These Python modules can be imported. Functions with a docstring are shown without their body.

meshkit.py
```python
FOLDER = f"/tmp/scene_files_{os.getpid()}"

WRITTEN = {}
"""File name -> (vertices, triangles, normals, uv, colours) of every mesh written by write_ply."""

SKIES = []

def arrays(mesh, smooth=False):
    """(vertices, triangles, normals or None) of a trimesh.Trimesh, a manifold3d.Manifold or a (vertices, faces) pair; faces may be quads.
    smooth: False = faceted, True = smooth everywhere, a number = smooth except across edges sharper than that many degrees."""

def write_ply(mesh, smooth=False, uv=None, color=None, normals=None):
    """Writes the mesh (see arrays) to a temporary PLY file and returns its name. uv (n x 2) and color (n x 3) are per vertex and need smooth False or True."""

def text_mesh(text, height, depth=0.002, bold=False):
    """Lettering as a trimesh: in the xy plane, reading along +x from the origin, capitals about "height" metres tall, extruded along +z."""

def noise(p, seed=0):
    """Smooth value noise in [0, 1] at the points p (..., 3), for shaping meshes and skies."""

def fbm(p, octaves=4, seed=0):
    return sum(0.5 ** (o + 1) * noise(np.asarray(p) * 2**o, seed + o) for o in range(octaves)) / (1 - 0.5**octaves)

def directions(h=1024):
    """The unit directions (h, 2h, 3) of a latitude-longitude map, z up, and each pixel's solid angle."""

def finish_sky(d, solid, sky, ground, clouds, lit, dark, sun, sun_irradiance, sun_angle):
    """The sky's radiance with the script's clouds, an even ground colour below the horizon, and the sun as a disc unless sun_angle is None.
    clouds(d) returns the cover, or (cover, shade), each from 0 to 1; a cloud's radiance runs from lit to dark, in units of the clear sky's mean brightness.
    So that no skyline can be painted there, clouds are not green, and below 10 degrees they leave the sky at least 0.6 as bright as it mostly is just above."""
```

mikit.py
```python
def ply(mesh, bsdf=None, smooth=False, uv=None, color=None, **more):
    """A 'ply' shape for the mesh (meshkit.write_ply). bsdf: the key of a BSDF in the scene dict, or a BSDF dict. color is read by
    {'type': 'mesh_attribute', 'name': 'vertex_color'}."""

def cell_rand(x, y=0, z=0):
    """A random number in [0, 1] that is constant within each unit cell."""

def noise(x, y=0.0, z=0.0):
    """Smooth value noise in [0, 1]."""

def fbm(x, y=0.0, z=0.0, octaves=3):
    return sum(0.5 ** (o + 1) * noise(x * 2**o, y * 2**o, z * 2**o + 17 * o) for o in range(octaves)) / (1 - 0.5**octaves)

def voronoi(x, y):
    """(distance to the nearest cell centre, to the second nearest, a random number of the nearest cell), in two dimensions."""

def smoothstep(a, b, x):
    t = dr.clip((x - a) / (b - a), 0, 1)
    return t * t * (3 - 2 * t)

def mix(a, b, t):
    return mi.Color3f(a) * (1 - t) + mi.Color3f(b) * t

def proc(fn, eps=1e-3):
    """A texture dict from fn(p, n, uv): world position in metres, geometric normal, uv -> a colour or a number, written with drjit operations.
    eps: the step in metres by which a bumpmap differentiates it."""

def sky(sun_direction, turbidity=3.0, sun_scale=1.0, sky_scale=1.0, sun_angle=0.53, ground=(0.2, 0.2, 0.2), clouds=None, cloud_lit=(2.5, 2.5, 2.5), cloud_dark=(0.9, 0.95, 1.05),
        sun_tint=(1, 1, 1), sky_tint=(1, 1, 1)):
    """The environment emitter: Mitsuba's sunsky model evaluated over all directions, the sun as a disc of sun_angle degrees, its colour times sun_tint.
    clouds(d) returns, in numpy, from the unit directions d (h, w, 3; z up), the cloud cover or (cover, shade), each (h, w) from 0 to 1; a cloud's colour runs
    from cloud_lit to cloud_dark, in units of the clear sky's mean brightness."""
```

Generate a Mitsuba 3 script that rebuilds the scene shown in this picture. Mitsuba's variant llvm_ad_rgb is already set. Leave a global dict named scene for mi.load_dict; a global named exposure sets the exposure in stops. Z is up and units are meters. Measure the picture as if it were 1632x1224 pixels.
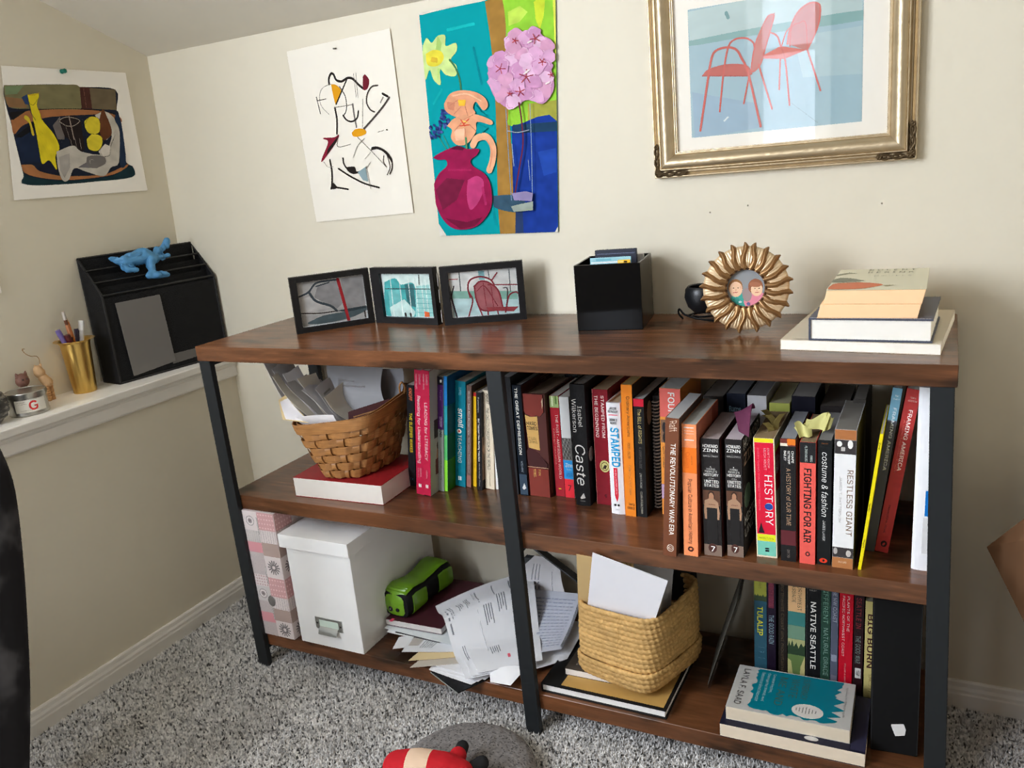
import math, random
import numpy as np, trimesh, shapely
import shapely.geometry as sg
from shapely.ops import unary_union
import mitsuba as mi, drjit as dr
import mikit, meshkit
from mikit import proc, noise, fbm, voronoi, smoothstep, mix, cell_rand

T = mi.ScalarTransform4f
scene, labels = {}, {}

# ---------------------------------------------------------------- camera, light, exposure
CAM = [1.4768, -1.2944, 1.1379]
FWD, UP = [-0.4545, 0.8529, -0.2571], [-0.0379, 0.2698, 0.9622]
scene['camera'] = {'type': 'perspective', 'fov': 62.88, 'fov_axis': 'x', 'near_clip': 0.05, 'far_clip': 50.0,
                   'to_world': T().look_at(origin=CAM, target=[c + f for c, f in zip(CAM, FWD)], up=UP)}
exposure = 0.12
WIN_LEFT, WIN_FRONT, WIN_CORNER = 19.0, 3.0, 20.0       # radiance of the daylight in the panes

# ---------------------------------------------------------------- helpers
def lin(c):
    c = np.asarray(c, float) / 255.0
    return np.where(c <= 0.04045, c / 12.92, ((c + 0.055) / 1.055) ** 2.4)
_mats = {}
def mat(rgb, rough=0.55, metallic=0.0, spec=0.4, coat=0.0, sheen=0.0):
    k = (tuple(rgb), rough, metallic, spec, coat, sheen)
    if k not in _mats:
        key = 'mat_%03d' % len(_mats); _mats[k] = key
        b = {'type': 'principled', 'base_color': {'type': 'rgb', 'value': [float(x) for x in lin(rgb)]}, 'roughness': rough, 'metallic': metallic, 'specular': spec}
        if coat: b['clearcoat'] = coat; b['clearcoat_gloss'] = 0.9
        if sheen: b['sheen'] = sheen
        scene[key] = {'type': 'twosided', 'bsdf': b}
    return _mats[k]
def procmat(key, fn, rough=0.5, spec=0.4, bump=None, bscale=0.001, eps=1e-3, metallic=0.0):
    b = {'type': 'principled', 'base_color': proc(fn), 'roughness': rough, 'specular': spec, 'metallic': metallic}
    if bump is not None:
        b = {'type': 'bumpmap', 'arbitrary': proc(bump, eps), 'scale': bscale, 'bsdf': b}
    scene[key] = {'type': 'twosided', 'bsdf': b}
    return key
VC = {'type': 'mesh_attribute', 'name': 'vertex_color'}
scene['print_matte'] = {'type': 'twosided', 'bsdf': {'type': 'principled', 'base_color': dict(VC), 'roughness': 0.8, 'specular': 0.1}}
scene['print_satin'] = {'type': 'twosided', 'bsdf': {'type': 'principled', 'base_color': dict(VC), 'roughness': 0.45, 'specular': 0.2}}
scene['pane_glass'] = {'type': 'thindielectric', 'int_ior': 1.5}
scene['clear_plastic'] = {'type': 'dielectric', 'int_ior': 1.49}

def lab(key, label=None, category=None, group=None, kind=None):
    d = {}
    if label: d['label'] = label
    if category: d['category'] = category
    if group: d['group'] = group
    if kind: d['kind'] = kind
    labels[key] = d
_names = {}
def fresh(key):
    n = _names.get(key, 0); _names[key] = n + 1
    return key if n == 0 else '%s_%03d' % (key, n)
def tm(v, f): return trimesh.Trimesh(np.asarray(v, float), np.asarray(f, int), process=False)
def obj(key, mesh, m, parent=None, smooth=False, **kw):
    k = fresh((parent + '__' if parent else '') + key)
    if isinstance(mesh, (list, tuple)) and not isinstance(mesh[0], np.ndarray): mesh = trimesh.util.concatenate(list(mesh))
    scene[k] = mikit.ply(mesh, m, smooth)
    if kw: lab(k, **kw)
    return k
def thing(name, label, category, group=None):
    k = fresh(name); lab(k, label, category, group); return k
class Paint:
    """A mesh whose pieces carry their own flat print colour."""
    def __init__(s): s.v, s.f, s.c, s.n = [], [], [], 0
    def add(s, v, f, rgb, jit=0.0, seed=0):
        v = np.asarray(v, float); f = np.asarray(f, int)
        if len(v) == 0 or len(f) == 0: return
        c = np.tile(lin(rgb), (len(v), 1))
        if jit:
            q = meshkit.fbm(v * 60.0 + seed * 7.1, 3, seed)[:, None]
            c = np.clip(c * (1 + jit * (q - 0.5) * 2), 0, 1)
        s.v.append(v); s.f.append(f + s.n); s.c.append(c); s.n += len(v)
    def build(s, key, parent=None, m='print_matte', **kw):
        if not s.v: return None
        k = fresh((parent + '__' if parent else '') + key)
        scene[k] = mikit.ply(tm(np.vstack(s.v), np.vstack(s.f)), m, False, color=np.vstack(s.c))
        if kw: lab(k, **kw)
        return k
def tri_poly(poly):
    """Flat triangles of a shapely polygon: (n x 2, faces)."""
    vs, fs, n = [], [], 0
    for g in getattr(poly, 'geoms', [poly]):
        if g.geom_type != 'Polygon' or g.is_empty or g.area < 1e-9: continue
        v, f = trimesh.creation.triangulate_polygon(g, engine='earcut')
        vs.append(np.asarray(v)); fs.append(np.asarray(f) + n); n += len(v)
    if not vs: return np.zeros((0, 2)), np.zeros((0, 3), int)
    return np.vstack(vs), np.vstack(fs)
def refine(v, f, edge):
    v3 = np.c_[v, np.zeros(len(v))]
    try: v3, f = trimesh.remesh.subdivide_to_size(v3, f, edge, max_iter=8)
    except Exception: pass
    return v3[:, :2], f
def curve(pts, n=6):
    """Catmull-Rom through the points (any dimension)."""
    p = np.asarray(pts, float)
    if len(p) < 3: return p
    q = np.vstack([2 * p[0] - p[1], p, 2 * p[-1] - p[-2]]); o = []
    for i in range(1, len(q) - 2):
        for t in np.linspace(0, 1, n, endpoint=False):
            a, b, c, d = q[i - 1], q[i], q[i + 1], q[i + 2]
            o.append(0.5 * (2 * b + (c - a) * t + (2 * a - 5 * b + 4 * c - d) * t * t + (3 * b - a - 3 * c + d) * t ** 3))
    return np.vstack(o + [p[-1]])
def box(x0, x1, y0, y1, z0, z1, bev=0.0):
    """A box with chamfered edges."""
    if bev <= 0:
        b = trimesh.creation.box(extents=[x1 - x0, y1 - y0, z1 - z0]); b.apply_translation([(x0 + x1) / 2, (y0 + y1) / 2, (z0 + z1) / 2]); return b
    p = []
    for ax in range(3):
        lo, hi = np.array([x0, y0, z0], float), np.array([x1, y1, z1], float)
        for k in range(3):
            if k != ax: lo[k] += bev; hi[k] -= bev
        for i in range(8): p.append([hi[j] if i >> j & 1 else lo[j] for j in range(3)])
    return trimesh.convex.convex_hull(np.array(p))
def rect(x0, x1, y0, y1): return sg.box(x0, y0, x1, y1)
def extrude(poly, h):
    if not isinstance(poly, sg.base.BaseGeometry): poly = sg.Polygon(poly)
    return trimesh.creation.extrude_polygon(poly, h, engine='earcut')
def xf(mesh, M): m = mesh.copy(); m.apply_transform(M); return m
def frame(o, a, b, c):
    """Matrix whose local x, y, z run along a, b, c from o."""
    M = np.eye(4); M[:3, 0], M[:3, 1], M[:3, 2], M[:3, 3] = a, b, c, o; return M
def tube(pts, r, sides=8, closed=False, cap=True):
    p = np.asarray(pts, float); n = len(p); r = np.broadcast_to(np.asarray(r, float), (n,))
    t = (np.roll(p, -1, 0) - np.roll(p, 1, 0)) if closed else np.gradient(p, axis=0)
    t /= np.linalg.norm(t, axis=1, keepdims=True) + 1e-12
    ref = np.array([0, 0, 1.0]) if abs(t[0][2]) < 0.9 else np.array([1.0, 0, 0])
    a = np.zeros_like(p); a[0] = np.cross(t[0], ref); a[0] /= np.linalg.norm(a[0])
    for i in range(1, n):
        q = a[i - 1] - t[i] * (a[i - 1] @ t[i]); a[i] = q / (np.linalg.norm(q) + 1e-12)
    b = np.cross(t, a); th = np.arange(sides) * 2 * np.pi / sides
    v = (p[:, None] + r[:, None, None] * (np.cos(th)[None, :, None] * a[:, None] + np.sin(th)[None, :, None] * b[:, None])).reshape(-1, 3)
    f = []
    for i in range(n if closed else n - 1):
        j = (i + 1) % n
        for k in range(sides):
            l = (k + 1) % sides
            f += [[i * sides + k, i * sides + l, j * sides + l], [i * sides + k, j * sides + l, j * sides + k]]
    if cap and not closed:
        v = np.vstack([v, p[0], p[-1]]); m = len(v)
        for k in range(sides):
            l = (k + 1) % sides
            f += [[m - 2, l, k], [m - 1, (n - 1) * sides + k, (n - 1) * sides + l]]
    return tm(v, f)
def lathe(profile, seg=40):
    """Revolve (r, z) points about z."""
    p = np.asarray(profile, float); th = np.arange(seg) * 2 * np.pi / seg; n = len(p)
    v = np.stack([p[:, None, 0] * np.cos(th), p[:, None, 0] * np.sin(th), np.repeat(p[:, 1:2], seg, 1)], -1).reshape(-1, 3); f = []
    for i in range(n - 1):
        for k in range(seg):
            l = (k + 1) % seg
            f += [[i * seg + k, i * seg + l, (i + 1) * seg + l], [i * seg + k, (i + 1) * seg + l, (i + 1) * seg + k]]
    return tm(v, f)
def grid_sheet(P, nu=12, nv=12, th=0.0006):
    """A thin solid sheet over P(u, v) -> (n, 3), u and v from 0 to 1."""
    u, v = np.meshgrid(np.linspace(0, 1, nu + 1), np.linspace(0, 1, nv + 1)); p = P(u.ravel(), v.ravel())
    e = 1e-3; n = np.cross(P(u.ravel() + e, v.ravel()) - P(u.ravel() - e, v.ravel()), P(u.ravel(), v.ravel() + e) - P(u.ravel(), v.ravel() - e))
    n /= np.linalg.norm(n, axis=1, keepdims=True) + 1e-12
    V = np.vstack([p + n * th / 2, p - n * th / 2]); N = len(p); f = []; w = nu + 1
    for j in range(nv):
        for i in range(nu):
            a, b, c, d = j * w + i, j * w + i + 1, (j + 1) * w + i + 1, (j + 1) * w + i
            f += [[a, b, c], [a, c, d], [N + a, N + c, N + b], [N + a, N + d, N + c]]
    edge = [(j * w, (j + 1) * w) for j in range(nv)] + [((j + 1) * w + nu, j * w + nu) for j in range(nv)] + [(i + 1, i) for i in range(nu)] + [(nv * w + i, nv * w + i + 1) for i in range(nu)]
    for a, b in edge: f += [[a, b, N + b], [a, N + b, N + a]]
    return tm(V, f)
def bilin(c, bend=None):
    """P(u, v) over four corners: top-left, top-right, bottom-right, bottom-left; bend(u, v) -> (n, 3) is added."""
    c = [np.asarray(q, float) for q in c]
    def P(u, v):
        u, v = np.asarray(u)[:, None], np.asarray(v)[:, None]
        p = (c[0] * (1 - u) + c[1] * u) * (1 - v) + (c[3] * (1 - u) + c[2] * u) * v
        return p if bend is None else p + bend(u, v)
    return P
def on_sheet(paint, P, u0, u1, v0, v1, rgb, lift=0.0006, n=4):
    u, v = np.meshgrid(np.linspace(u0, u1, n + 1), np.linspace(v0, v1, n + 1)); u, v = u.ravel(), v.ravel(); p = P(u, v); e = 1e-3
    nn = np.cross(P(u + e, v) - P(u - e, v), P(u, v + e) - P(u, v - e)); nn /= np.linalg.norm(nn, axis=1, keepdims=True) + 1e-12
    nn *= np.sign((nn * np.array([0.3, -1.0, 0.7])).sum(1, keepdims=True))
    f = []
    for j in range(n):
        for i in range(n):
            a = j * (n + 1) + i; f += [[a, a + 1, a + n + 2], [a, a + n + 2, a + n + 1]]
    paint.add(p + nn * abs(lift), f, rgb)
_text = {}
def text2(s, bold=False):
    """Lettering as flat triangles scaled to the unit box."""
    k = (s, bold)
    if k not in _text:
        m = meshkit.text_mesh(s, 1.0, 0.01, bold); keep = m.face_normals[:, 2] > 0.9
        v = m.vertices[:, :2] - m.bounds[0][:2]; v = v / np.maximum(np.ptp(m.bounds, axis=0)[:2], 1e-6)
        _text[k] = (v, m.faces[keep])
    return _text[k]
ART = {
 'still': [
  ('p',(30,36,52),0,[-38,2523,1365,2588,1864,2545,2870,2513,2801,2030,2847,1904,2803,877,2866,701,3004,607,2918,370,1842,326,1068,313,31,360,-14,596,-50,1441,-55,1742,-79,1967,-85,2337]),
  ('p',(125,120,88),0,[-38,2523,1363,2580,1864,2545,1785,2041,735,2031,392,2027,-14,2061,-70,2319]),
  ('p',(142,108,76),0,[-79,2282,402,2236,396,2046,-35,2060]),
  ('p',(118,138,104),0,[-22,2505,435,2531,222,2345,-50,2320]),
  ('p',(78,46,40),0,[1864,2545,2125,2533,2100,2044,1809,2041]),
  ('s',(130,95,80),9,[1963,2520,1944,2063]),
  ('p',(110,98,78),0,[2125,2533,2870,2513,2799,2022,2100,2044]),
  ('p',(165,110,72),0,[-45,1780,335,1970,818,2012,1223,2024,2262,2005,2837,1861,2857,1734,2437,1902,1846,1900,1138,1865,725,1818,215,1666,-40,1478]),
  ('p',(30,28,30),0,[-63,1948,382,1989,-4,1780]),
  ('s',(25,22,22),10,[-29,2004,821,2024,1596,2039,2264,2013,2801,1925]),
  ('p',(30,42,68),0,[-48,1365,471,1587,477,1354,457,847,7,847]),
  ('p',(22,22,26),0,[-9,1440,489,1741,493,1587,106,1400]),
  ('p',(170,115,75),0,[-23,810,250,797,386,653,801,532,1206,489,2082,482,2634,625,2866,701,2760,597,2278,450,1325,399,776,432,287,521,16,634]),
  ('p',(24,50,58),0,[6,595,282,502,771,413,1320,379,2273,428,2876,635,2999,585,2918,370,1842,326,31,360]),
  ('p',(112,106,106),0,[951,1661,1181,1858,1228,1500,1188,1340,1006,1344]),
  ('p',(38,30,30),0,[1138,1779,1462,1878,1701,1798,1696,1494,1665,1085,1353,1074,1303,1338,1208,1420]),
  ('s',(172,162,155),14,[1151,1739,1312,1651,1498,1649,1690,1758,1587,1818,1362,1850,1189,1798,1151,1739]),
  ('s',(150,135,130),30,[1422,1866,1442,1335]),
  ('s',(170,160,155),8,[1349,1337,1358,1094]),
  ('s',(170,160,155),8,[1471,1355,1466,1091]),
  ('s',(170,160,155),8,[1589,1353,1589,1107]),
  ('s',(150,140,135),8,[1286,1639,1326,1338]),
  ('p',(232,215,45),0,[469,2332,753,2358,651,2126,689,1934,715,1779,911,1504,1008,1264,991,1105,861,950,831,651,686,877,491,806,483,1121,495,1509,489,1741,483,1971]),
  ('p',(45,65,105),0,[319,2272,474,2351,458,2123,373,2122]),
  ('s',(45,50,60),14,[458,2123,474,1933,542,1779]),
  ('s',(205,165,45),16,[469,2332,640,2336,758,2377]),
  ('s',(40,40,45),7,[424,2236,539,2105,702,2242]),
  ('p',(215,195,60),0,[315,1894,402,1818,442,1471,378,1472,373,1703,275,1818]),
  ('p',(28,30,50),0,[686,877,826,631,783,553,365,655,486,787]),
  ('p',(204,200,192),0,[2138,1901,2458,1985,2712,1777,2768,1480,2562,758,2190,710,2515,1398,2291,1318]),
  ('p',(200,196,190),0,[913,1068,1383,1195,1583,1046,2207,984,2587,1482,2742,1480,2588,756,2325,640,2071,440,1608,570,1298,668,1093,413,928,403,868,709]),
  ('p',(115,112,118),0,[1397,684,1665,796,2145,733,1920,638]),
  ('p',(172,168,166),0,[951,946,1245,1017,1187,694,989,460,916,626]),
  ('p',(100,60,38),0,[2230,1777,2367,2026,2447,1944,2536,1483,2261,1298,2183,1487]),
  ('p',(230,214,60),0,[1810,1757,2005,1859,2216,1819,2224,1611,2128,1467,1883,1471,1798,1615]),
  ('p',(232,216,62),0,[1775,1329,1977,1457,2206,1383,2185,1195,2024,1053,1790,1102]),
  ('s',(35,30,28),8,[1784,1656,1980,1859,2216,1819,2224,1611,2125,1455,1880,1458]),
  ('s',(35,30,28),8,[1775,1329,1747,1123,2021,1040,2200,1194]),
  ('p',(225,220,214),0,[2044,1031,2265,1214,2426,1146,2348,937,2137,902]),
  ('s',(30,26,26),9,[1899,848,2137,902,2348,937,2426,1146,2628,1439]),
  ('s',(30,26,26),8,[2265,1214,2104,1071,2139,911]),
  ('p',(118,114,114),0,[1696,919,1900,953,2187,900,2170,732,1822,643,1655,755]),
  ('s',(200,196,190),7,[1751,750,1777,853,1869,829]),
  ('p',(35,50,75),0,[2754,1945,2857,1734,2797,748,2598,691,2768,1480,2686,1777]),
 ],
 'abstract': [
  ('s',(35,30,28),38,[1120,3135,1131,3250,1212,3355,1283,3327,1338,3205,1480,3150,1666,3204,1810,3168,1937,3039,2067,2928]),
  ('p',(110,30,45),0,[2101,3189,2164,3219,2227,3155,2260,3057,2187,2914,2063,2910]),
  ('p',(225,160,30),0,[1170,3129,1317,3093,1425,2984,1418,2888,1241,2675,1194,2836]),
  ('s',(35,30,28),24,[1635,3170,1440,2924,1241,2675]),
  ('s',(120,115,110),8,[1170,3129,929,3080,794,2920,802,2684,996,2466]),
  ('s',(35,30,28),15,[1410,3043,1526,2837,1542,2642,1500,2492,1395,2386]),
  ('s',(35,30,28),14,[694,2892,743,2512]),
  ('s',(35,30,28),12,[721,2811,969,2822]),
  ('s',(35,30,28),32,[1192,2602,1204,2326,1148,2015]),
  ('s',(120,115,110),12,[1177,2604,1714,2616]),
  ('s',(110,105,102),30,[1716,2624,1719,2352,1739,2116]),
  ('s',(35,30,28),27,[1398,2405,1481,2298,1625,2245,1787,2306,1852,2455]),
  ('s',(130,125,120),8,[1853,3276,1840,2764]),
  ('s',(130,125,120),8,[1920,3286,1886,2739]),
  ('s',(70,64,60),25,[2476,2949,2313,2937,2169,2803,2114,2619,2186,2458,2297,2389]),
  ('s',(75,68,66),34,[1944,2050,2252,2259,2528,2459,2752,2654]),
  ('s',(35,30,28),36,[2585,2756,2708,2685]),
  ('s',(150,145,140),10,[2019,2705,1909,2080]),
  ('s',(150,145,140),20,[2498,2576,2587,2680]),
  ('p',(225,160,30),0,[1581,1994,1694,2062,1871,2065,1988,2014,1975,1938,1792,1896,1618,1912]),
  ('s',(120,115,110),8,[2324,1943,2499,1965]),
  ('s',(35,30,28),20,[2572,1970,2592,1968]),
  ('p',(130,28,50),0,[718,1964,1057,1944,1205,1990,1087,1822,619,1437,604,1499,854,1843,739,1933]),
  ('p',(35,30,28),0,[829,1704,1203,1978,1087,1822,747,1549]),
  ('s',(110,105,100),10,[1152,1896,1130,1718,1512,1744]),
  ('s',(35,30,28),30,[833,1440,844,1154,791,870,752,769]),
  ('s',(35,30,28),28,[755,790,925,786,1256,723]),
  ('p',(35,30,28),0,[718,763,841,908,938,798,866,753]),
  ('s',(35,30,28),26,[1228,1448,1232,1327,1292,1221,1450,1088,1710,1109]),
  ('s',(35,30,28),15,[1710,1109,1877,1196]),
  ('p',(35,30,28),0,[1268,1235,1526,1231,1568,1120,1707,1089,1472,1066,1329,1138]),
  ('p',(140,165,175),0,[1606,1097,1852,1198,1871,856,1727,906]),
  ('s',(35,30,28),28,[1056,1219,1385,1012,1764,823,2159,703]),
  ('s',(110,105,100),8,[1880,1216,1920,691]),
  ('s',(110,105,100),8,[2021,1304,1870,1157]),
  ('s',(110,105,100),9,[1739,1881,2062,1557,2423,1173]),
  ('s',(110,105,100),9,[1935,1844,1706,1687,1537,1443]),
  ('s',(160,155,150),7,[1857,1377,2056,1519]),
  ('p',(35,30,28),0,[2062,1557,2124,1631,2296,1616,2499,1500,2620,1334,2617,1217,2547,1340,2423,1487,2263,1568,2138,1563]),
  ('s',(35,30,28),12,[2411,1410,2380,1275,2444,1152]),
  ('s',(35,30,28),12,[2508,1402,2542,1145,2441,975]),
  ('s',(35,30,28),20,[2617,1217,2594,1101,2517,989]),
  ('s',(150,145,140),7,[642,1415,751,1284,909,1279]),
 ],
 'flower': [
  ('p',(165,125,60),0,[1719,4760,2237,4804,2154,4226,2054,2581,1986,-12,1573,-12,1741,2573,1776,3773]),
  ('p',(150,212,62),0,[2121,4803,3397,4819,3260,3802,3210,3044,3164,2226,2092,2244,2049,2622,2154,4226]),
  ('p',(205,225,62),0,[2827,4579,3105,4720,3023,4287,2912,4040,2840,4239]),
  ('p',(225,235,90),0,[3244,4550,3323,4611,3233,3425,3206,3429]),
  ('p',(168,170,72),0,[2509,2653,3177,2658,3164,2226,2472,2263]),
  ('p',(190,225,90),0,[2227,4483,2509,4553,2677,4415,2479,4255,2222,4216]),
  ('p',(25,58,152),0,[2092,2244,3164,2226,3019,-23,2133,-19,2008,455,1984,799]),
  ('p',(30,64,98),0,[2118,2270,3164,2234,3149,2049,2641,2069,2100,2096]),
  ('p',(35,75,175),0,[2651,1669,3071,1714,3053,1228,2746,1168]),
  ('p',(55,85,108),0,[1478,831,1947,823,2227,699,2255,484,1959,449,1477,593]),
  ('p',(40,60,104),0,[2008,455,2178,446,2157,-20,1952,-11]),
  ('p',(228,225,218),0,[-1,316,187,16,-8,15]),
  ('p',(228,225,218),0,[2891,-39,3018,138,3018,-36]),
  ('p',(222,222,214),0,[98,4799,479,4797,1124,4799,1698,4787,1649,4771,1071,4769,422,4750,135,4738]),
  ('s',(20,190,195),60,[771,4348,1412,4373]),
  ('s',(0,140,155),50,[1357,3908,1467,3173]),
  ('s',(15,175,182),50,[465,3167,223,2901]),
  ('s',(0,145,158),60,[1391,1181,1487,221]),
  ('p',(206,232,152),0,[105,4119,228,4264,340,4148,509,4265,698,4247,681,4040,934,4066,939,3905,769,3746,902,3607,852,3410,606,3460,471,3600,454,3272,290,3395,216,3611,86,3420,58,3673,77,3918]),
  ('p',(176,215,120),0,[509,4265,590,4113,541,3938,422,3994]),
  ('p',(176,215,120),0,[496,3597,424,3627,391,3383]),
  ('p',(236,226,72),0,[159,3948,372,4001,566,3934,598,3788,429,3667,179,3719]),
  ('p',(220,190,60),0,[302,3868,450,3828,437,3727,263,3770]),
  ('s',(62,122,84),42,[744,3749,872,3570,941,3317,950,3070]),
  ('s',(60,130,110),20,[283,2173,410,1946,528,1850]),
  ('s',(60,130,110),18,[391,2206,533,1893]),
  ('s',(45,65,140),46,[498,2740,517,2725]),
  ('s',(70,95,165),46,[376,2592,394,2577]),
  ('s',(30,42,100),46,[506,2526,524,2512]),
  ('s',(45,65,140),46,[415,2554,433,2539]),
  ('s',(70,95,165),46,[548,2503,567,2488]),
  ('s',(30,42,100),46,[416,2658,434,2643]),
  ('s',(45,65,140),46,[318,2507,337,2493]),
  ('s',(70,95,165),46,[543,2676,562,2662]),
  ('s',(30,42,100),46,[361,2493,380,2479]),
  ('s',(45,65,140),46,[432,2620,451,2606]),
  ('s',(70,95,165),46,[384,2617,403,2602]),
  ('s',(30,42,100),46,[467,2608,485,2593]),
  ('s',(45,65,140),46,[412,2748,431,2733]),
  ('s',(70,95,165),46,[432,2385,450,2371]),
  ('s',(30,42,100),46,[454,2593,472,2579]),
  ('s',(45,65,140),46,[439,2582,458,2567]),
  ('s',(70,95,165),46,[359,2586,378,2571]),
  ('s',(30,42,100),46,[446,2463,464,2449]),
  ('s',(45,65,140),46,[477,2678,496,2663]),
  ('s',(70,95,165),46,[483,2434,502,2419]),
  ('s',(30,42,100),46,[328,2528,347,2514]),
  ('s',(45,65,140),46,[431,2461,450,2447]),
  ('s',(70,95,165),46,[484,2708,502,2693]),
  ('s',(30,42,100),46,[380,2585,399,2570]),
  ('s',(45,65,140),46,[555,2545,574,2531]),
  ('s',(70,95,165),46,[524,2471,543,2456]),
  ('s',(30,42,100),46,[340,2438,359,2424]),
  ('s',(45,65,140),46,[329,2470,347,2455]),
  ('s',(70,95,165),46,[388,2614,406,2600]),
  ('s',(30,42,100),46,[455,2739,474,2725]),
  ('s',(45,65,140),46,[422,2703,441,2688]),
  ('s',(70,95,165),46,[436,2415,455,2400]),
  ('s',(30,42,100),46,[506,2463,524,2448]),
  ('s',(45,65,140),46,[402,2672,421,2658]),
  ('s',(45,65,140),46,[230,2375,248,2360]),
  ('s',(70,95,165),46,[55,2230,74,2215]),
  ('s',(30,42,100),46,[68,2227,87,2213]),
  ('s',(45,65,140),46,[72,2424,91,2409]),
  ('s',(70,95,165),46,[355,2302,374,2287]),
  ('s',(30,42,100),46,[230,2366,249,2351]),
  ('s',(45,65,140),46,[175,2457,194,2442]),
  ('s',(70,95,165),46,[73,2250,93,2236]),
  ('s',(30,42,100),46,[11,2306,31,2292]),
  ('s',(45,65,140),46,[135,2221,154,2206]),
  ('s',(70,95,165),46,[317,2297,336,2283]),
  ('s',(30,42,100),46,[89,2435,108,2421]),
  ('s',(45,65,140),46,[296,2343,315,2328]),
  ('s',(70,95,165),46,[277,2307,296,2292]),
  ('s',(30,42,100),46,[236,2363,255,2349]),
  ('s',(45,65,140),46,[151,2289,170,2274]),
  ('s',(70,95,165),46,[317,2413,336,2398]),
  ('s',(30,42,100),46,[271,2211,290,2197]),
  ('s',(45,65,140),46,[174,2197,193,2183]),
  ('s',(70,95,165),46,[141,2332,160,2317]),
  ('s',(30,42,100),46,[269,2367,288,2353]),
  ('s',(45,65,140),46,[152,2301,171,2286]),
  ('s',(70,95,165),46,[278,2300,297,2286]),
  ('s',(30,42,100),46,[80,2188,100,2174]),
  ('s',(45,65,140),46,[305,2371,323,2357]),
  ('s',(70,95,165),46,[44,2286,63,2272]),
  ('s',(30,42,100),46,[274,2375,293,2361]),
  ('s',(45,65,140),46,[241,2404,260,2389]),
  ('s',(70,95,165),46,[73,2399,92,2384]),
  ('s',(30,42,100),46,[41,2325,60,2311]),
  ('s',(45,65,140),46,[193,2321,212,2307]),
  ('s',(70,95,165),46,[264,2288,283,2273]),
  ('s',(30,42,100),46,[206,2237,225,2222]),
  ('s',(45,65,140),46,[276,2279,295,2264]),
  ('p',(232,165,130),0,[504,2871,681,3059,964,3101,1304,3030,1532,2881,1586,2712,1455,2636,1304,2825,1217,2711,1252,2583,895,2537,652,2625,513,2744]),
  ('p',(212,140,112),0,[585,2904,783,2861,738,2700,592,2757]),
  ('s',(245,195,160),30,[751,3010,1103,3011,1428,2832]),
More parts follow.
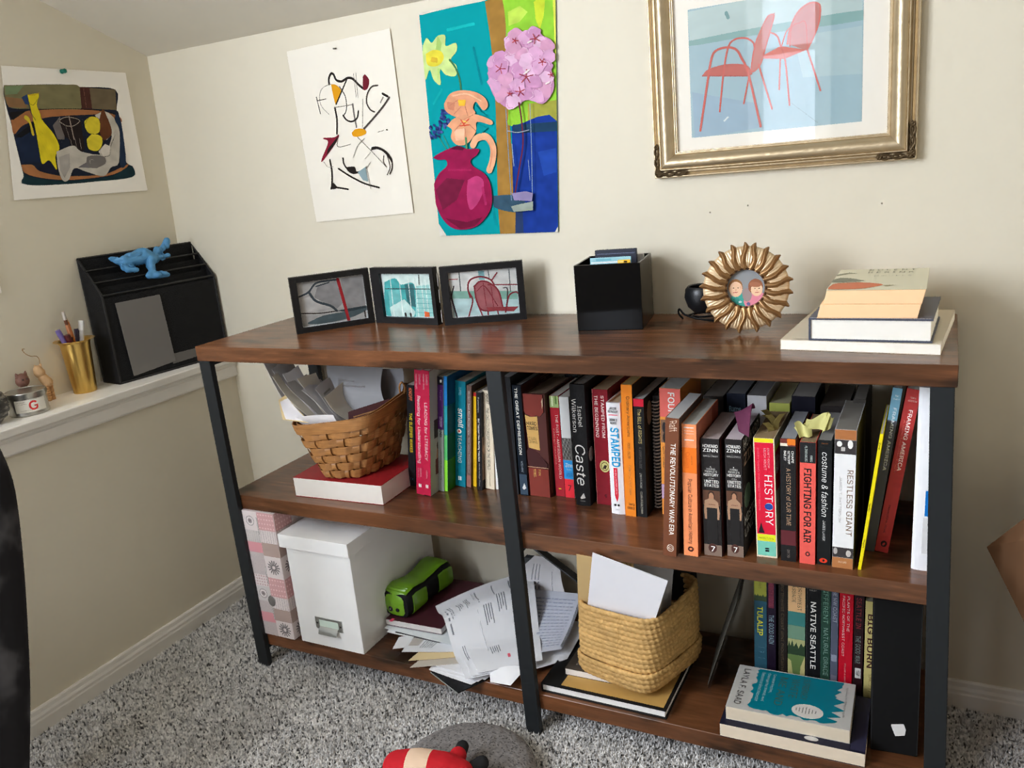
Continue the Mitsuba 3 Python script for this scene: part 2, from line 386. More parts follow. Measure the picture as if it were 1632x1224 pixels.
  ('p',(238,172,134),0,[521,2406,745,2552,1202,2588,1627,2421,1616,2319,1282,2415,1233,2211,980,1982,725,1983,591,2144,637,2310]),
  ('p',(248,196,165),0,[688,2305,970,2320,915,2072,710,2070]),
  ('s',(242,182,144),150,[1127,1947,1242,2076,1482,2083,1615,1862,1576,1593,1474,1389]),
  ('s',(225,150,120),25,[1485,2020,1579,1761,1494,1430]),
  ('p',(0,150,162),0,[1284,2778,1414,2616,1563,2502,1404,2535,1250,2658]),
  ('p',(0,150,162),0,[1288,2381,1536,2265,1362,2165,1236,2194]),
  ('s',(204,134,106),16,[871,2914,646,2822]),
  ('s',(204,134,106),16,[1025,2773,1075,2568]),
  ('s',(204,134,106),16,[923,2763,729,2629]),
  ('s',(204,134,106),16,[909,2443,701,2283]),
  ('s',(204,134,106),16,[1088,2384,1236,2232]),
  ('s',(204,134,106),16,[969,2312,974,2016]),
  ('s',(204,134,106),14,[1200,2568,966,2496]),
  ('p',(240,190,60),0,[866,2914,1064,2893,1025,2773,876,2789]),
  ('s',(212,82,52),22,[890,2496,975,2361]),
  ('s',(212,82,52),22,[1092,2496,955,2405]),
  ('s',(212,82,52),22,[850,2374,1077,2372]),
  ('s',(255,215,90),18,[937,2470,1034,2431]),
  ('s',(90,142,100),45,[970,2109,962,1835]),
  ('p',(150,25,76),0,[69,1759,266,1851,722,1962,967,1877,1267,1851,1202,1729,1040,1636,1075,1505,1356,1312,1476,1047,1459,659,1305,406,1025,199,654,136,345,208,111,469,-1,835,13,1146,181,1400,412,1557,403,1688,221,1703]),
  ('p',(192,62,122),0,[913,1215,1151,1285,1312,1144,1197,805,913,559,847,871]),
  ('p',(118,26,62),0,[55,1055,378,1297,837,1221,578,800,182,600]),
  ('p',(112,20,56),0,[212,418,778,300,1201,389,974,201,603,151]),
  ('p',(92,20,52),0,[536,1914,723,1970,919,1902,863,1856]),
  ('s',(172,40,98),60,[1272,1017,1309,668]),
  ('s',(170,35,90),40,[453,1467,1015,1424]),
  ('p',(205,148,192),0,[1675,3509,1816,3708,2100,3710,2176,3991,2374,4117,2639,4022,2828,4109,2990,3915,3137,3819,3199,3506,3117,3325,3161,3050,3119,2821,2874,2613,2517,2732,2127,2594,1815,2809,1678,3108]),
  ('p',(222,172,214),0,[2026,3543,2013,3451,1884,3441,1787,3453,1663,3495,1669,3589,1744,3673,1798,3692,1923,3676,1972,3644]),
  ('s',(190,120,170),9,[1991,3547,1962,3464,1859,3453]),
  ('p',(208,152,198),0,[2043,3518,1950,3495,1822,3515,1805,3605,1845,3698,1872,3743,1999,3761,2075,3747,2157,3649,2164,3552]),
  ('s',(235,205,232),9,[1916,3522,1829,3578,1844,3663]),
  ('p',(230,190,225),0,[2153,3737,2112,3822,2113,3918,2112,3984,2237,4031,2330,4032,2431,3939,2456,3841,2353,3789,2277,3735]),
  ('s',(190,120,170),9,[2155,3969,2238,4015,2329,3971]),
  ('p',(214,160,196),0,[2230,3986,2203,4066,2323,4134,2424,4148,2534,4064,2576,3971,2498,3907,2447,3828,2331,3816,2266,3893]),
  ('s',(235,205,232),9,[2505,4029,2536,3945,2464,3890]),
  ('p',(222,172,214),0,[2536,4050,2632,4075,2743,4008,2801,3930,2755,3860,2735,3765,2630,3741,2544,3804,2478,3884,2427,3968]),
  ('s',(190,120,170),9,[2652,3792,2551,3801,2507,3880]),
  ('p',(208,152,198),0,[2884,4085,2959,4030,2949,3963,2961,3859,2868,3823,2767,3867,2678,3924,2609,4003,2700,4092,2781,4129]),
  ('s',(235,205,232),9,[2682,4005,2716,4083,2814,4086]),
  ('p',(230,190,225),0,[3089,3814,3132,3705,3051,3656,2942,3672,2841,3699,2757,3768,2826,3863,2882,3914,2972,3901,3065,3874]),
  ('s',(190,120,170),9,[3018,3884,3096,3826,3076,3745]),
  ('p',(214,160,196),0,[3188,3613,3081,3599,2979,3594,2884,3650,2926,3748,2950,3815,3025,3834,3133,3837,3187,3786,3257,3675]),
  ('s',(235,205,232),9,[3154,3625,3071,3585,2986,3633]),
  ('p',(222,172,214),0,[3023,3334,2919,3379,2930,3478,2919,3558,2979,3607,3099,3637,3175,3596,3265,3485,3211,3413,3116,3369]),
  ('s',(190,120,170),9,[2941,3445,2917,3530,2992,3580]),
  ('p',(208,152,198),0,[2855,3263,2810,3349,2853,3422,2980,3473,3069,3441,3172,3337,3137,3261,3064,3192,2988,3134,2876,3168]),
  ('s',(235,205,232),9,[2967,3421,3066,3407,3103,3326]),
  ('p',(230,190,225),0,[2846,3171,2970,3238,3060,3217,3172,3128,3160,3056,3117,2973,3064,2896,2946,2919,2895,3001,2820,3084]),
  ('s',(190,120,170),9,[3137,3035,3097,2958,2998,2958]),
  ('p',(214,160,196),0,[2957,3027,3073,2962,3087,2904,3080,2813,3052,2725,2930,2733,2855,2793,2755,2862,2764,2953,2877,3032]),
  ('s',(235,205,232),9,[2871,2783,2796,2846,2824,2929]),
  ('p',(222,172,214),0,[2880,2848,2909,2756,2905,2659,2781,2650,2691,2679,2574,2726,2566,2816,2658,2904,2718,2920,2837,2887]),
  ('s',(190,120,170),9,[2665,2881,2755,2919,2837,2865]),
  ('p',(208,152,198),0,[2713,2762,2594,2732,2498,2726,2374,2748,2347,2835,2410,2930,2444,2969,2563,2971,2634,2955,2695,2866]),
  ('s',(235,205,232),9,[2659,2885,2675,2797,2593,2749]),
  ('p',(230,190,225),0,[2196,2588,2070,2585,2022,2668,2051,2769,2056,2831,2174,2868,2269,2873,2357,2787,2395,2680,2285,2629]),
  ('s',(190,120,170),9,[2191,2606,2086,2625,2056,2711]),
  ('p',(214,160,196),0,[1783,2824,1774,2925,1748,3003,1863,3068,1973,3090,2078,3010,2133,2905,2042,2840,1972,2770,1853,2748]),
  ('s',(235,205,232),9,[1785,2961,1837,3038,1942,3030]),
  ('p',(222,172,214),0,[1621,3193,1728,3276,1841,3310,1952,3242,2023,3148,1958,3077,1918,2986,1811,2950,1721,3015,1675,3107]),
  ('s',(190,120,170),9,[1912,3223,1983,3154,1946,3074]),
  ('p',(208,152,198),0,[1848,3494,1954,3445,2040,3371,2009,3303,2004,3199,1912,3152,1804,3202,1729,3274,1652,3357,1744,3449]),
  ('s',(235,205,232),9,[1951,3221,1853,3190,1773,3251]),
  ('p',(230,190,225),0,[2356,3632,2361,3573,2391,3464,2316,3408,2199,3435,2106,3478,2012,3549,2083,3645,2164,3701,2256,3677]),
  ('s',(190,120,170),9,[2089,3532,2080,3620,2168,3660]),
  ('p',(214,160,196),0,[2699,3585,2640,3518,2522,3517,2422,3528,2317,3584,2363,3681,2414,3749,2488,3755,2599,3743,2638,3696]),
  ('s',(235,205,232),9,[2518,3752,2617,3725,2639,3640]),
  ('p',(222,172,214),0,[2826,3486,2732,3463,2619,3504,2637,3601,2653,3681,2706,3718,2827,3736,2893,3701,2979,3591,2937,3515]),
  ('s',(190,120,170),9,[2908,3548,2854,3479,2755,3494]),
  ('p',(208,152,198),0,[2263,3205,2252,3302,2231,3391,2266,3455,2397,3501,2483,3476,2588,3369,2561,3286,2465,3230,2383,3177]),
  ('s',(235,205,232),9,[2298,3254,2233,3327,2277,3403]),
  ('p',(230,190,225),0,[2489,3328,2503,3408,2633,3473,2725,3459,2839,3363,2833,3283,2765,3210,2707,3135,2587,3151,2545,3239]),
  ('s',(190,120,170),9,[2593,3411,2689,3434,2761,3371]),
  ('p',(214,160,196),0,[2029,3339,2119,3338,2240,3259,2257,3189,2220,3105,2187,3014,2063,3018,1993,3091,1907,3170,1902,3259]),
  ('s',(235,205,232),9,[2231,3195,2232,3107,2140,3071]),
  ('p',(222,172,214),0,[2460,3125,2502,3075,2504,2990,2500,2889,2379,2879,2290,2925,2182,2983,2159,3072,2268,3160,2340,3176]),
  ('s',(190,120,170),9,[2340,2909,2241,2942,2226,3029]),
  ('p',(208,152,198),0,[2885,3067,2908,2961,2794,2934,2696,2948,2579,2979,2539,3062,2620,3156,2667,3190,2779,3174,2847,3149]),
  ('s',(235,205,232),9,[2608,3121,2669,3188,2768,3167]),
  ('p',(230,190,225),0,[2685,3403,2589,3384,2471,3388,2413,3464,2463,3562,2480,3616,2587,3634,2677,3633,2744,3556,2790,3447]),
  ('s',(190,120,170),9,[2688,3586,2745,3511,2696,3439]),
  ('p',(214,160,196),0,[2216,3628,2142,3697,2156,3797,2141,3870,2242,3917,2350,3936,2440,3865,2504,3755,2414,3698,2330,3647]),
  ('s',(235,205,232),9,[2355,3671,2255,3655,2187,3723]),
  ('p',(222,172,214),0,[2715,3342,2669,3424,2757,3496,2871,3532,2970,3470,3048,3369,2981,3301,2924,3225,2827,3186,2737,3246]),
  ('s',(190,120,170),9,[2714,3352,2720,3438,2812,3467]),
  ('p',(208,152,198),0,[1899,3591,2016,3639,2118,3590,2211,3502,2169,3433,2141,3339,2056,3285,1948,3335,1893,3419,1818,3503]),
  ('s',(235,205,232),9,[2057,3579,2153,3539,2160,3452]),
  ('s',(150,45,60),16,[1974,3411,2096,3396]),
  ('s',(175,70,70),16,[1974,3411,2002,3310]),
  ('s',(150,45,60),16,[1974,3411,1869,3363]),
  ('s',(175,70,70),16,[1974,3411,1882,3483]),
  ('s',(150,45,60),16,[1974,3411,2022,3503]),
  ('s',(150,45,60),16,[2559,3181,2637,3053]),
  ('s',(175,70,70),16,[2559,3181,2445,3085]),
  ('s',(150,45,60),16,[2559,3181,2411,3250]),
  ('s',(175,70,70),16,[2559,3181,2582,3319]),
  ('s',(150,45,60),16,[2559,3181,2721,3197]),
  ('s',(150,45,60),16,[2393,2905,2339,2824]),
  ('s',(175,70,70),16,[2393,2905,2284,2928]),
  ('s',(150,45,60),16,[2393,2905,2380,2999]),
  ('s',(175,70,70),16,[2393,2905,2494,2940]),
  ('s',(150,45,60),16,[2393,2905,2469,2832]),
  ('s',(150,45,60),16,[2830,3881,2714,3883]),
  ('s',(175,70,70),16,[2830,3881,2787,3975]),
  ('s',(150,45,60),16,[2830,3881,2919,3937]),
  ('s',(175,70,70),16,[2830,3881,2928,3821]),
  ('s',(150,45,60),16,[2830,3881,2801,3787]),
  ('s',(150,45,60),16,[2946,3424,2898,3483]),
  ('s',(175,70,70),16,[2946,3424,2993,3477]),
  ('s',(150,45,60),16,[2946,3424,3023,3399]),
  ('s',(175,70,70),16,[2946,3424,2947,3355]),
  ('s',(150,45,60),16,[2946,3424,2870,3407]),
  ('s',(150,45,60),16,[2376,3905,2402,3961]),
  ('s',(175,70,70),16,[2376,3905,2449,3897]),
  ('s',(150,45,60),16,[2376,3905,2395,3845]),
  ('s',(175,70,70),16,[2376,3905,2314,3876]),
  ('s',(150,45,60),16,[2376,3905,2319,3948]),
  ('s',(150,45,60),16,[2157,2892,2222,2900]),
  ('s',(175,70,70),16,[2157,2892,2189,2842]),
  ('s',(150,45,60),16,[2157,2892,2113,2852]),
  ('s',(175,70,70),16,[2157,2892,2098,2917]),
  ('s',(150,45,60),16,[2157,2892,2165,2947]),
  ('s',(150,45,60),16,[3125,3151,3168,3110]),
  ('s',(175,70,70),16,[3125,3151,3096,3105]),
  ('s',(150,45,60),16,[3125,3151,3063,3163]),
  ('s',(175,70,70),16,[3125,3151,3115,3205]),
  ('s',(150,45,60),16,[3125,3151,3180,3172]),
  ('s',(245,235,240),30,[2666,3827,2741,3847]),
  ('s',(245,235,240),30,[2519,3245,2595,3267]),
  ('s',(245,235,240),30,[2568,3278,2644,3300]),
  ('s',(245,235,240),30,[2998,2991,3073,3014]),
  ('s',(105,36,60),32,[2349,2690,2377,2345,2363,1858,2216,1332,2071,837]),
  ('s',(120,150,185),16,[2033,2604,2004,1766,1975,715]),
  ('s',(150,172,195),14,[2601,2643,2552,1719,2483,768]),
  ('s',(160,180,205),18,[2103,1881,2105,1425]),
  ('s',(160,180,205),12,[2458,1521,2457,1106]),
  ('p',(152,142,190),0,[2000,862,2341,883,2503,830,2464,664,2034,711]),
  ('p',(152,166,160),0,[1948,588,2488,662,2470,472,2009,464]),
  ('s',(150,162,185),20,[2035,2155,2268,2104,2529,2128]),
 ],
 'chairs': [
  ('p',(188,210,214),0,[-3,2255,3024,2359,3011,1723,22,1705]),
  ('p',(140,180,182),0,[13,1749,1247,1802,3007,1826,3009,1664,1245,1678,20,1657]),
  ('p',(158,186,208),0,[33,833,1228,502,1322,68,53,-20]),
  ('p',(178,204,214),0,[1885,1556,3011,1576,3023,796,2041,855]),
  ('s',(120,160,165),60,[709,2131,741,2048]),
  ('s',(150,178,190),10,[1849,434,2294,53]),
  ('s',(225,235,240),28,[629,252,699,312]),
  ('p',(196,122,118),0,[1774,1449,1822,1688,1949,1943,2134,2065,2287,2047,2333,1944,2303,1709,2196,1452,2110,1311,1884,1403]),
  ('s',(206,104,98),28,[1774,1449,1822,1688,1949,1943,2134,2065,2287,2047,2333,1944,2303,1709,2196,1452,2110,1311]),
  ('s',(206,104,98),20,[1821,1411,1854,1714,1979,1772,2088,1756,2119,1325]),
  ('p',(214,114,105),0,[1355,1318,1662,1433,2103,1311,1725,1207,1370,1259]),
  ('s',(206,104,98),28,[1472,1692,1600,1612,1662,1433,1740,1174,1810,407]),
  ('s',(206,104,98),20,[1678,1431,1759,1651,1854,1744]),
  ('s',(206,104,98),26,[1631,698,1654,1216]),
  ('s',(206,104,98),30,[2119,1309,2338,601]),
  ('p',(196,122,118),0,[1555,1987,1443,1958,1311,1731,1210,1495,1144,1076,1303,1167,1405,1468,1538,1883]),
  ('s',(206,104,98),22,[1555,1987,1443,1958,1311,1731,1210,1495,1144,1076,1303,1167,1405,1468,1538,1883,1555,1987]),
  ('p',(196,106,100),0,[236,1107,361,1206,705,1250,1040,1194,1137,1076,1086,1003,392,1081]),
  ('s',(180,84,80),14,[236,1100,1069,998]),
  ('s',(206,104,98),30,[547,427,633,1091,728,1529,849,1655,1048,1652,1178,1562,1209,1463]),
  ('s',(206,104,98),26,[994,521,1110,1032]),
  ('s',(206,104,98),30,[1271,1171,1501,376]),
  ('s',(206,104,98),40,[169,119,337,996,418,1377,507,1510,712,1540,878,1476,975,1305,1087,1035,1295,87]),
 ],
 'tri_left': [
  ('p',(168,168,170),0,[166,1134,1672,1132,1639,121,171,141]),
  ('p',(140,140,144),0,[620,999,1069,1076,1142,554,976,429,511,757]),
  ('p',(182,182,184),0,[188,767,446,803,872,482,194,453]),
  ('p',(146,146,150),0,[1148,1110,1651,1116,1628,407,1194,396]),
  ('s',(58,66,74),26,[179,823,406,900,595,1075,943,1094,1089,1088]),
  ('s',(58,66,74),18,[584,1003,883,1054]),
  ('s',(58,66,74),36,[406,900,536,679,842,523,970,392]),
  ('s',(35,30,28),14,[175,445,602,388,969,385]),
  ('p',(74,88,94),0,[284,217,666,326,1186,341,1647,405,1657,309,1239,182,639,143,315,178]),
  ('p',(50,60,66),0,[970,392,1648,412,1648,359,1185,330]),
  ('s',(150,40,46),46,[1091,1099,1153,627,1212,130]),
  ('s',(35,30,28),16,[1602,298,1604,146]),
 ],
 'tri_mid': [
  ('p',(205,228,228),0,[284,1138,1742,1117,1728,163,265,149]),
  ('p',(72,162,166),0,[337,935,672,1027,841,882,1221,884,1153,155,285,150]),
  ('p',(150,206,206),0,[1262,849,1639,887,1705,566,1706,170,1153,155]),
  ('p',(58,108,114),0,[937,883,1200,902,1197,376,955,408]),
  ('p',(110,186,190),0,[426,732,822,773,834,405,411,359]),
  ('p',(190,222,222),0,[411,359,882,553,1170,265,1106,161,424,150]),
  ('s',(225,238,238),14,[535,1082,512,145]),
  ('s',(225,238,238),14,[802,1082,782,152]),
  ('s',(225,238,238),14,[1064,1082,1049,159]),
  ('s',(225,238,238),14,[1262,1082,1249,165]),
  ('s',(225,238,238),14,[1439,1082,1428,169]),
  ('s',(225,238,238),14,[1554,1082,1545,173]),
  ('s',(100,170,176),10,[1274,686,1745,677]),
  ('s',(100,170,176),10,[1257,577,1729,570]),
  ('s',(100,170,176),10,[1240,468,1713,462]),
  ('s',(100,170,176),10,[1223,358,1697,354]),
  ('s',(100,170,176),10,[1207,259,1682,256]),
  ('s',(60,80,84),12,[346,787,1748,788]),
  ('s',(35,30,28),12,[1387,1107,1371,885]),
  ('s',(35,30,28),36,[866,221,868,169]),
  ('s',(35,30,28),34,[1020,217,1022,173]),
  ('p',(205,100,60),0,[1433,290,1569,268,1567,166,1427,162]),
 ],
 'tri_right': [
  ('p',(208,212,214),0,[174,1138,1656,1112,1646,137,208,164]),
  ('p',(176,206,212),0,[206,563,1650,466,1646,137,208,164]),
  ('p',(128,174,164),0,[207,732,1654,621,1648,438,210,569]),
  ('p',(122,166,176),0,[838,1121,967,1117,964,916,843,926]),
  ('s',(70,80,84),14,[426,1128,417,715]),
  ('s',(70,80,84),10,[1054,1117,1065,942]),
  ('s',(70,80,84),12,[1506,1107,1497,627]),
  ('s',(150,80,84),12,[172,988,375,978]),
  ('s',(52,40,46),22,[177,840,205,556,279,158]),
  ('s',(52,40,46),16,[281,832,191,592]),
  ('s',(122,44,54),22,[612,558,581,772,652,941,867,993,1070,924,1163,794]),
  ('p',(152,92,98),0,[724,795,857,890,1029,858,1222,684,1283,397,1252,258,863,254,745,476]),
  ('s',(122,44,54),22,[724,795,857,890,1029,858,1222,684,1283,397,1252,258,863,254,745,476,724,795]),
  ('s',(122,44,54),12,[923,849,944,354]),
  ('s',(122,44,54),12,[1090,765,1098,306]),
  ('s',(122,44,54),14,[766,686,951,777,1189,334]),
  ('p',(140,60,66),0,[940,319,1641,280,1527,183,968,238]),
  ('s',(122,44,54),18,[605,664,657,484,541,155]),
  ('s',(122,44,54),18,[769,368,841,141]),
  ('s',(122,44,54),18,[1178,221,1189,149]),
  ('s',(122,44,54),18,[967,228,965,139]),
  ('s',(122,44,54),20,[1350,179,1452,525,1599,601,1666,560]),
  ('s',(122,44,54),16,[1024,806,1649,761]),
  ('s',(122,44,54),16,[1121,903,1240,1049]),
  ('s',(60,50,56),12,[1347,709,1432,685,1398,388]),
 ],
}

# ---------------------------------------------------------------- the room
YW, XL, XLOW = 0.3765, -0.396, -0.2907      # back wall, left wall above the ledge, knee wall below it
H, TT, ZM, ZB, D = 0.8032, 0.0332, 0.4452, 0.0862, 0.3665
def wall_fn(p, n, uv):
    v = fbm(p.x * 3, p.y * 3, p.z * 3)
    return mix((0.655, 0.600, 0.480), (0.680, 0.625, 0.500), v)
def wall_bump(p, n, uv): return fbm(p.x * 160, p.y * 160 + p.x * 40, p.z * 160, 2) * 0.5 + noise(p.x * 40, p.y * 40, p.z * 40) * 0.5
procmat('wall_paint', wall_fn, 0.62, 0.3, wall_bump, 0.0010, 2e-3)
far = lambda p, n, uv: mix((0.20, 0.17, 0.14), (0.24, 0.21, 0.18), fbm(p.x * 2, p.y * 2, p.z * 2))
procmat('far_wall_paint', far, 0.7, 0.2)
procmat('ceiling_paint', lambda p, n, uv: mix((0.60, 0.56, 0.475), (0.62, 0.58, 0.495), fbm(p.x * 3, p.y * 3, p.z * 3)), 0.7, 0.2, wall_bump, 0.0010, 2e-3)
trim_white = mat((226, 222, 214), 0.35, spec=0.5)
def carpet_fn(p, n, uv):
    a = noise(p.x * 210, p.y * 210, p.z * 90); b = cell_rand(p.x * 190, p.y * 190, 3); w = fbm(p.x * 7, p.y * 7, 2)
    c = mix((0.34, 0.33, 0.32), (0.72, 0.70, 0.67), smoothstep(0.25, 0.75, a)); c = mix(c, (0.06, 0.06, 0.06), dr.select(b > 0.87, 0.8, 0.0))
    return c * (0.85 + 0.3 * w)
procmat('carpet_weave', carpet_fn, 0.95, 0.05)

def struct(key, mesh, m, parent=None, smooth=False): return obj(key, mesh, m, parent, smooth, kind='structure') if parent is None else obj(key, mesh, m, parent, smooth)
struct('floor', box(-0.6, 3.3, -3.4, 0.5, -0.05, 0.0), 'carpet_weave')
struct('wall_back', box(-0.6, 3.3, YW, YW + 0.08, -0.02, 1.549 + 0.0), 'wall_paint')
# the upper left wall leans a little; it meets the sloped ceiling
xt = lambda z: XL - 0.041 * (1.5458 - z)
def quad_slab(c, th):
    c = np.asarray(c, float); n = np.cross(c[1] - c[0], c[3] - c[0]); n /= np.linalg.norm(n)
    return trimesh.convex.convex_hull(np.vstack([c, c - n * th]))
SLOPE = 0.368; YT = YW - (2.35 - 1.549) / SLOPE
struct('wall_left', quad_slab([(xt(0.6), YW + .02, 0.6), (xt(0.6), -3.4, 0.6), (xt(2.45), -3.4, 2.45), (xt(2.45), YW + .02, 2.45)][::-1], 0.05), 'wall_paint')
struct('wall_left_low', box(-0.5, XLOW, -3.4, YW + 0.02, -0.02, 0.667), 'wall_paint')
struct('wall_right', box(3.2, 3.3, -3.4, 0.5, -0.02, 2.45), 'wall_paint')
struct('wall_front', box(-0.6, 3.3, -2.5, -2.4, -0.02, 2.45), 'far_wall_paint')
struct('ceiling', [quad_slab([(-0.6, YW + .08, 1.549 - .08 * SLOPE), (3.3, YW + .08, 1.549 - .08 * SLOPE), (3.3, YT, 2.35), (-0.6, YT, 2.35)], -0.06), box(-0.6, 3.3, -3.4, YT, 2.35, 2.42)], 'ceiling_paint')
bprof = [(0, 0), (0.013, 0), (0.013, 0.030), (0.0115, 0.034), (0.0115, 0.040), (0.0085, 0.046), (0.007, 0.0545), (0.004, 0.0575), (0, 0.0575)]
def run(prof, o, out, along, length):
    m = extrude(prof, length); return xf(m, frame(o, out, (0, 0, 1), along))
struct('baseboard_left', run(bprof, (XLOW, -3.3, 0), (1, 0, 0), (0, 1, 0), YW + 3.3), trim_white)
struct('baseboard_back', run(bprof, (XLOW, YW, 0), (0, -1, 0), (1, 0, 0), 3.2 - XLOW), trim_white)
nose = sg.box(-0.45, 0.667, -0.2715, 0.688).buffer(-0.004).buffer(0.004)
struct('trim_1', run(list(nose.exterior.coords)[:-1], (0, -3.3, 0), (1, 0, 0), (0, 1, 0), YW + 3.3), trim_white, smooth=35)
aprof = [(0, 0.626), (0.007, 0.626), (0.009, 0.630), (0.009, 0.655), (0.013, 0.661), (0.013, 0.667), (0, 0.667)]
struct('trim_2', run(aprof, (XLOW, -3.3, 0), (1, 0, 0), (0, 1, 0), YW + 3.3), trim_white)

# windows that light the room, on the left wall nearer the viewer and on the wall behind
def window(n, o, a, b, w, h, rad, bars=(1, 1)):
    """A window: casing and sashes around a pane of bright overcast daylight; a x b faces the room."""
    a, b = np.array(a, float), np.array(b, float); c = np.cross(a, b); M = frame(o, a, b, c)
    k = 'window_%d' % n
    pane = tm([(0, 0, .012), (w, 0, .012), (w, h, .012), (0, h, .012)], [[0, 1, 2], [0, 2, 3]]); pane.apply_transform(M)
    scene[k] = mikit.ply(pane, mat((200, 210, 220), 0.3)); scene[k]['emitter'] = {'type': 'area', 'radiance': {'type': 'rgb', 'value': [rad * 0.93, rad * 1.0, rad * 1.11]}}
    lab(k, kind='structure')
    fr = [box(-.07, 0, -.07, h + .07, 0, .025), box(w, w + .07, -.07, h + .07, 0, .025), box(-.07, w + .07, -.07, 0, 0, .025), box(-.07, w + .07, h, h + .07, 0, .025)]
    for i in range(1, bars[0]): fr.append(box(w * i / bars[0] - .012, w * i / bars[0] + .012, 0, h, .008, .02))
    for i in range(1, bars[1]): fr.append(box(0, w, h * i / bars[1] - .015, h * i / bars[1] + .015, .008, .022))
    obj('window_frame', [xf(m, M) for m in fr], trim_white, k)
window(1, (xt(1.5) + 0.040, -2.28, 1.12), (0, 1, 0), (0, 0, 1), 0.95, 1.10, WIN_LEFT, (1, 2))
window(2, (0.90, -2.4 + 0.004, 0.95), (-1, 0, 0), (0, 0, 1), 0.24, 1.15, WIN_FRONT, (1, 2))
window(3, (0.00, -2.4 + 0.004, 1.02), (-1, 0, 0), (0, 0, 1), 0.30, 1.25, WIN_CORNER, (1, 2))

# carpet pile: far too many tufts to count
def pile():
    rng = np.random.default_rng(11); sp = 0.0052; P = []
    X, Y = np.meshgrid(np.arange(-0.275, 2.0, sp), np.arange(-0.75, 0.36, sp)); x = X.ravel() + rng.uniform(-.5, .5, X.size) * sp; y = Y.ravel() + rng.uniform(-.5, .5, X.size) * sp
    n = len(x); h = rng.uniform(.003, .0085, n); r = rng.uniform(.0018, .0030, n); th = rng.uniform(0, 6.28, n); lean = rng.uniform(0, .0035, n); la = rng.uniform(0, 6.28, n)
    V = np.zeros((n, 5, 3))
    for k in range(4):
        a = th + k * np.pi / 2; V[:, k, 0] = x + r * np.cos(a); V[:, k, 1] = y + r * np.sin(a); V[:, k, 2] = -0.001
    V[:, 4, 0] = x + lean * np.cos(la); V[:, 4, 1] = y + lean * np.sin(la); V[:, 4, 2] = h
    F = (np.arange(n)[:, None, None] * 5 + np.array([[0, 1, 4], [1, 2, 4], [2, 3, 4], [3, 0, 4]])[None]).reshape(-1, 3)
    t = rng.uniform(0, 1, n); w = meshkit.fbm(np.c_[x * 9, y * 9, x * 0], 3, 2); base = np.where(t < .13, .07, np.where(t < .36, .40, np.where(t < .75, .70, .90))) * rng.uniform(.8, 1.15, n) * (.82 + .36 * w)
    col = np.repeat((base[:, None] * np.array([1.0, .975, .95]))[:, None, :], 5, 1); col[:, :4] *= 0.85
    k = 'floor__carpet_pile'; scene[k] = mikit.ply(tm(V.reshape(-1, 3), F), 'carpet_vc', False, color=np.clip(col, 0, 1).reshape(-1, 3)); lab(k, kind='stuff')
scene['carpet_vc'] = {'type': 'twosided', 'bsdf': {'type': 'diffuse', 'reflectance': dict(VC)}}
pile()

# ---------------------------------------------------------------- the bookshelf
def wood_fn(p, n, uv):
    w = fbm(p.x * 3.0, p.y * 9, p.z * 12, 3)
    g = fbm(p.x * 14 + 4 * w, p.y * 120 + p.z * 140, p.z * 40, 3); fine = noise(p.x * 90, p.y * 700, p.z * 700)
    c = mix((0.052, 0.0200, 0.0085), (0.165, 0.0620, 0.0250), smoothstep(0.25, 0.75, 0.30 * g + 0.70 * w))
    c = mix(c, (0.24, 0.098, 0.042), smoothstep(0.60, 0.90, g) * 0.35)
    blot = fbm(p.x * 7, p.y * 16, p.z * 22 + 3, 4); c = mix(c, (0.012, 0.0075, 0.005), smoothstep(0.56, 0.74, blot) * 0.8)
    return c * (0.9 + 0.2 * fine)
def wood_bump(p, n, uv): return fbm(p.x * 8, p.y * 190 + p.z * 190, 1, 2)
procmat('rustic_wood', wood_fn, 0.23, 0.42, wood_bump, 0.00022, 1e-3)
black_steel = mat((27, 30, 32), 0.5, spec=0.3)
BS = thing('bookshelf', 'long low three-tier bookshelf of rustic brown wood on black metal legs', 'bookshelf')
obj('top', box(0, 1.5, 0, D, H - TT, H, .0012), 'rustic_wood', BS)
obj('shelf', box(.0045, 1.4955, .0155, .345, ZM - .034, ZM, .001), 'rustic_wood', BS)
obj('shelf', box(.0045, 1.4955, .0155, .345, ZB - .034, ZB, .001), 'rustic_wood', BS)
LW = .0318
def leg(xt_, xb, y0):
    b = box(0, LW, y0, y0 + (.0150 if y0 < .1 else .015), 0, H - TT, .0012); v = np.array(b.vertices); k = v[:, 2] / (H - TT); v[:, 0] += xb + (xt_ - xb) * k; return tm(v, b.faces)
for a, b in ((.0036, .0111), (.7341, .7446), (1.4646, 1.4797)):
    obj('leg', leg(a, b, 0.0), black_steel, BS); obj('leg', leg(a, b, .3465), black_steel, BS)
for x in (.0065, .737, 1.4675):
    obj('rail', box(x, x + .026, .015, .3465, H - TT - .012, H - TT - .0002), black_steel, BS)
for x in (.0105, .742, 1.4735):
    obj('rail', box(x, x + .024, .016, .3465, ZB - .0478, ZB - .0345), black_steel, BS)
    obj('rail', box(x - .002, x + .022, .016, .3465, ZM - .0458, ZM - .0345), black_steel, BS)
for x in (.7645,):
    q = [(.036, .4108), (.054, .4108), (.3465, .152), (.3465, .132)]
    obj('brace', xf(extrude(q, .006), frame((x, 0, 0), (0, 1, 0), (0, 0, 1), (1, 0, 0))), black_steel, BS)
obj('bracket', xf(extrude([(.7765, .3990), (.7925, .3990), (.7765, .3840)], .012), frame((0, .0155, 0), (1, 0, 0), (0, 0, 1), (0, -1, 0))), black_steel, BS)

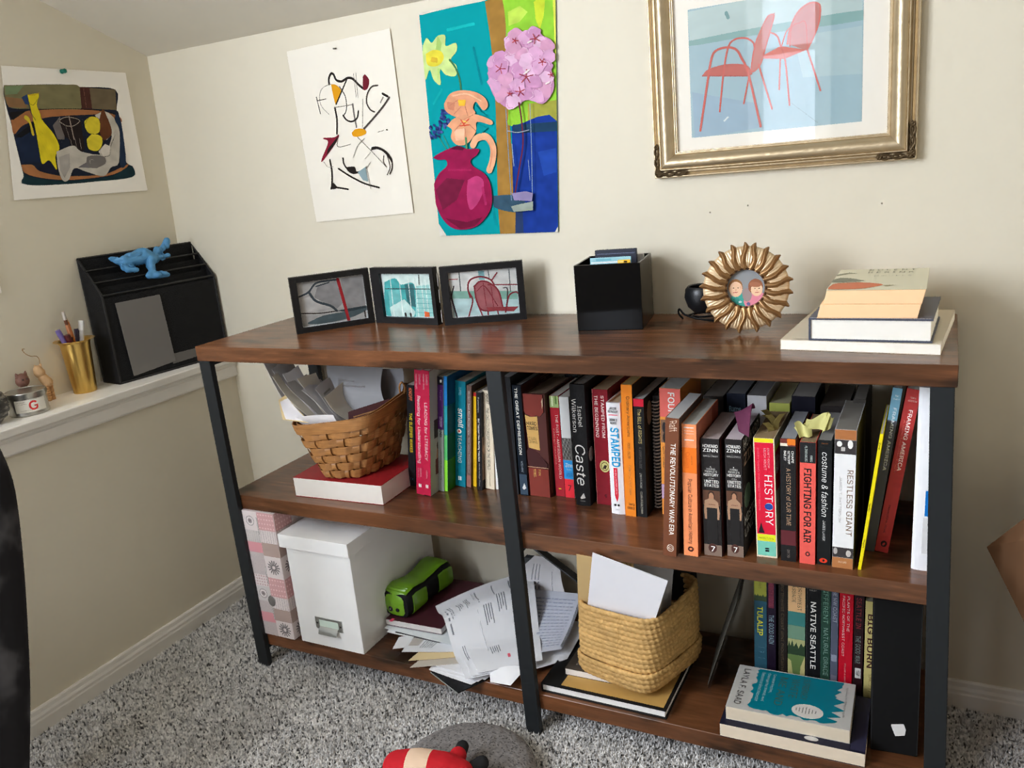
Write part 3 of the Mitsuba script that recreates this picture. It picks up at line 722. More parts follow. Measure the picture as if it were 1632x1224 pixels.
# ---------------------------------------------------------------- wall art
PIGMENT = (.93, .915, .89)
def art_paint(paint, key, M, jit=0.0, edge=None, z0=0.0002, dz=0.00004, wide=1.0):
    """Digitised drawing (tenths of a millimetre in the sheet's own plane) as flat colour on the sheet."""
    for i, (kind, rgb, w, pts) in enumerate(ART[key]):
        p = np.array(pts, float).reshape(-1, 2) * 1e-4
        if kind == 'p':
            cp = curve(np.vstack([p, p[:1]]), 4)[:-1] if len(p) > 5 else p
            g = sg.Polygon(cp).buffer(0)
        else: g = sg.LineString(curve(p, 5)).buffer(w * wide * 1e-4 / 2, quad_segs=4)
        g = g.intersection(CLIP[key]) if key in CLIP else g
        v, f = tri_poly(g)
        if edge and len(f): v, f = refine(v, f, edge)
        q = np.c_[v, np.full(len(v), z0 + i * dz)]
        paint.add(q @ M[:3, :3].T + M[:3, 3], f, tuple(c * m_ for c, m_ in zip(rgb, PIGMENT)), jit, i)
CLIP = {'chairs': sg.box(0, 0, .303, .229), 'flower': sg.Polygon([(0, .002), (.298, -.002), (.332, .4785), (.010, .4785)])}
def sheet_poly(pts, M, th=0.0008): return xf(extrude(sg.Polygon(pts), th), M @ trimesh.transformations.translation_matrix([0, 0, -th]))
paper = mat((238, 234, 224), 0.8, spec=0.2)
sill_paper = mat((240, 235, 226), 0.8, spec=0.2)
# (a x b must point into the room)
Mb = lambda x, z, y: frame((x, y, z), (1, 0, 0), (0, 0, 1), (0, -1, 0))
Ml = lambda y, z, x: frame((x, y, z), (0, 1, 0), (0.041, 0, 0.99916), (0.99916, 0, -0.041))

# still life on the left wall
t = thing('still_life_painting', 'unframed still life painting with yellow bottle pinned to the left wall', 'painting')
M = Ml(-.030, 1.148, xt(1.148) + .004)
obj('sheet', sheet_poly([(-.036, .0045), (.333, 0), (.3265, .293), (0, .2935)], M), sill_paper, t)
p = Paint(); art_paint(p, 'still', M, .25, .012); p.build('artwork', t)
t = thing('push_pin', 'dark green push pin holding the still life painting to the wall', 'push pin')
pz = (xt(1.435) + .004, .116, 1.4355)
obj('head', xf(lathe([(0, 0), (.0055, 0), (.0055, .002), (.0035, .003), (.003, .008), (.0052, .010), (.0052, .0125), (.003, .0135), (0, .0135)], 20), frame(pz, (0, 1, 0), (0, 0, 1), (1, 0, 0))), mat((10, 98, 84), .3), t, 40)
t = thing('paper_sheet', 'white paper corner at the far left edge of the left wall', 'paper')
obj('sheet', sheet_poly([(-.36, .006), (-.140, 0), (-.142, .16), (-.362, .16)], Ml(0, .953, xt(.953) + .003)), paper, t)
# abstract ink drawing
t = thing('abstract_drawing', 'abstract black line drawing with red and yellow shapes on white paper', 'drawing')
M = Mb(.069, 1.034, YW - .004)
obj('sheet', sheet_poly([(.014, 0), (.303, .007), (.298, .408), (0, .400)], M), mat((232, 226, 213), .8, spec=.15), t)
p = Paint(); art_paint(p, 'abstract', M, wide=1.35); p.build('artwork', t)
t = thing('drawing_tack', 'small metal tack at the top of the abstract drawing', 'tack')
obj('tack', box(.209, .217, YW - .010, YW - .005, 1.4195, 1.4225, .0008), mat((110, 104, 96), .4, .8), t)
# flowers
t = thing('flower_painting', 'unframed painting of red vase and flowers on turquoise and lime', 'painting')
M = Mb(.437, .983, YW - .004)
obj('sheet', sheet_poly([(0, .002), (.298, -.002), (.332, .4785), (.010, .4785)], M), mat((0, 146, 152), .8, spec=.1), t)
p = Paint(); art_paint(p, 'flower', M, .28, .010); p.build('artwork', t)
for x, z in ((.170, 1.333), (1.135, 1.013), (1.372, 1.003), (1.062, 1.004)):
    obj('nail_hole', xf(lathe([(0, .0004), (.0011, .0004), (.0016, 0)], 10), Mb(x, z, YW)), mat((120, 112, 98), .8), 'wall_back')

# gilt picture frame
t = thing('picture_frame', 'large ornate gilt frame holding a print of two red chairs', 'picture frame')
gilt = procmat('gilt', lambda p, n, uv: mix((0.42, 0.325, 0.195), (0.56, 0.445, 0.29), fbm(p.x * 18, p.y * 18, p.z * 40)), 0.40, 0.5, lambda p, n, uv: fbm(p.x * 120, p.y * 120, p.z * 120, 2), 0.0006, metallic=0.75)
fx0, fx1, fz0, fz1 = .959, 1.4265, 1.077, 1.470
prof = [(0, 0), (0, .017), (.0012, .0192), (.0026, .0192), (.0034, .0150), (.0052, .0138), (.0068, .0150), (.0084, .0160), (.0100, .0150), (.0116, .0150), (.0134, .0185), (.0142, .0262), (.0152, .0282), (.0164, .0282), (.0172, .0262), (.0190, .0290), (.0230, .0318), (.0275, .0326), (.0320, .0316), (.0365, .0285), (.0405, .0230), (.0425, .0190), (.0434, .0198), (.0448, .0198), (.0458, .0170), (.0475, .0170), (.048, .015), (.048, 0)]
def rail(p0, p1, inward):
    """A mitred moulding from p0 to p1 (x, z); the profile grows inward."""
    p0, p1, n = np.array(p0), np.array(p1), np.array(inward); d = (p1 - p0) / np.linalg.norm(p1 - p0); V, F = [], []
    for w, h in prof: V += [list(p0 + n * w + d * w) + [h], list(p1 + n * w - d * w) + [h]]
    for i in range(len(prof)):
        j = (i + 1) % len(prof); F += [[2 * i, 2 * i + 1, 2 * j + 1], [2 * i, 2 * j + 1, 2 * j]]
    V = np.array(V); return tm(np.c_[V[:, 0], YW - .001 - V[:, 2], V[:, 1]], F)
for a, b, n in (((fx0, fz0), (fx1, fz0), (0, 1)), ((fx1, fz0), (fx1, fz1), (-1, 0)), ((fx1, fz1), (fx0, fz1), (0, -1)), ((fx0, fz1), (fx0, fz0), (1, 0))):
    obj('rail', rail(a, b, n), gilt, t, 25)
orn = mat((96, 80, 58), .38, .7)
def scroll(o, s, v):
    """Scrollwork on a frame corner: raised curls running along two sides."""
    m = []
    for ax in (0, 1):
        def at(u, w, h): q = (u, w) if ax == 0 else (w, u); return (o[0] + s[0] * q[0], YW - .001 - h, o[1] + s[1] * q[1])
        L = .062
        for ph, am, hh in ((0, .0042, .0215), (math.pi, .0040, .0205)):
            us = np.linspace(.006, L, 30); m.append(tube([at(u, .0070 + am * math.sin(2 * math.pi * u / .040 + ph), hh) for u in us], .0019, 6))
        for c in (.012, .060):
            th = np.linspace(0, 9, 26); m.append(tube([at(c + .0045 * (1 - q / 11) * math.cos(q), .0070 + .0048 * (1 - q / 11) * math.sin(q), .0225) for q in th], .0017, 6))
        for u in (.022, .032, .042, .050):
            b = trimesh.creation.icosphere(2, .0045); b.apply_scale([1.5 if ax == 0 else .7, .5, .7 if ax == 0 else 1.5]); b.apply_translation(at(u, .0070 + .001 * math.sin(u * 300), .0185)); m.append(b)
    return m
for o, s in (((fx0, fz0), (1, 1)), ((fx1, fz0), (-1, 1)), ((fx0, fz1), (1, -1)), ((fx1, fz1), (-1, -1))):
    obj('corner_ornament', scroll(o, s, 0), orn, t, 40)
obj('mount', box(fx0 + .040, fx1 - .040, YW - .011, YW - .004, fz0 + .040, fz1 - .040), mat((232, 227, 216), .8, spec=.15), t)
M = Mb(1.034, 1.148, YW - .0115)
p = Paint(); v, f = tri_poly(sg.Polygon([(0, .0), (.303, .0), (.303, .229), (0, .229)]))
p.add(np.c_[v, np.zeros(len(v))] @ M[:3, :3].T + M[:3, 3], f, (154, 179, 187)); art_paint(p, 'chairs', M, .06, .02); p.build('print', t)
obj('glass', xf(tm([(0, 0, 0), (fx1 - fx0 - .092, 0, 0), (fx1 - fx0 - .092, fz1 - fz0 - .092, 0), (0, fz1 - fz0 - .092, 0)], [[0, 1, 2], [0, 2, 3]]), Mb(fx0 + .046, fz0 + .046, YW - .0165)), 'pane_glass', t)

# ---------------------------------------------------------------- on top of the bookshelf
black_frame = mat((18, 17, 18), .4, spec=.3)
TF = thing('hinged_photo_frame', 'black three-leaf hinged photo frame standing on the left of the bookshelf top', 'photo frame')
def panel(label, a, b, key, pic):
    """One leaf of the hinged frame: a -> b is its front lower edge."""
    a, b = np.array(a), np.array(b); L = np.linalg.norm(b - a); d = (b - a) / L; d3 = np.array([d[0], d[1], 0]); n = np.array([d[1], -d[0], 0]); hh = .1275
    M = frame((a[0], a[1], H), d3, (0, 0, 1), n)
    o = sg.box(.0008, 0, L - .0008, hh); xs = np.array(pic); inner = sg.box(xs[0] - .0012, xs[2] - .0012, xs[1] + .0012, xs[3] + .0012)
    t = obj('leaf', xf(extrude(o.difference(inner), .016), M @ trimesh.transformations.translation_matrix([0, 0, -.016])), black_frame, TF, label=label)
    obj('back', xf(box(xs[0] - .003, xs[1] + .003, xs[2] - .003, xs[3] + .003, -.0125, -.0085), M), mat((60, 52, 46), .8), t)
    p = Paint(); K = M @ trimesh.transformations.translation_matrix([0, 0, -.0085])
    CLIP[key] = inner.buffer(-.0006); v, f = tri_poly(inner); p.add(np.c_[v, np.full(len(v), .0001)] @ K[:3, :3].T + K[:3, 3], f, (200, 204, 206))
    art_paint(p, key, K, .35, .006, wide=1.5); p.build('photograph', t)
def pic_box(key):
    q = np.array(ART[key][0][3], float).reshape(-1, 2) * 1e-4; x = np.sort(q[:, 0]); z = np.sort(q[:, 1]); return (x[:2].mean(), x[2:].mean(), z[:2].mean(), z[2:].mean())
panel('left leaf with a photo of a red bar on grey stone', (.182, .131), (.302, .266), 'tri_left', pic_box('tri_left'))
panel('middle leaf with a photo of a pale blue glass tower', (.307, .262), (.491, .239), 'tri_mid', pic_box('tri_mid'))
panel('right leaf with a photo of a dark red garden chair', (.509, .236), (.675, .308), 'tri_right', pic_box('tri_right'))
steel = mat((190, 186, 178), .3, 1.0)
for x, y in ((.3035, .2675), (.5005, .2420)):
    for z in (.006, .050, .086): obj('hinge', tube([(x, y, H + z), (x, y, H + z + .028)], .0019, 10), steel, TF, 40)

# black cube box with papers
t = thing('cube_holder', 'glossy black open-topped cube box holding papers on the bookshelf', 'box')
o = np.array([.8405, .1955, H]); a = np.array([.9878, .1555, 0]); b = np.array([-.1555, .9878, 0]); MC = frame(o, a, b, (0, 0, 1))
gloss_black = mat((5, 5, 6), .08, spec=.25)
W_, D_, H_ = .128, .139, .1285
obj('body', [xf(box(*q, .0008), MC) for q in ((0, W_, 0, .004, 0, H_), (0, W_, D_ - .004, D_, 0, H_), (0, .004, .004, D_ - .004, 0, H_), (W_ - .004, W_, .004, D_ - .004, 0, H_), (.004, W_ - .004, .004, D_ - .004, 0, .004))], gloss_black, t)
def slip(name, label, q, th, rgb, cat='card', rough=.6, prints=()):
    t = thing(name, label, cat); x0, x1, y0, y1, z0, z1 = q; lean = .0
    obj('card', xf(box(x0, x1, y0, y0 + th, z0, z1, min(.0008, th / 3)), MC), mat(rgb, rough), t)
    p = Paint()
    for (u0, u1, v0, v1, c) in prints:
        v, f = tri_poly(sg.Polygon([(u0, v0), (u1, v0), (u1, v1), (u0, v1)]))
        p.add(np.c_[v[:, 0], np.full(len(v), y0 - .0004), v[:, 1]] @ MC[:3, :3].T + MC[:3, 3], f, c)
    p.build('print', t)
slip('notebook', 'dark blue notebook standing tallest inside the black cube box', (.030, .112, .060, 0, .006, .148), .012, (36, 40, 56), 'notebook', .5, ((.034, .109, .1395, .1415, (92, 98, 118)),))
slip('greeting_card', 'pale blue card with white edge inside the black cube box', (.028, .108, .022, 0, .006, .1385), .0012, (150, 198, 208), 'card', .6, ((.030, .106, .1275, .1305, (236, 238, 238)), (.040, .070, .132, .136, (120, 180, 196))))
slip('yellow_card', 'bright yellow card tip poking out at the front of the black cube box', (.084, .108, .012, 0, .006, .1335), .0012, (246, 184, 30), 'card', .6, ((.096, .102, .128, .1315, (60, 40, 20)), (.085, .095, .1285, .1325, (250, 220, 120))))
slip('white_card', 'white folded paper at the back right of the black cube box', (.105, .122, .085, 0, .006, .1345), .006, (214, 210, 206), 'paper', .8)

# sun-shaped frame
t = thing('sun_photo_frame', 'round gold sun-shaped frame with wavy rays and a photo of two children', 'photo frame')
sn = np.array([.2071, -.9783, 0]); sx = np.array([.9783, .2071, 0]); tilt = .16
nz = np.array([sn[0] * math.cos(tilt), sn[1] * math.cos(tilt), math.sin(tilt)]); up = np.cross(nz, sx)
MS = frame(np.array([1.166, .1955, H + .0805]), sx, up, nz)
gold = procmat('old_gold', lambda p, n, uv: mix((0.20, 0.10, 0.037), (0.34, 0.185, 0.072), fbm(p.x * 60, p.y * 60, p.z * 60)), 0.34, 0.5, metallic=0.55)
pale_gold = procmat('pale_gold', lambda p, n, uv: mix((0.56, 0.40, 0.225), (0.74, 0.56, 0.345), fbm(p.x * 90, p.y * 90, p.z * 90)), 0.38, 0.5, metallic=0.25)
# fluted back ring
nseg = 240; th = np.arange(nseg) * 2 * np.pi / nseg; V = []; Rr = [.0345, .0365, .047, .058, .068, .0735, .0735, .0345]
Zz = [-.004, .0035, .0055, .0050, .0035, .001, -.005, -.005]
for r, z in zip(Rr, Zz):
    fl = .0011 * np.sin(th * 80) * (1 if .036 < r < .0734 and z > 0 else 0)
    V.append(np.c_[r * np.cos(th), r * np.sin(th), z + fl])
V = np.vstack(V); F = []
for i in range(len(Rr) - 1):
    for k in range(nseg):
        l = (k + 1) % nseg; F += [[i * nseg + k, i * nseg + l, (i + 1) * nseg + l], [i * nseg + k, (i + 1) * nseg + l, (i + 1) * nseg + k]]
obj('ring', xf(tm(V, F), MS), pale_gold, t, True)
def ray_mesh(an, s):
    """One wavy ray: ridged, widest at the hole, hooked at the tip."""
    u = np.linspace(0, 1, 22); r = .0325 + u * .0475; off = s * (.0042 * np.sin(u * 5.6)) * (0.35 + u * .75); w = .0086 * (1 - .50 * u) * np.clip((1 - u) * 7, .12, 1) ** .5
    V = []
    for i in range(len(u)):
        hgt = .0055 + .0045 * math.sin(min(1, u[i] * 1.2) * math.pi * .8)
        for k, z in ((-1, .001), (-.62, hgt * .62), (-.1, hgt), (.22, hgt * .92), (.72, hgt * .55), (1, .001)): V.append((r[i], off[i] + k * w[i], z))
    m = 6; F = []
    for i in range(len(u) - 1):
        for k in range(m - 1): F += [[i * m + k, (i + 1) * m + k, (i + 1) * m + k + 1], [i * m + k, (i + 1) * m + k + 1, i * m + k + 1]]
        F += [[i * m + m - 1, (i + 1) * m + m - 1, (i + 1) * m], [i * m + m - 1, (i + 1) * m, i * m]]
    F += [[0, k, k + 1] for k in range(1, m - 1)] + [[(len(u) - 1) * m, (len(u) - 1) * m + k + 1, (len(u) - 1) * m + k] for k in range(1, m - 1)]
    mm = tm(V, F); mm.apply_transform(trimesh.transformations.rotation_matrix(an, [0, 0, 1])); return xf(mm, MS)
for i in range(21): obj('ray', ray_mesh(math.radians(92 + i * 360 / 21), 1 if i % 21 < 11 else -1), gold, t, 50)
obj('rim', xf(lathe([(.0320, -.004), (.0350, -.004), (.0358, .004), (.0345, .0062), (.0325, .004), (.0320, -.004)], 60), MS), mat((70, 44, 22), .45, .4), t, 40)
obj('back', xf(lathe([(0, -.0045), (.034, -.0045), (.034, -.0035), (0, -.0035)], 40), MS), mat((60, 50, 40), .8), t)
kp = Paint(); KM = MS @ trimesh.transformations.translation_matrix([0, 0, -.0034])
disc = sg.Point(0, 0).buffer(.0322, quad_segs=16)
def blob(cx, cy, rx, ry, rot=0):
    from shapely import affinity
    return affinity.translate(affinity.rotate(affinity.scale(sg.Point(0, 0).buffer(1, quad_segs=8), rx, ry), rot), cx, cy)
kid = [(disc, (146, 148, 150)), (blob(-.012, -.026, .017, .017), (72, 160, 148)), (blob(-.017, -.022, .006, .006), (58, 140, 130)), (blob(.016, -.023, .020, .017), (226, 140, 156)), (blob(0.002, -.012, .008, .012), (160, 140, 138)),
       (blob(-.0175, .002, .0125, .0145), (150, 104, 66)), (blob(-.0170, -.0015, .0112, .0135), (238, 196, 162)), (blob(-.008, .002, .002, .0035), (226, 180, 150)), (blob(-.018, -.007, .0045, .0009, 5), (190, 110, 100)), (blob(-.021, .001, .0012, .0008), (90, 70, 60)), (blob(-.013, .001, .0012, .0008), (90, 70, 60)), (blob(-.017, -.003, .001, .0016), (216, 168, 138)),
       (blob(.0165, .002, .0125, .0135), (150, 96, 70)), (blob(.0185, -.0035, .0100, .0115), (240, 202, 166)), (blob(.016, .0055, .010, .0045, -8), (170, 112, 84)), (blob(.019, -.0085, .004, .0009, 3), (196, 116, 106)), (blob(.0155, -.0015, .0012, .0008), (90, 70, 60)), (blob(.0225, -.0015, .0012, .0008), (90, 70, 60)), (blob(.019, -.005, .001, .0014), (222, 176, 146)), (blob(-.010, -.024, .003, .002), (190, 215, 215)), (blob(.004, -.028, .003, .003), (110, 100, 140))]
for i, (g, c) in enumerate(kid):
    v, f = tri_poly(g.intersection(disc)); kp.add(np.c_[v, np.full(len(v), .0001 + i * .00004)] @ KM[:3, :3].T + KM[:3, 3], f, c)
kp.build('photograph', t, 'print_satin')
obj('easel_leg', xf(box(-.012, .012, -.066, .010, -.020, -.017, .001), MS @ trimesh.transformations.rotation_matrix(.30, [1, 0, 0])), mat((36, 28, 22), .7), t)

# small black pot on a wire stand behind the sun frame
t = thing('black_bowl', 'small black bowl on a bent wire stand behind the sun frame', 'bowl')
c = np.array([1.058, .318])
obj('bowl', xf(lathe([(0, .004), (.018, .006), (.030, .018), (.036, .036), (.034, .052), (.029, .058), (.027, .056), (.031, .048), (.032, .036), (.026, .020), (.012, .012), (0, .012)], 36), trimesh.transformations.translation_matrix([c[0], c[1], H + .008])), mat((16, 17, 19), .35), t, 40)
wire = [(c[0] - .040, c[1] - .006, H + .0012), (c[0] - .047, c[1] - .010, H + .012), (c[0] - .044, c[1] - .014, H + .022), (c[0] - .030, c[1] - .026, H + .013), (c[0], c[1] - .036, H + .007), (c[0] + .030, c[1] - .030, H + .0022), (c[0] + .042, c[1] - .010, H + .0022)]
obj('stand', [tube(curve(wire, 6), .0019, 8), tube(curve([(c[0] - .036, c[1] + .012, H + .003), (c[0] - .015, c[1] + .028, H + .008), (c[0] + .02, c[1] + .030, H + .008), (c[0] + .04, c[1], H + .0022)], 6), .0019, 8), xf(lathe([(.022, .010), (.024, .008), (.022, .006), (.020, .008), (.022, .010)], 24), trimesh.transformations.translation_matrix([c[0], c[1], H])) ], mat((20, 20, 22), .3, .5), t, 40)

# ---------------------------------------------------------------- books
def book(key, M, w, h, d, cover, page=(206, 200, 188), hard=False, spine=(), side=(), label=None, group=None, cat='book', m_rough=.42, round_=0.0, front=None, flip=False):
    """A closed book in its own frame: x across the spine, y up the spine, z back from the spine to the fore edge."""
    cover = tuple(int(c * .78) for c in cover) if max(cover) < 60 else cover
    t = thing(key, label, cat, group); ct = .0026 if hard else .0009; cm = mat(cover, m_rough, spec=.2)
    r = round_; o = [(0, d), (0, r * .7)] + [(w * q, r * .7 * (1 - math.sin(math.pi * q))) for q in ((.08, .2, .35, .5, .65, .8, .92) if r else (.06, .94))] + [(w, r * .7), (w, d), (w - ct, d), (w - ct, r + ct), (ct, r + ct), (ct, d)]
    prof = sg.Polygon(o).buffer(0)
    # extruded along the spine (local y)
    MX = np.eye(4); MX[:3, 0], MX[:3, 1], MX[:3, 2] = (1, 0, 0), (0, 0, 1), (0, 1, 0)
    c = xf(extrude(prof, h), MX); c.invert(); obj('cover', xf(c, M), cm, t)
    ins = .003 if hard else .0004
    obj('pages', xf(box(ct, w - ct, ins, h - ins, r + ct, d - ins), M), mat(page, .9, spec=.1), t)
    p = Paint(); k = [0]
    def put(v2, f, rgb, face):
        k[0] += 1; z = -.0003 - .00003 * k[0] if face == 's' else (w + .0003 + .00003 * k[0] if face == 'r' else -.0003 - .00003 * k[0])
        q = np.c_[v2[:, 0], v2[:, 1], np.full(len(v2), z)] if face == 's' else np.c_[np.full(len(v2), z), v2[:, 1], v2[:, 0]]
        p.add(q @ M[:3, :3].T + M[:3, 3], f, rgb)
    def do(items, face):
        W = w if face == 's' else d
        for it in items:
            if it[0] == 'r':      # band: across c0..c1, along t0..t1 measured from the head
                _, c0, c1, t0, t1, rgb = it; v, f = tri_poly(sg.box(W * c0 + .0002, h * (1 - t1) + .0002, W * c1 - .0002, h * (1 - t0) - .0002)); put(v, f, rgb, face)
            elif it[0] == 'e':    # ellipse
                _, c0, c1, t0, t1, rgb = it; v, f = tri_poly(blob(W * (c0 + c1) / 2, h * (1 - (t0 + t1) / 2), W * (c1 - c0) / 2, h * (t1 - t0) / 2)); put(v, f, rgb, face)
            elif it[0] == 'g':    # polygon
                _, pts, rgb = it; v, f = tri_poly(sg.Polygon([(W * a, h * (1 - b)) for a, b in pts]).buffer(0)); put(v, f, rgb, face)
            elif it[0] == 't':    # lettering down the spine, tops of the letters to the right
                _, s, c0, c1, t0, t1, rgb = it[:7]; v, f = text2(s, len(it) > 7 and it[7] > 0); sh = it[8] if len(it) > 8 else 0
                x = v[:, 0] * (t1 - t0) * h; y = v[:, 1] * (c1 - c0) * W; put(np.c_[W * c0 + y, h * (1 - t0) - x - sh * y], f, rgb, face)
            elif it[0] == 'h':    # lettering across
                _, s, c0, c1, t0, t1, rgb = it[:7]; v, f = text2(s, len(it) > 7 and it[7] > 0)
                put(np.c_[W * (c0 + (c1 - c0) * v[:, 0]), h * (1 - t1 + (t1 - t0) * v[:, 1])], f, rgb, face)
    do(spine, 's'); do(side, 'r'); p.build('print', t, 'print_satin')
    return t
def stand(x, y, z, w, lean=0.0, yaw=0.0):
    cl, sl_ = math.cos(lean), math.sin(lean); R = trimesh.transformations.rotation_matrix(yaw, [0, 0, 1])[:3, :3]
    a, b, cdir = R @ np.array([cl, 0, -sl_]), R @ np.array([sl_, 0, cl]), R @ np.array([0, 1.0, 0])
    return frame((x, y, z + (max(0, w * sl_))), a, b, cdir)
WH, BK = (238, 236, 230), (24, 24, 26)
G1 = 'books on the middle shelf'
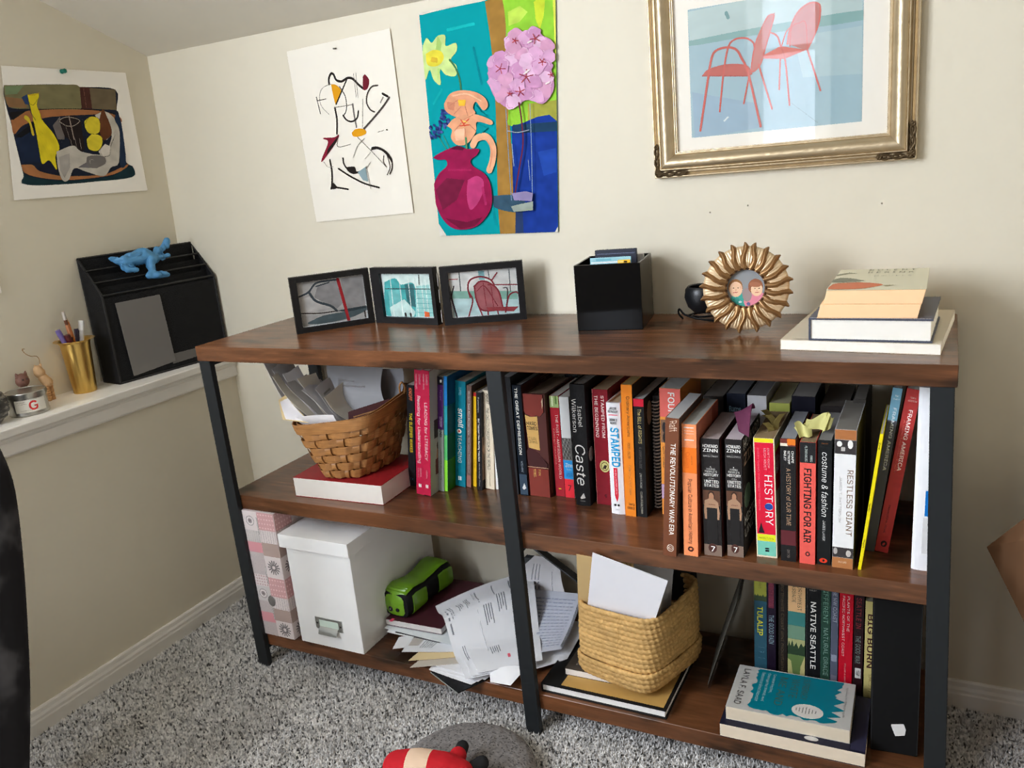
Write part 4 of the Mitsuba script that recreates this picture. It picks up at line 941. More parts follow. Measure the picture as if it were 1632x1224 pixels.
BOOKS = [
 # key, x, y, w, h, lean, depth, cover, hard, spine prints, side prints, label, page
 (.409, .166, .0185, .241, .12, .150, (26, 26, 30), 0, [('t', 'KNOPF', .3, .75, .03, .15, (214, 110, 72), 1), ('t', 'THE SLEEPER WAKES', .28, .72, .27, .66, (216, 190, 40), 1), ('h', 'TA', .2, .75, .92, .945, (60, 110, 140))], [], 'black paperback with yellow lettering just right of the splint basket', None),
 (.4555, .127, .0195, .287, .12, .205, (176, 26, 62), 0, [('t', 'Schoenbach', .55, .85, .03, .11, (226, 150, 165)), ('t', 'Greenleaf · Murphy', .1, .38, .03, .15, (226, 170, 180)), ('t', 'Reading for Understanding', .22, .72, .20, .74, (244, 228, 228)), ('t', 'SECOND EDITION', .50, .72, .78, .85, (220, 150, 165)), ('t', 'Jossey-Bass', .2, .38, .78, .86, (220, 150, 165)), ('r', .32, .68, .91, .94, WH), ('r', .46, .54, .91, .94, (176, 26, 62))], [], 'crimson book, left of the two tall crimson spines', None),
 (.4753, .1255, .0180, .287, .12, .205, (178, 28, 62), 0, [('t', 'Schoenbach', .55, .85, .03, .11, (226, 150, 165)), ('t', 'Greenleaf · Murphy', .1, .38, .03, .15, (226, 170, 180)), ('t', 'LEADING for LITERACY', .28, .68, .25, .71, (244, 228, 228)), ('t', 'A READING', .4, .6, .79, .86, (220, 150, 165)), ('r', .32, .68, .91, .94, WH), ('r', .46, .54, .91, .94, (178, 28, 62))],
    [('r', 0, 1, 0, 1, (188, 184, 176)), ('r', .08, .30, .40, .55, (74, 66, 62)), ('e', .12, .28, .61, .78, (182, 140, 116)), ('r', .10, .30, .72, .85, (110, 60, 56)), ('e', .13, .26, .58, .66, (70, 52, 44))], 'crimson book, right of the two tall crimson spines, pale cover showing', None),
 (.4945, .1565, .0140, .266, .12, .175, (150, 158, 152), 0, [('r', 0, 1, 0, .45, (74, 30, 96)), ('r', 0, 1, 0, .07, (26, 22, 34)), ('r', .42, .8, .025, .05, WH), ('t', 'Tovani', .4, .7, .11, .20, (170, 130, 190)), ('t', 'DIFFERENT', .3, .75, .34, .43, (200, 180, 214), 1), ('t', 'KINDS', .3, .75, .45, .52, (70, 74, 80), 1), ('t', 'Landscape of Learning', .4, .68, .63, .90, (96, 100, 100))], [], 'book with purple upper and grey lower spine beside the crimson pair', None),
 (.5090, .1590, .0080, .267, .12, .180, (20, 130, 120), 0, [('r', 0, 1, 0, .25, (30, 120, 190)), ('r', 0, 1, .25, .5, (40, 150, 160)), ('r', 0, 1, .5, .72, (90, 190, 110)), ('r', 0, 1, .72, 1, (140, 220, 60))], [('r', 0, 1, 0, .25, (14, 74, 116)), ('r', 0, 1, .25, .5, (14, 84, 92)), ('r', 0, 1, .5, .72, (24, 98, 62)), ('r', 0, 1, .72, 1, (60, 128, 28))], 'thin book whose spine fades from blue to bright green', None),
 (.5190, .190, .0255, .247, .12, .150, (0, 118, 138), 0, [('t', 'LANG', .36, .60, .06, .13, (150, 206, 214)), ('t', 'small', .25, .80, .25, .43, WH, 1, .1), ('e', .16, .62, .445, .49, WH), ('e', .30, .48, .459, .476, (200, 60, 40)), ('t', 'TEACHING', .25, .62, .50, .77, WH), ('r', .26, .62, .90, .94, (220, 238, 240)), ('r', .42, .46, .90, .94, (0, 118, 138))], [], 'teal book with white lettering in the left bay', None),
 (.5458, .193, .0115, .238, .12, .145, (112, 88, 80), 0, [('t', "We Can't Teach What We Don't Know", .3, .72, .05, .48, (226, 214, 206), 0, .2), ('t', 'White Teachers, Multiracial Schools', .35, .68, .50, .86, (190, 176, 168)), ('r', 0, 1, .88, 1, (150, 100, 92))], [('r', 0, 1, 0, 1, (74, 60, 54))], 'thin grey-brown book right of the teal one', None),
 (.5583, .199, .0092, .221, .12, .130, (240, 190, 24), 0, [('r', 0, 1, 0, .04, (196, 44, 40)), ('r', .35, .65, .70, .80, (214, 164, 20))], [], 'thin bright yellow book with red top', None),
 (.5790, .183, .0120, .226, .10, .150, (34, 32, 34), 0, [('t', 'Kumashiro', .3, .6, .05, .20, (196, 196, 190)), ('t', 'Bad Teacher! How Blaming Teachers', .2, .66, .26, .70, (232, 230, 226), 1), ('t', 'Distorts the Bigger Picture', .3, .62, .72, .96, (180, 180, 176))], [('r', 0, .4, .45, .9, (120, 96, 78)), ('e', .03, .3, .5, .66, (190, 154, 128))], 'thin black book between the yellow and the cream spines', None),
 (.5935, .194, .0225, .227, .08, .140, (232, 218, 192), 0, [('t', 'PIAGET', .35, .68, .03, .13, (60, 54, 46), 1, .15), ('t', "THE CHILD'S CONCEPTION OF THE WORLD", .30, .62, .17, .80, (50, 46, 42)), ('t', 'LITTLEFIELD ADAMS', .45, .6, .83, .97, (150, 138, 118))], [], 'cream book with dark title beside the middle post', None),
 (.6185, .197, .0055, .232, .05, .140, (236, 236, 234), 0, [], [], 'thin white booklet tucked behind the middle post', None),
 (.6540, .183, .0270, .262, .02, .155, (40, 42, 46), 0, [], [], 'dark grey book half hidden right behind the middle post', (150, 150, 150)),
 (.6845, .181, .0215, .245, .015, .158, (24, 34, 46), 1, [('t', 'THE GREAT DEPRESSION', .3, .62, .02, .62, (232, 230, 220), 1), ('t', 'MCELVAINE', .4, .62, .68, .78, (150, 160, 170)), ('r', .1, .95, .80, .99, (50, 66, 82)), ('g', [(.35, .93), (.6, .88), (.8, .93), (.5, .945)], (214, 216, 214))], [('r', 0, 1, 0, 1, (62, 24, 22)), ('t', 'THE GREAT DEPRESSION', .60, .9, .02, .55, (120, 90, 80), 1)], 'navy hardback with white lettering just right of the middle post', (150, 150, 148)),
 (.7070, .185, .0490, .2265, .015, .150, (86, 48, 44), 1, [('r', .0, .93, 0, .17, (122, 50, 42)), ('g', [(.0, .15), (.93, .13), (.9, .17), (.75, .21), (.6, .20), (.4, .22), (.05, .19)], (122, 50, 42)), ('g', [(.04, .20), (.3, .22), (.62, .21), (.64, .54), (.12, .52)], (206, 164, 96)), ('h', 'HARD', .10, .56, .265, .300, (40, 30, 24), 1), ('h', 'TIMES', .10, .60, .310, .345, (40, 30, 24), 1), ('h', 'STUDS', .14, .52, .415, .440, (80, 60, 36)), ('h', 'TERKEL', .14, .56, .447, .472, (80, 60, 36)),
    ('r', .02, .98, .72, 1, (126, 50, 40)), ('g', [(.0, .55), (.15, .52), (.55, .56), (.95, .67), (.9, .72), (.3, .71), (.02, .69)], (66, 32, 32)), ('t', 'TERKEL', .26, .38, .725, .81, (206, 160, 90), 1), ('t', 'STUDS', .5, .6, .725, .79, (206, 160, 90), 1), ('r', .0, .98, .705, .714, (196, 150, 120)), ('g', [(.86, .06), (.93, .03), (.92, .10), (.87, .14)], (206, 176, 150))], [('r', 0, 1, 0, 1, (84, 62, 52))], 'thick old red-brown hardback with a torn, peeling spine', (120, 100, 84)),
 (.7625, .1975, .0205, .2215, .01, .140, (158, 26, 38), 0, [('r', 0, 1, 0, .115, (150, 170, 110)), ('r', .2, .4, 0, .1, (206, 214, 170)), ('r', .6, .8, 0, .08, (90, 120, 60)), ('t', 'THE POST-AMERICAN WORLD', .52, .80, .18, .82, (232, 200, 190)), ('t', 'FAREED ZAKARIA', .18, .36, .32, .68, (200, 120, 110)), ('r', .35, .65, .915, .93, (214, 160, 50))], [], 'red paperback with a green picture strip at its head', None),
 (.7855, .195, .0210, .221, .01, .140, (206, 206, 204), 0, [('r', 0, 1, .40, .62, (104, 102, 98)), ('r', 0, 1, .62, .81, (40, 140, 206)), ('r', 0, 1, .81, 1, (226, 44, 56)), ('h', 'Zinn', .2, .95, .65, .69, WH), ('h', 'Arnove', .3, .8, .70, .725, (170, 210, 230)), ('h', 'VOICES', .25, .95, .75, .785, (20, 60, 110)), ('h', '7', .35, .7, .87, .93, (70, 20, 24))] + [('e', .06 + .12 * (i % 7), .14 + .12 * (i % 7), .405 + .03 * (i // 7), .425 + .03 * (i // 7), [(60, 58, 56), (168, 164, 158), (84, 80, 78)][(i * 5) % 3]) for i in range(49)], [], 'pale grey paperback with blue and red bands low on its spine', None),
 (.8220, .163, .0315, .2575, .015, .160, (38, 38, 40), 1, [('t', 'Isabel', .50, .80, .17, .34, (236, 234, 228)), ('t', 'Wilkerson', .12, .42, .115, .385, (236, 234, 228)), ('t', 'Caste', .18, .86, .48, .82, (244, 242, 238), 0, .18), ('g', [(.35, .93), (.6, .89), (.72, .93), (.4, .945)], (220, 218, 214)), ('r', .35, .7, .955, .962, (130, 128, 126))], [('e', .04, .2, .52, .64, (150, 146, 138))], 'black hardback with a large white one-word title', (150, 146, 140)),
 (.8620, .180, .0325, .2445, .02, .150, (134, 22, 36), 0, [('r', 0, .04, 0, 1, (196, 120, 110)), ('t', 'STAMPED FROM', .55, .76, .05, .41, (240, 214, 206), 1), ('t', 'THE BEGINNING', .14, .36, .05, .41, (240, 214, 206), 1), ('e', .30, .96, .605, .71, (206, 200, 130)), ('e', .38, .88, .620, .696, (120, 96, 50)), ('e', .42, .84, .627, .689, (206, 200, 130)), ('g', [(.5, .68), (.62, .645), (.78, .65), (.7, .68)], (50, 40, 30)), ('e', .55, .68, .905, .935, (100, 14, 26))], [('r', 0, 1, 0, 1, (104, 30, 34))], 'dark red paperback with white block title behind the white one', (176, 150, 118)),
 (.9065, .1425, .0280, .230, .01, .150, (236, 236, 238), 1, [('h', 'JASON', .25, .75, .035, .058, BK, 1), ('h', 'REYNOLDS', .15, .85, .064, .086, BK, 1), ('h', 'IBRAM X.', .2, .8, .135, .157, BK, 1), ('h', 'KENDI', .28, .72, .163, .185, BK, 1), ('r', .15, .85, .100, .108, (220, 60, 76)), ('t', 'STAMPED', .24, .84, .215, .565, (24, 150, 206), 1), ('r', .34, .62, .575, .83, (206, 30, 52)), ('g', [(.34, .83), (.62, .83), (.5, .885)], (206, 30, 52)), ('t', 'RACISM, ANTIRACISM, AND YOU', .42, .54, .59, .82, (250, 230, 230)), ('e', .26, .42, .905, .925, BK), ('e', .5, .66, .905, .925, BK), ('r', .32, .62, .955, .960, (170, 170, 170))], [('r', .05, .18, .30, .42, (190, 30, 50)), ('r', .05, .18, .5, .62, (190, 30, 50)), ('r', .05, .18, .68, .78, (40, 60, 110)), ('r', .05, .18, .84, .92, (190, 30, 50))], 'white hardback with a bright blue block title down the spine', (190, 172, 140)),
 (.9372, .1405, .0215, .268, .02, .170, (240, 136, 34), 0, [('t', 'Ordinary Americans', .38, .74, .085, .385, (44, 34, 28)), ('t', 'ECKERT-DEVINE', .42, .66, .43, .55, (120, 80, 40)), ('t', 'Edited by Linda R. Monk', .4, .68, .60, .83, (190, 130, 70), 0, .25), ('h', 'Close Up', .35, .9, .895, .92, (60, 40, 30)), ('h', 'FOUNDATION', .2, .9, .925, .945, (60, 40, 30))], [('r', 0, 1, 0, 1, (40, 34, 30))], 'tall orange paperback with black lettering in the back row', (176, 150, 100)),
 (.9597, .143, .0205, .241, .02, .155, (26, 26, 28), 0, [('r', 0, 1, 0, .065, (206, 28, 52)), ('t', 'The BILL of RIGHTS', .38, .74, .085, .37, (206, 186, 120)), ('t', "A USER'S GUIDE", .42, .66, .40, .58, (90, 88, 86)), ('t', 'LINDA R. MONK', .42, .62, .62, .75, (170, 168, 160)), ('t', 'CLOSE UP PUBLISHING', .42, .62, .78, .97, (196, 190, 170))], [('e', .1, .3, .05, .25, (120, 116, 110))], 'black paperback with a short red band at its head', (196, 194, 190)),
 (1.0045, .164, .0400, .257, .02, .150, (232, 150, 66), 0, [('r', 0, 1, 0, .22, (222, 106, 96)), ('t', 'FOUR', .40, .72, .03, .20, WH, 1), ('r', .02, .6, .24, .42, (130, 96, 70)), ('e', .1, .3, .26, .34, (40, 36, 40)), ('e', .3, .5, .28, .4, (60, 80, 110)), ('e', .12, .34, .34, .42, (30, 28, 30)), ('t', 'CENTURIES', .1, .3, .45, .62, (80, 56, 40)), ('r', 0, .3, .75, .87, (190, 160, 190))], [], 'orange and pink book with a white title, partly behind the brown one', (188, 186, 180)),
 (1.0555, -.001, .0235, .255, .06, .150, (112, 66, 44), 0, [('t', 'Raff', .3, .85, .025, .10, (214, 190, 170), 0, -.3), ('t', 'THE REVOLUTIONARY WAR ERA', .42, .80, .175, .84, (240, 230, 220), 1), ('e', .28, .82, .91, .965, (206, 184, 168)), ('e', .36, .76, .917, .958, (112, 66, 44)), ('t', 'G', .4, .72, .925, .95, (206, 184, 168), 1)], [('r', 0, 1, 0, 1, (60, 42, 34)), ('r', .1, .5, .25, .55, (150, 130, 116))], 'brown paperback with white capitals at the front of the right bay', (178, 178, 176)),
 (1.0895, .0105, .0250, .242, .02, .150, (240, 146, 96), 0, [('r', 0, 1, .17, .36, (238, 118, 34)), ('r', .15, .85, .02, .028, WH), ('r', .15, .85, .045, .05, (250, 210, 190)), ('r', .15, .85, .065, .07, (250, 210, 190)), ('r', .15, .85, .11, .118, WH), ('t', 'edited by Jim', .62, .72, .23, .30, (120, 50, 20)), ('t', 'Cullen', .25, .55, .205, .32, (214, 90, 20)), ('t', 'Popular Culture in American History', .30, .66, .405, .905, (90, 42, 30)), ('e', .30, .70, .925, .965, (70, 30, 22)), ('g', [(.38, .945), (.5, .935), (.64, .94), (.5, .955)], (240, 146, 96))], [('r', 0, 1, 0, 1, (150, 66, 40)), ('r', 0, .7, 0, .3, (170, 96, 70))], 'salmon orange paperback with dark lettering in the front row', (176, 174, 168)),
]
ZINN = [('h', 'HOWARD', .08, .92, .045, .073, WH, 1), ('h', 'ZINN', .10, .92, .080, .108, WH, 1), ('r', .35, .65, .125, .128, (150, 148, 146)), ('h', 'REBECCA STEFOFF', .10, .92, .135, .150, (190, 188, 184)), ('h', 'A', .46, .54, .225, .238, WH), ('h', 'YOUNG', .26, .74, .243, .258, WH), ('h', "PEOPLE'S", .18, .84, .263, .281, WH), ('h', 'HISTORY', .10, .92, .288, .312, WH, 1), ('h', 'of the', .36, .66, .322, .334, (200, 198, 194)), ('h', 'UNITED', .12, .92, .342, .370, WH, 1), ('h', 'STATES', .12, .92, .376, .402, WH, 1),
        ('r', .02, .98, .43, .56, (92, 62, 48)), ('e', .30, .68, .435, .525, (58, 40, 32)), ('e', .35, .63, .450, .525, (176, 128, 100)), ('g', [(.06, .60), (.12, .52), (.38, .50), (.62, .50), (.86, .53), (.94, .62), (.90, .68), (.10, .68)], (168, 132, 106)), ('r', .22, .80, .58, .92, (34, 32, 32)), ('r', .3, .7, .548, .556, (130, 92, 72)), ('r', 0, 1, .90, 1, (128, 108, 96)), ('e', .25, .72, .89, .97, (76, 46, 40)), ('h', '7', .40, .62, .915, .962, WH, 1)]
BOOKS += [
 (1.1225, .023, .0310, .2145, 0.0, .150, (44, 40, 40), 0, ZINN, [('r', 0, 1, 0, 1, (66, 34, 34))], 'left of two matching black books with a child in a dark dress', (168, 154, 152)),
 (1.1610, .030, .0280, .2135, 0.0, .150, (44, 40, 40), 0, ZINN, [('r', 0, 1, 0, 1, (40, 36, 36)), ('h', 'HOWARD', .08, .9, .02, .11, (190, 186, 180), 1), ('h', 'ZINN', .08, .8, .14, .24, (170, 140, 120), 1), ('e', .05, .4, .42, .62, (90, 110, 92)), ('h', 'HISTORY', .05, .95, .66, .74, (196, 194, 190), 1), ('h', 'UNITED', .05, .95, .77, .85, (150, 148, 146), 1)], 'right of two matching black books, with a purple flap on top', (190, 178, 182)),
 (1.2085, .0415, .0340, .215, -.015, .150, (228, 216, 188), 0, [('r', .03, .95, 0, .035, (236, 222, 40)), ('r', .05, .95, .035, .80, (214, 26, 56)), ('r', .05, .95, .80, .86, (222, 226, 40)), ('r', .05, .95, .86, .985, (120, 200, 178)), ('t', "DON'T KNOW", .66, .76, .08, .24, (240, 170, 180)), ('t', 'MUCH ABOUT', .48, .60, .08, .26, (240, 170, 180)), ('t', 'HISTORY', .48, .86, .30, .72, (250, 240, 240)), ('t', 'EVERYTHING YOU NEED TO KNOW', .18, .26, .08, .60, (240, 120, 140)), ('e', .46, .86, .535, .59, (40, 70, 150)), ('g', [(.12, .79), (.2, .74), (.26, .70), (.32, .74), (.42, .79)], (34, 24, 30)), ('h', 'Kenneth C. Davis', .15, .85, .825, .84, (150, 150, 40)), ('r', .42, .62, .915, .95, (24, 34, 40)), ('r', .42, .62, .928, .934, (120, 200, 178))],
    [('r', 0, 1, 0, 1, (196, 188, 160)), ('r', .02, .30, .11, .44, (190, 24, 50)), ('r', 0, .3, .07, .11, (210, 216, 60)), ('h', 'KNOW', .04, .28, .15, .30, WH, 1)], 'thick red paperback with a yellow head and turquoise foot', (146, 124, 92)),
 (1.2490, .038, .0245, .2185, 0.0, .150, (38, 36, 38), 0, [('r', 0, 1, 0, .06, (110, 50, 46)), ('r', .0, .5, .035, .06, (230, 220, 200)), ('r', .45, 1, .0, .05, (226, 120, 40)), ('t', 'CHAFE', .72, .88, .095, .19, WH, 1), ('t', 'SITKOFF', .48, .64, .095, .20, WH, 1), ('t', 'BAILEY', .24, .40, .095, .175, WH, 1), ('t', 'A HISTORY of OUR TIME', .38, .68, .235, .70, (186, 150, 120)), ('r', 0, 1, .74, .865, (92, 38, 44)), ('t', 'OXFORD', .42, .6, .90, .97, (120, 110, 104))], [('r', 0, 1, 0, 1, (108, 76, 58))], 'black paperback with orange corner and maroon band', (150, 152, 156)),
 (1.2790, .037, .0245, .215, .005, .150, (232, 94, 84), 0, [('r', 0, 1, 0, .165, (32, 32, 34)), ('t', 'ERIC', .66, .80, .105, .155, (196, 206, 200), 1), ('t', 'KLINENBERG', .32, .48, .03, .155, (196, 206, 200)), ('t', 'FIGHTING FOR AIR', .26, .74, .21, .82, (46, 28, 30), 1), ('e', .38, .68, .895, .935, (90, 40, 40)), ('e', .46, .60, .905, .925, (232, 94, 84))], [], 'coral red book with heavy dark lettering', (140, 120, 92)),
 (1.3060, .0415, .0210, .2185, .005, .150, (28, 30, 32), 0, [('h', 'WORLD OF ART', .25, .75, .02, .03, (150, 90, 50)), ('t', 'costume & fashion', .30, .76, .09, .60, (240, 240, 236), 0, .2), ('t', 'JAMES LAVER', .40, .60, .635, .80, (214, 214, 210)), ('e', .18, .78, .945, .985, (214, 60, 36)), ('e', .42, .58, .955, .975, (28, 30, 32))], [], 'slim black book with white flowing title', (120, 118, 114)),
 (1.3300, .0375, .0320, .2395, .012, .160, (236, 236, 236), 0, [('r', 0, 1, 0, .07, (170, 108, 64)), ('r', 0, 1, .07, .17, (56, 52, 52)), ('e', .1, .35, .08, .12, WH), ('e', .6, .85, .07, .13, WH), ('r', .3, .5, .12, .15, (190, 186, 182)), ('t', 'RESTLESS GIANT', .62, .90, .28, .755, (120, 98, 80)), ('t', 'JAMES T. PATTERSON', .26, .38, .33, .66, (176, 172, 170)), ('r', 0, 1, .845, .92, (58, 54, 54)), ('e', .05, .25, .85, .90, (180, 174, 170)), ('e', .65, .9, .86, .91, (196, 190, 184)), ('r', 0, 1, .92, 1, (176, 116, 70)), ('h', 'OXFORD', .3, .7, .947, .962, (226, 200, 170))], [('r', 0, 1, 0, 1, (60, 54, 50))], 'thick white paperback with brown bands at head and foot', (124, 120, 112)),
 (1.3695, .0395, .0048, .237, .12, .155, (240, 222, 20), 0, [('t', 'Zinn', .2, .8, .06, .11, (60, 60, 30)), ('t', 'Education', .2, .8, .50, .56, (60, 60, 30)), ('t', 'Project', .2, .8, .77, .83, (60, 60, 30))], [], 'very thin leaning booklet with a vivid yellow spine', None),
 (1.3745, .1115, .0145, .291, .125, .200, (74, 76, 84), 0, [('r', 0, 1, 0, .19, (110, 158, 178)), ('h', 'BRIEF', .4, .75, .04, .05, WH), ('h', 'SECOND EDITION', .2, .9, .06, .068, WH), ('t', 'FRAMING AMERICA', .40, .74, .115, .49, (206, 214, 220), 1)], [], 'tall leaning textbook with a blue-grey head, left of the red one', None),
 (1.3895, .1115, .0205, .290, .145, .200, (166, 52, 50), 0, [('h', 'FOURTH', .35, .75, .045, .055, (230, 190, 180)), ('h', 'EDITION', .25, .85, .063, .073, (230, 190, 180)), ('t', 'FRAMING AMERICA', .42, .72, .12, .485, (240, 220, 214), 1), ('t', 'A SOCIAL HISTORY', .22, .34, .18, .5, (206, 110, 100)), ('t', 'FRANCES K. POHL', .36, .50, .70, .88, (100, 30, 30)), ('e', .35, .8, .925, .965, (40, 20, 20)), ('g', [(.45, .95), (.6, .935), (.7, .945), (.55, .957)], (166, 52, 50))], [], 'tall red textbook leaning right beside the white binder', None),
]
for (x, y, w, h, lean, d, cov, hard, sp, sd, lb, pg) in BOOKS:
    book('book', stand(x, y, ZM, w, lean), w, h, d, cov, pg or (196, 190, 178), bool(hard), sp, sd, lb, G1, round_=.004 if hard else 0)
# spiral notebook standing in the row
t = thing('spiral_notebook', 'black notebook with its grey wire spiral facing out, between the books', 'notebook')
Msp = stand(.9825, .182, ZM, .0150, .02)
obj('cover', xf(box(0, .0150, .006, .006 + .235, .004, .16).apply_transform(np.eye(4)) if False else box(0, .0150, 0, .235, .006, .16, .001), Msp), mat((24, 24, 26), .5), t)
for i in range(32):
    z = .006 + i * .0070; th = np.linspace(0.35, 5.9, 12)
    obj('ring', xf(tube([(.0075 + .0068 * math.cos(q + math.pi / 2), z + .0004 * q, .0065 + .0066 * math.sin(q + math.pi / 2) * 1.0 - .003) for q in th], .0013, 5), Msp), mat((176, 174, 174), .35, .2), t)
# white ring binder at the right end
t = thing('ring_binder', 'white ring binder with a blue label behind the right post', 'binder')
Mbd = stand(1.4465, .064, ZM, .034, .01)
bp = sg.Polygon([(0, .27), (0, .004)] + [(.017 - .017 * math.cos(q), .004 - .004 * math.sin(q)) for q in np.linspace(0, math.pi, 9)] + [(.034, .27), (.0315, .27), (.0315, .006), (.0025, .006), (.0025, .27)]).buffer(0)
MX = np.eye(4); MX[:3, 0], MX[:3, 1], MX[:3, 2] = (1, 0, 0), (0, 0, 1), (0, 1, 0)
cc = xf(extrude(bp, .305), MX); cc.invert(); obj('cover', xf(cc, Mbd), mat((240, 241, 246), .3, spec=.5), t)
obj('pages', xf(box(.006, .028, .012, .290, .03, .24), Mbd), mat((236, 236, 232), .9), t)
bp = Paint()
def bput(g, c, z):
    v, f = tri_poly(g); bp.add(np.c_[v, np.full(len(v), z)] @ Mbd[:3, :3].T + Mbd[:3, 3], f, c)
bput(sg.box(.016, .095, .033, .138), (20, 110, 190), -.0006); bput(sg.Point(.026, .120).buffer(.004), (240, 190, 60), -.0008); bput(sg.Polygon([(.022, .104), (.0245, .104), (.027, .098), (.0295, .104), (.032, .104), (.028, .093), (.026, .093)]), WH, -.0008); bput(sg.box(.014, .030, .033, .092), (214, 214, 216), -.0006); bput(sg.box(.025, .033, .032, .038), (206, 60, 90), -.0008)
bp.build('label', t)
# back row behind
G2 = 'books in the back row'
for x, y, w, h, cov, lb, sp, pg in ((1.1265, .200, .034, .242, (26, 34, 52), 'dark navy book with pale blue lettering in the back row', [('h', 'Burns', .12, .75, .10, .145, (150, 190, 210)), ('h', 'The', .25, .7, .22, .26, (170, 180, 190))], (108, 110, 114)),
     (1.1640, .200, .034, .240, (206, 206, 208), 'white book in the back row behind the purple flap', [], (120, 120, 122)),
     (1.2420, .200, .040, .242, (28, 28, 44), 'dark blue book with gold capitals in the back row', [('h', 'DORIS', .2, .8, .17, .23, (190, 130, 90))], (150, 148, 144)),
     (1.2020, .205, .036, .226, (178, 184, 90), 'lime green book in the back row', [], (190, 186, 150)),
     (1.3460, .185, .020, .246, (70, 66, 62), 'dull grey book in the back row behind the white paperback', [], (120, 116, 110)),
     (1.0820, .200, .038, .235, (50, 44, 42), 'dark brown book in the back row behind the salmon one', [], (110, 104, 98)),
     (1.2900, .205, .046, .225, (52, 46, 44), 'thick dark book in the back row behind the coral one', [], (88, 82, 76))):
    book('book', stand(x, y, ZM, w, 0), w, h, .14, cov, pg, False, sp, [], lb, G2)
# purple ribbon flap on the second of the matching pair, page flags on two others
t = thing('fabric_bookmark', 'purple cloth flap draped over the top of a black book', 'bookmark')
P = bilin([(1.150, .150, ZM + .222), (1.196, .110, ZM + .245), (1.198, .045, ZM + .214), (1.178, .060, ZM + .2185)], lambda u, v: np.concatenate([0 * u * v, 0 * u * v, .022 * np.sin(np.pi * v) * (0.3 + u)], 1))
obj('cloth', grid_sheet(P, 10, 12, .0012), mat((96, 42, 68), .8, sheen=.3), t, 60)
def flags(name, label, x0, x1, y0, y1, z, rgb, n, seed):
    rng = np.random.default_rng(seed); t = thing(name, label, 'page flags')
    for i in range(n):
        x, y = rng.uniform(x0, x1), rng.uniform(y0, y1); a = rng.uniform(-.9, .9); l = rng.uniform(.014, .026)
        cu = rng.uniform(-.012, .012); P = bilin([(x + l * math.sin(a), y - .002, z + l), (x + l * math.sin(a) + .009, y + .006, z + l), (x + .009, y + .007, z), (x, y, z)], lambda u, v, cu=cu: np.concatenate([cu * (1 - v) ** 2 + 0 * u, cu * (1 - v) ** 2 + 0 * u, 0 * u * v], 1))
        obj('flag', grid_sheet(P, 3, 5, .0005), mat(rgb, .7), t)
flags('page_flags', 'dull olive page flags on the thick red paperback', 1.217, 1.232, .07, .12, ZM + .2155, (128, 112, 60), 5, 1)
t = thing('note_flags', 'curled pale yellow sticky notes on top of the coral book', 'page flags')
for i, (q, b) in enumerate((([(1.268, .060, ZM + .233), (1.292, .075, ZM + .240), (1.296, .060, ZM + .218), (1.278, .050, ZM + .2165)], .010), ([(1.284, .085, ZM + .243), (1.322, .078, ZM + .248), (1.314, .064, ZM + .226), (1.282, .068, ZM + .230)], -.008), ([(1.316, .080, ZM + .250), (1.326, .085, ZM + .246), (1.322, .075, ZM + .228), (1.310, .070, ZM + .2215)], .006), ([(1.266, .070, ZM + .225), (1.282, .075, ZM + .236), (1.290, .070, ZM + .226), (1.280, .055, ZM + .2165)], .004))):
    obj('note', grid_sheet(bilin(q, lambda u, v, b=b: np.concatenate([0 * u * v, b * .5 * np.sin(2 * np.pi * u) + 0 * v, b * .6 * np.sin(1.5 * np.pi * u + 1) * (1 - v)], 1)), 10, 5, .0006), mat((206, 200, 128), .7), t, 30)

# ---------------------------------------------------------------- stack of books on the right of the top
def flat(o, along, spine_dir, th, dx, dy):
    """Frame for a book lying flat: its spine axis y runs along 'along', its pages go towards 'spine_dir', thickness up."""
    a = np.array([0, 0, 1.0]); b = np.array(along, float); b /= np.linalg.norm(b); c = np.array(spine_dir, float); c /= np.linalg.norm(c)
    return frame(o, a, b, c)
def lying(key, o, yaw, w, L, dep, cover, page, label, hard=False, top=(), spine_at='left', group=None, round_=0.0, front_print=()):
    """Lying book: front-left lower corner o, width L to the right, depth dep back; spine on the left or at the back."""
    cy, sy = math.cos(yaw), math.sin(yaw); X_, Y_ = np.array([cy, sy, 0]), np.array([-sy, cy, 0]); o = np.array(o, float)
    if spine_at == 'left': M = frame(o + Y_ * dep, (0, 0, 1), -Y_, X_); h, d = dep, L          # y runs towards the viewer, so z x y = +x
    elif spine_at == 'back': M = frame(o + Y_ * dep + X_ * L, (0, 0, 1), -X_, -Y_); h, d = L, dep
    elif spine_at == 'front': M = frame(o, (0, 0, 1), X_, Y_); h, d = L, dep
    t = book(key, M, w, h, d, cover, page, hard, front_print, (), label, group, round_=round_)
    p = Paint(); K = frame(o + np.array([0, 0, w]), X_, Y_, (0, 0, 1))
    for i, (g, c) in enumerate(top):
        v, f = tri_poly(g); p.add(np.c_[v, np.full(len(v), .0003 + .00004 * i)] @ K[:3, :3].T + K[:3, 3], f, c)
    p.build('cover_print', t, 'print_satin')
    return t
def textpoly(s, x0, x1, y0, y1, bold=False, rot=0):
    v, f = text2(s, bold); v = np.c_[x0 + (x1 - x0) * v[:, 0], y0 + (y1 - y0) * v[:, 1]]
    return v, f
def add_text(t, s, K, x0, x1, y0, y1, rgb, z=.0008, turn=0):
    """Lettering printed on a flat face with frame K; turn 1 reads along +y, 2 upside down, 3 along -y."""
    v, f = text2(s, False); a, b = v[:, 0], v[:, 1]
    u, w = {0: (a, b), 1: (1 - b, a), 2: (1 - a, 1 - b), 3: (b, 1 - a)}[turn]
    q = np.c_[x0 + (x1 - x0) * u, y0 + (y1 - y0) * w, np.full(len(v), z)]
    return q @ K[:3, :3].T + K[:3, 3], f
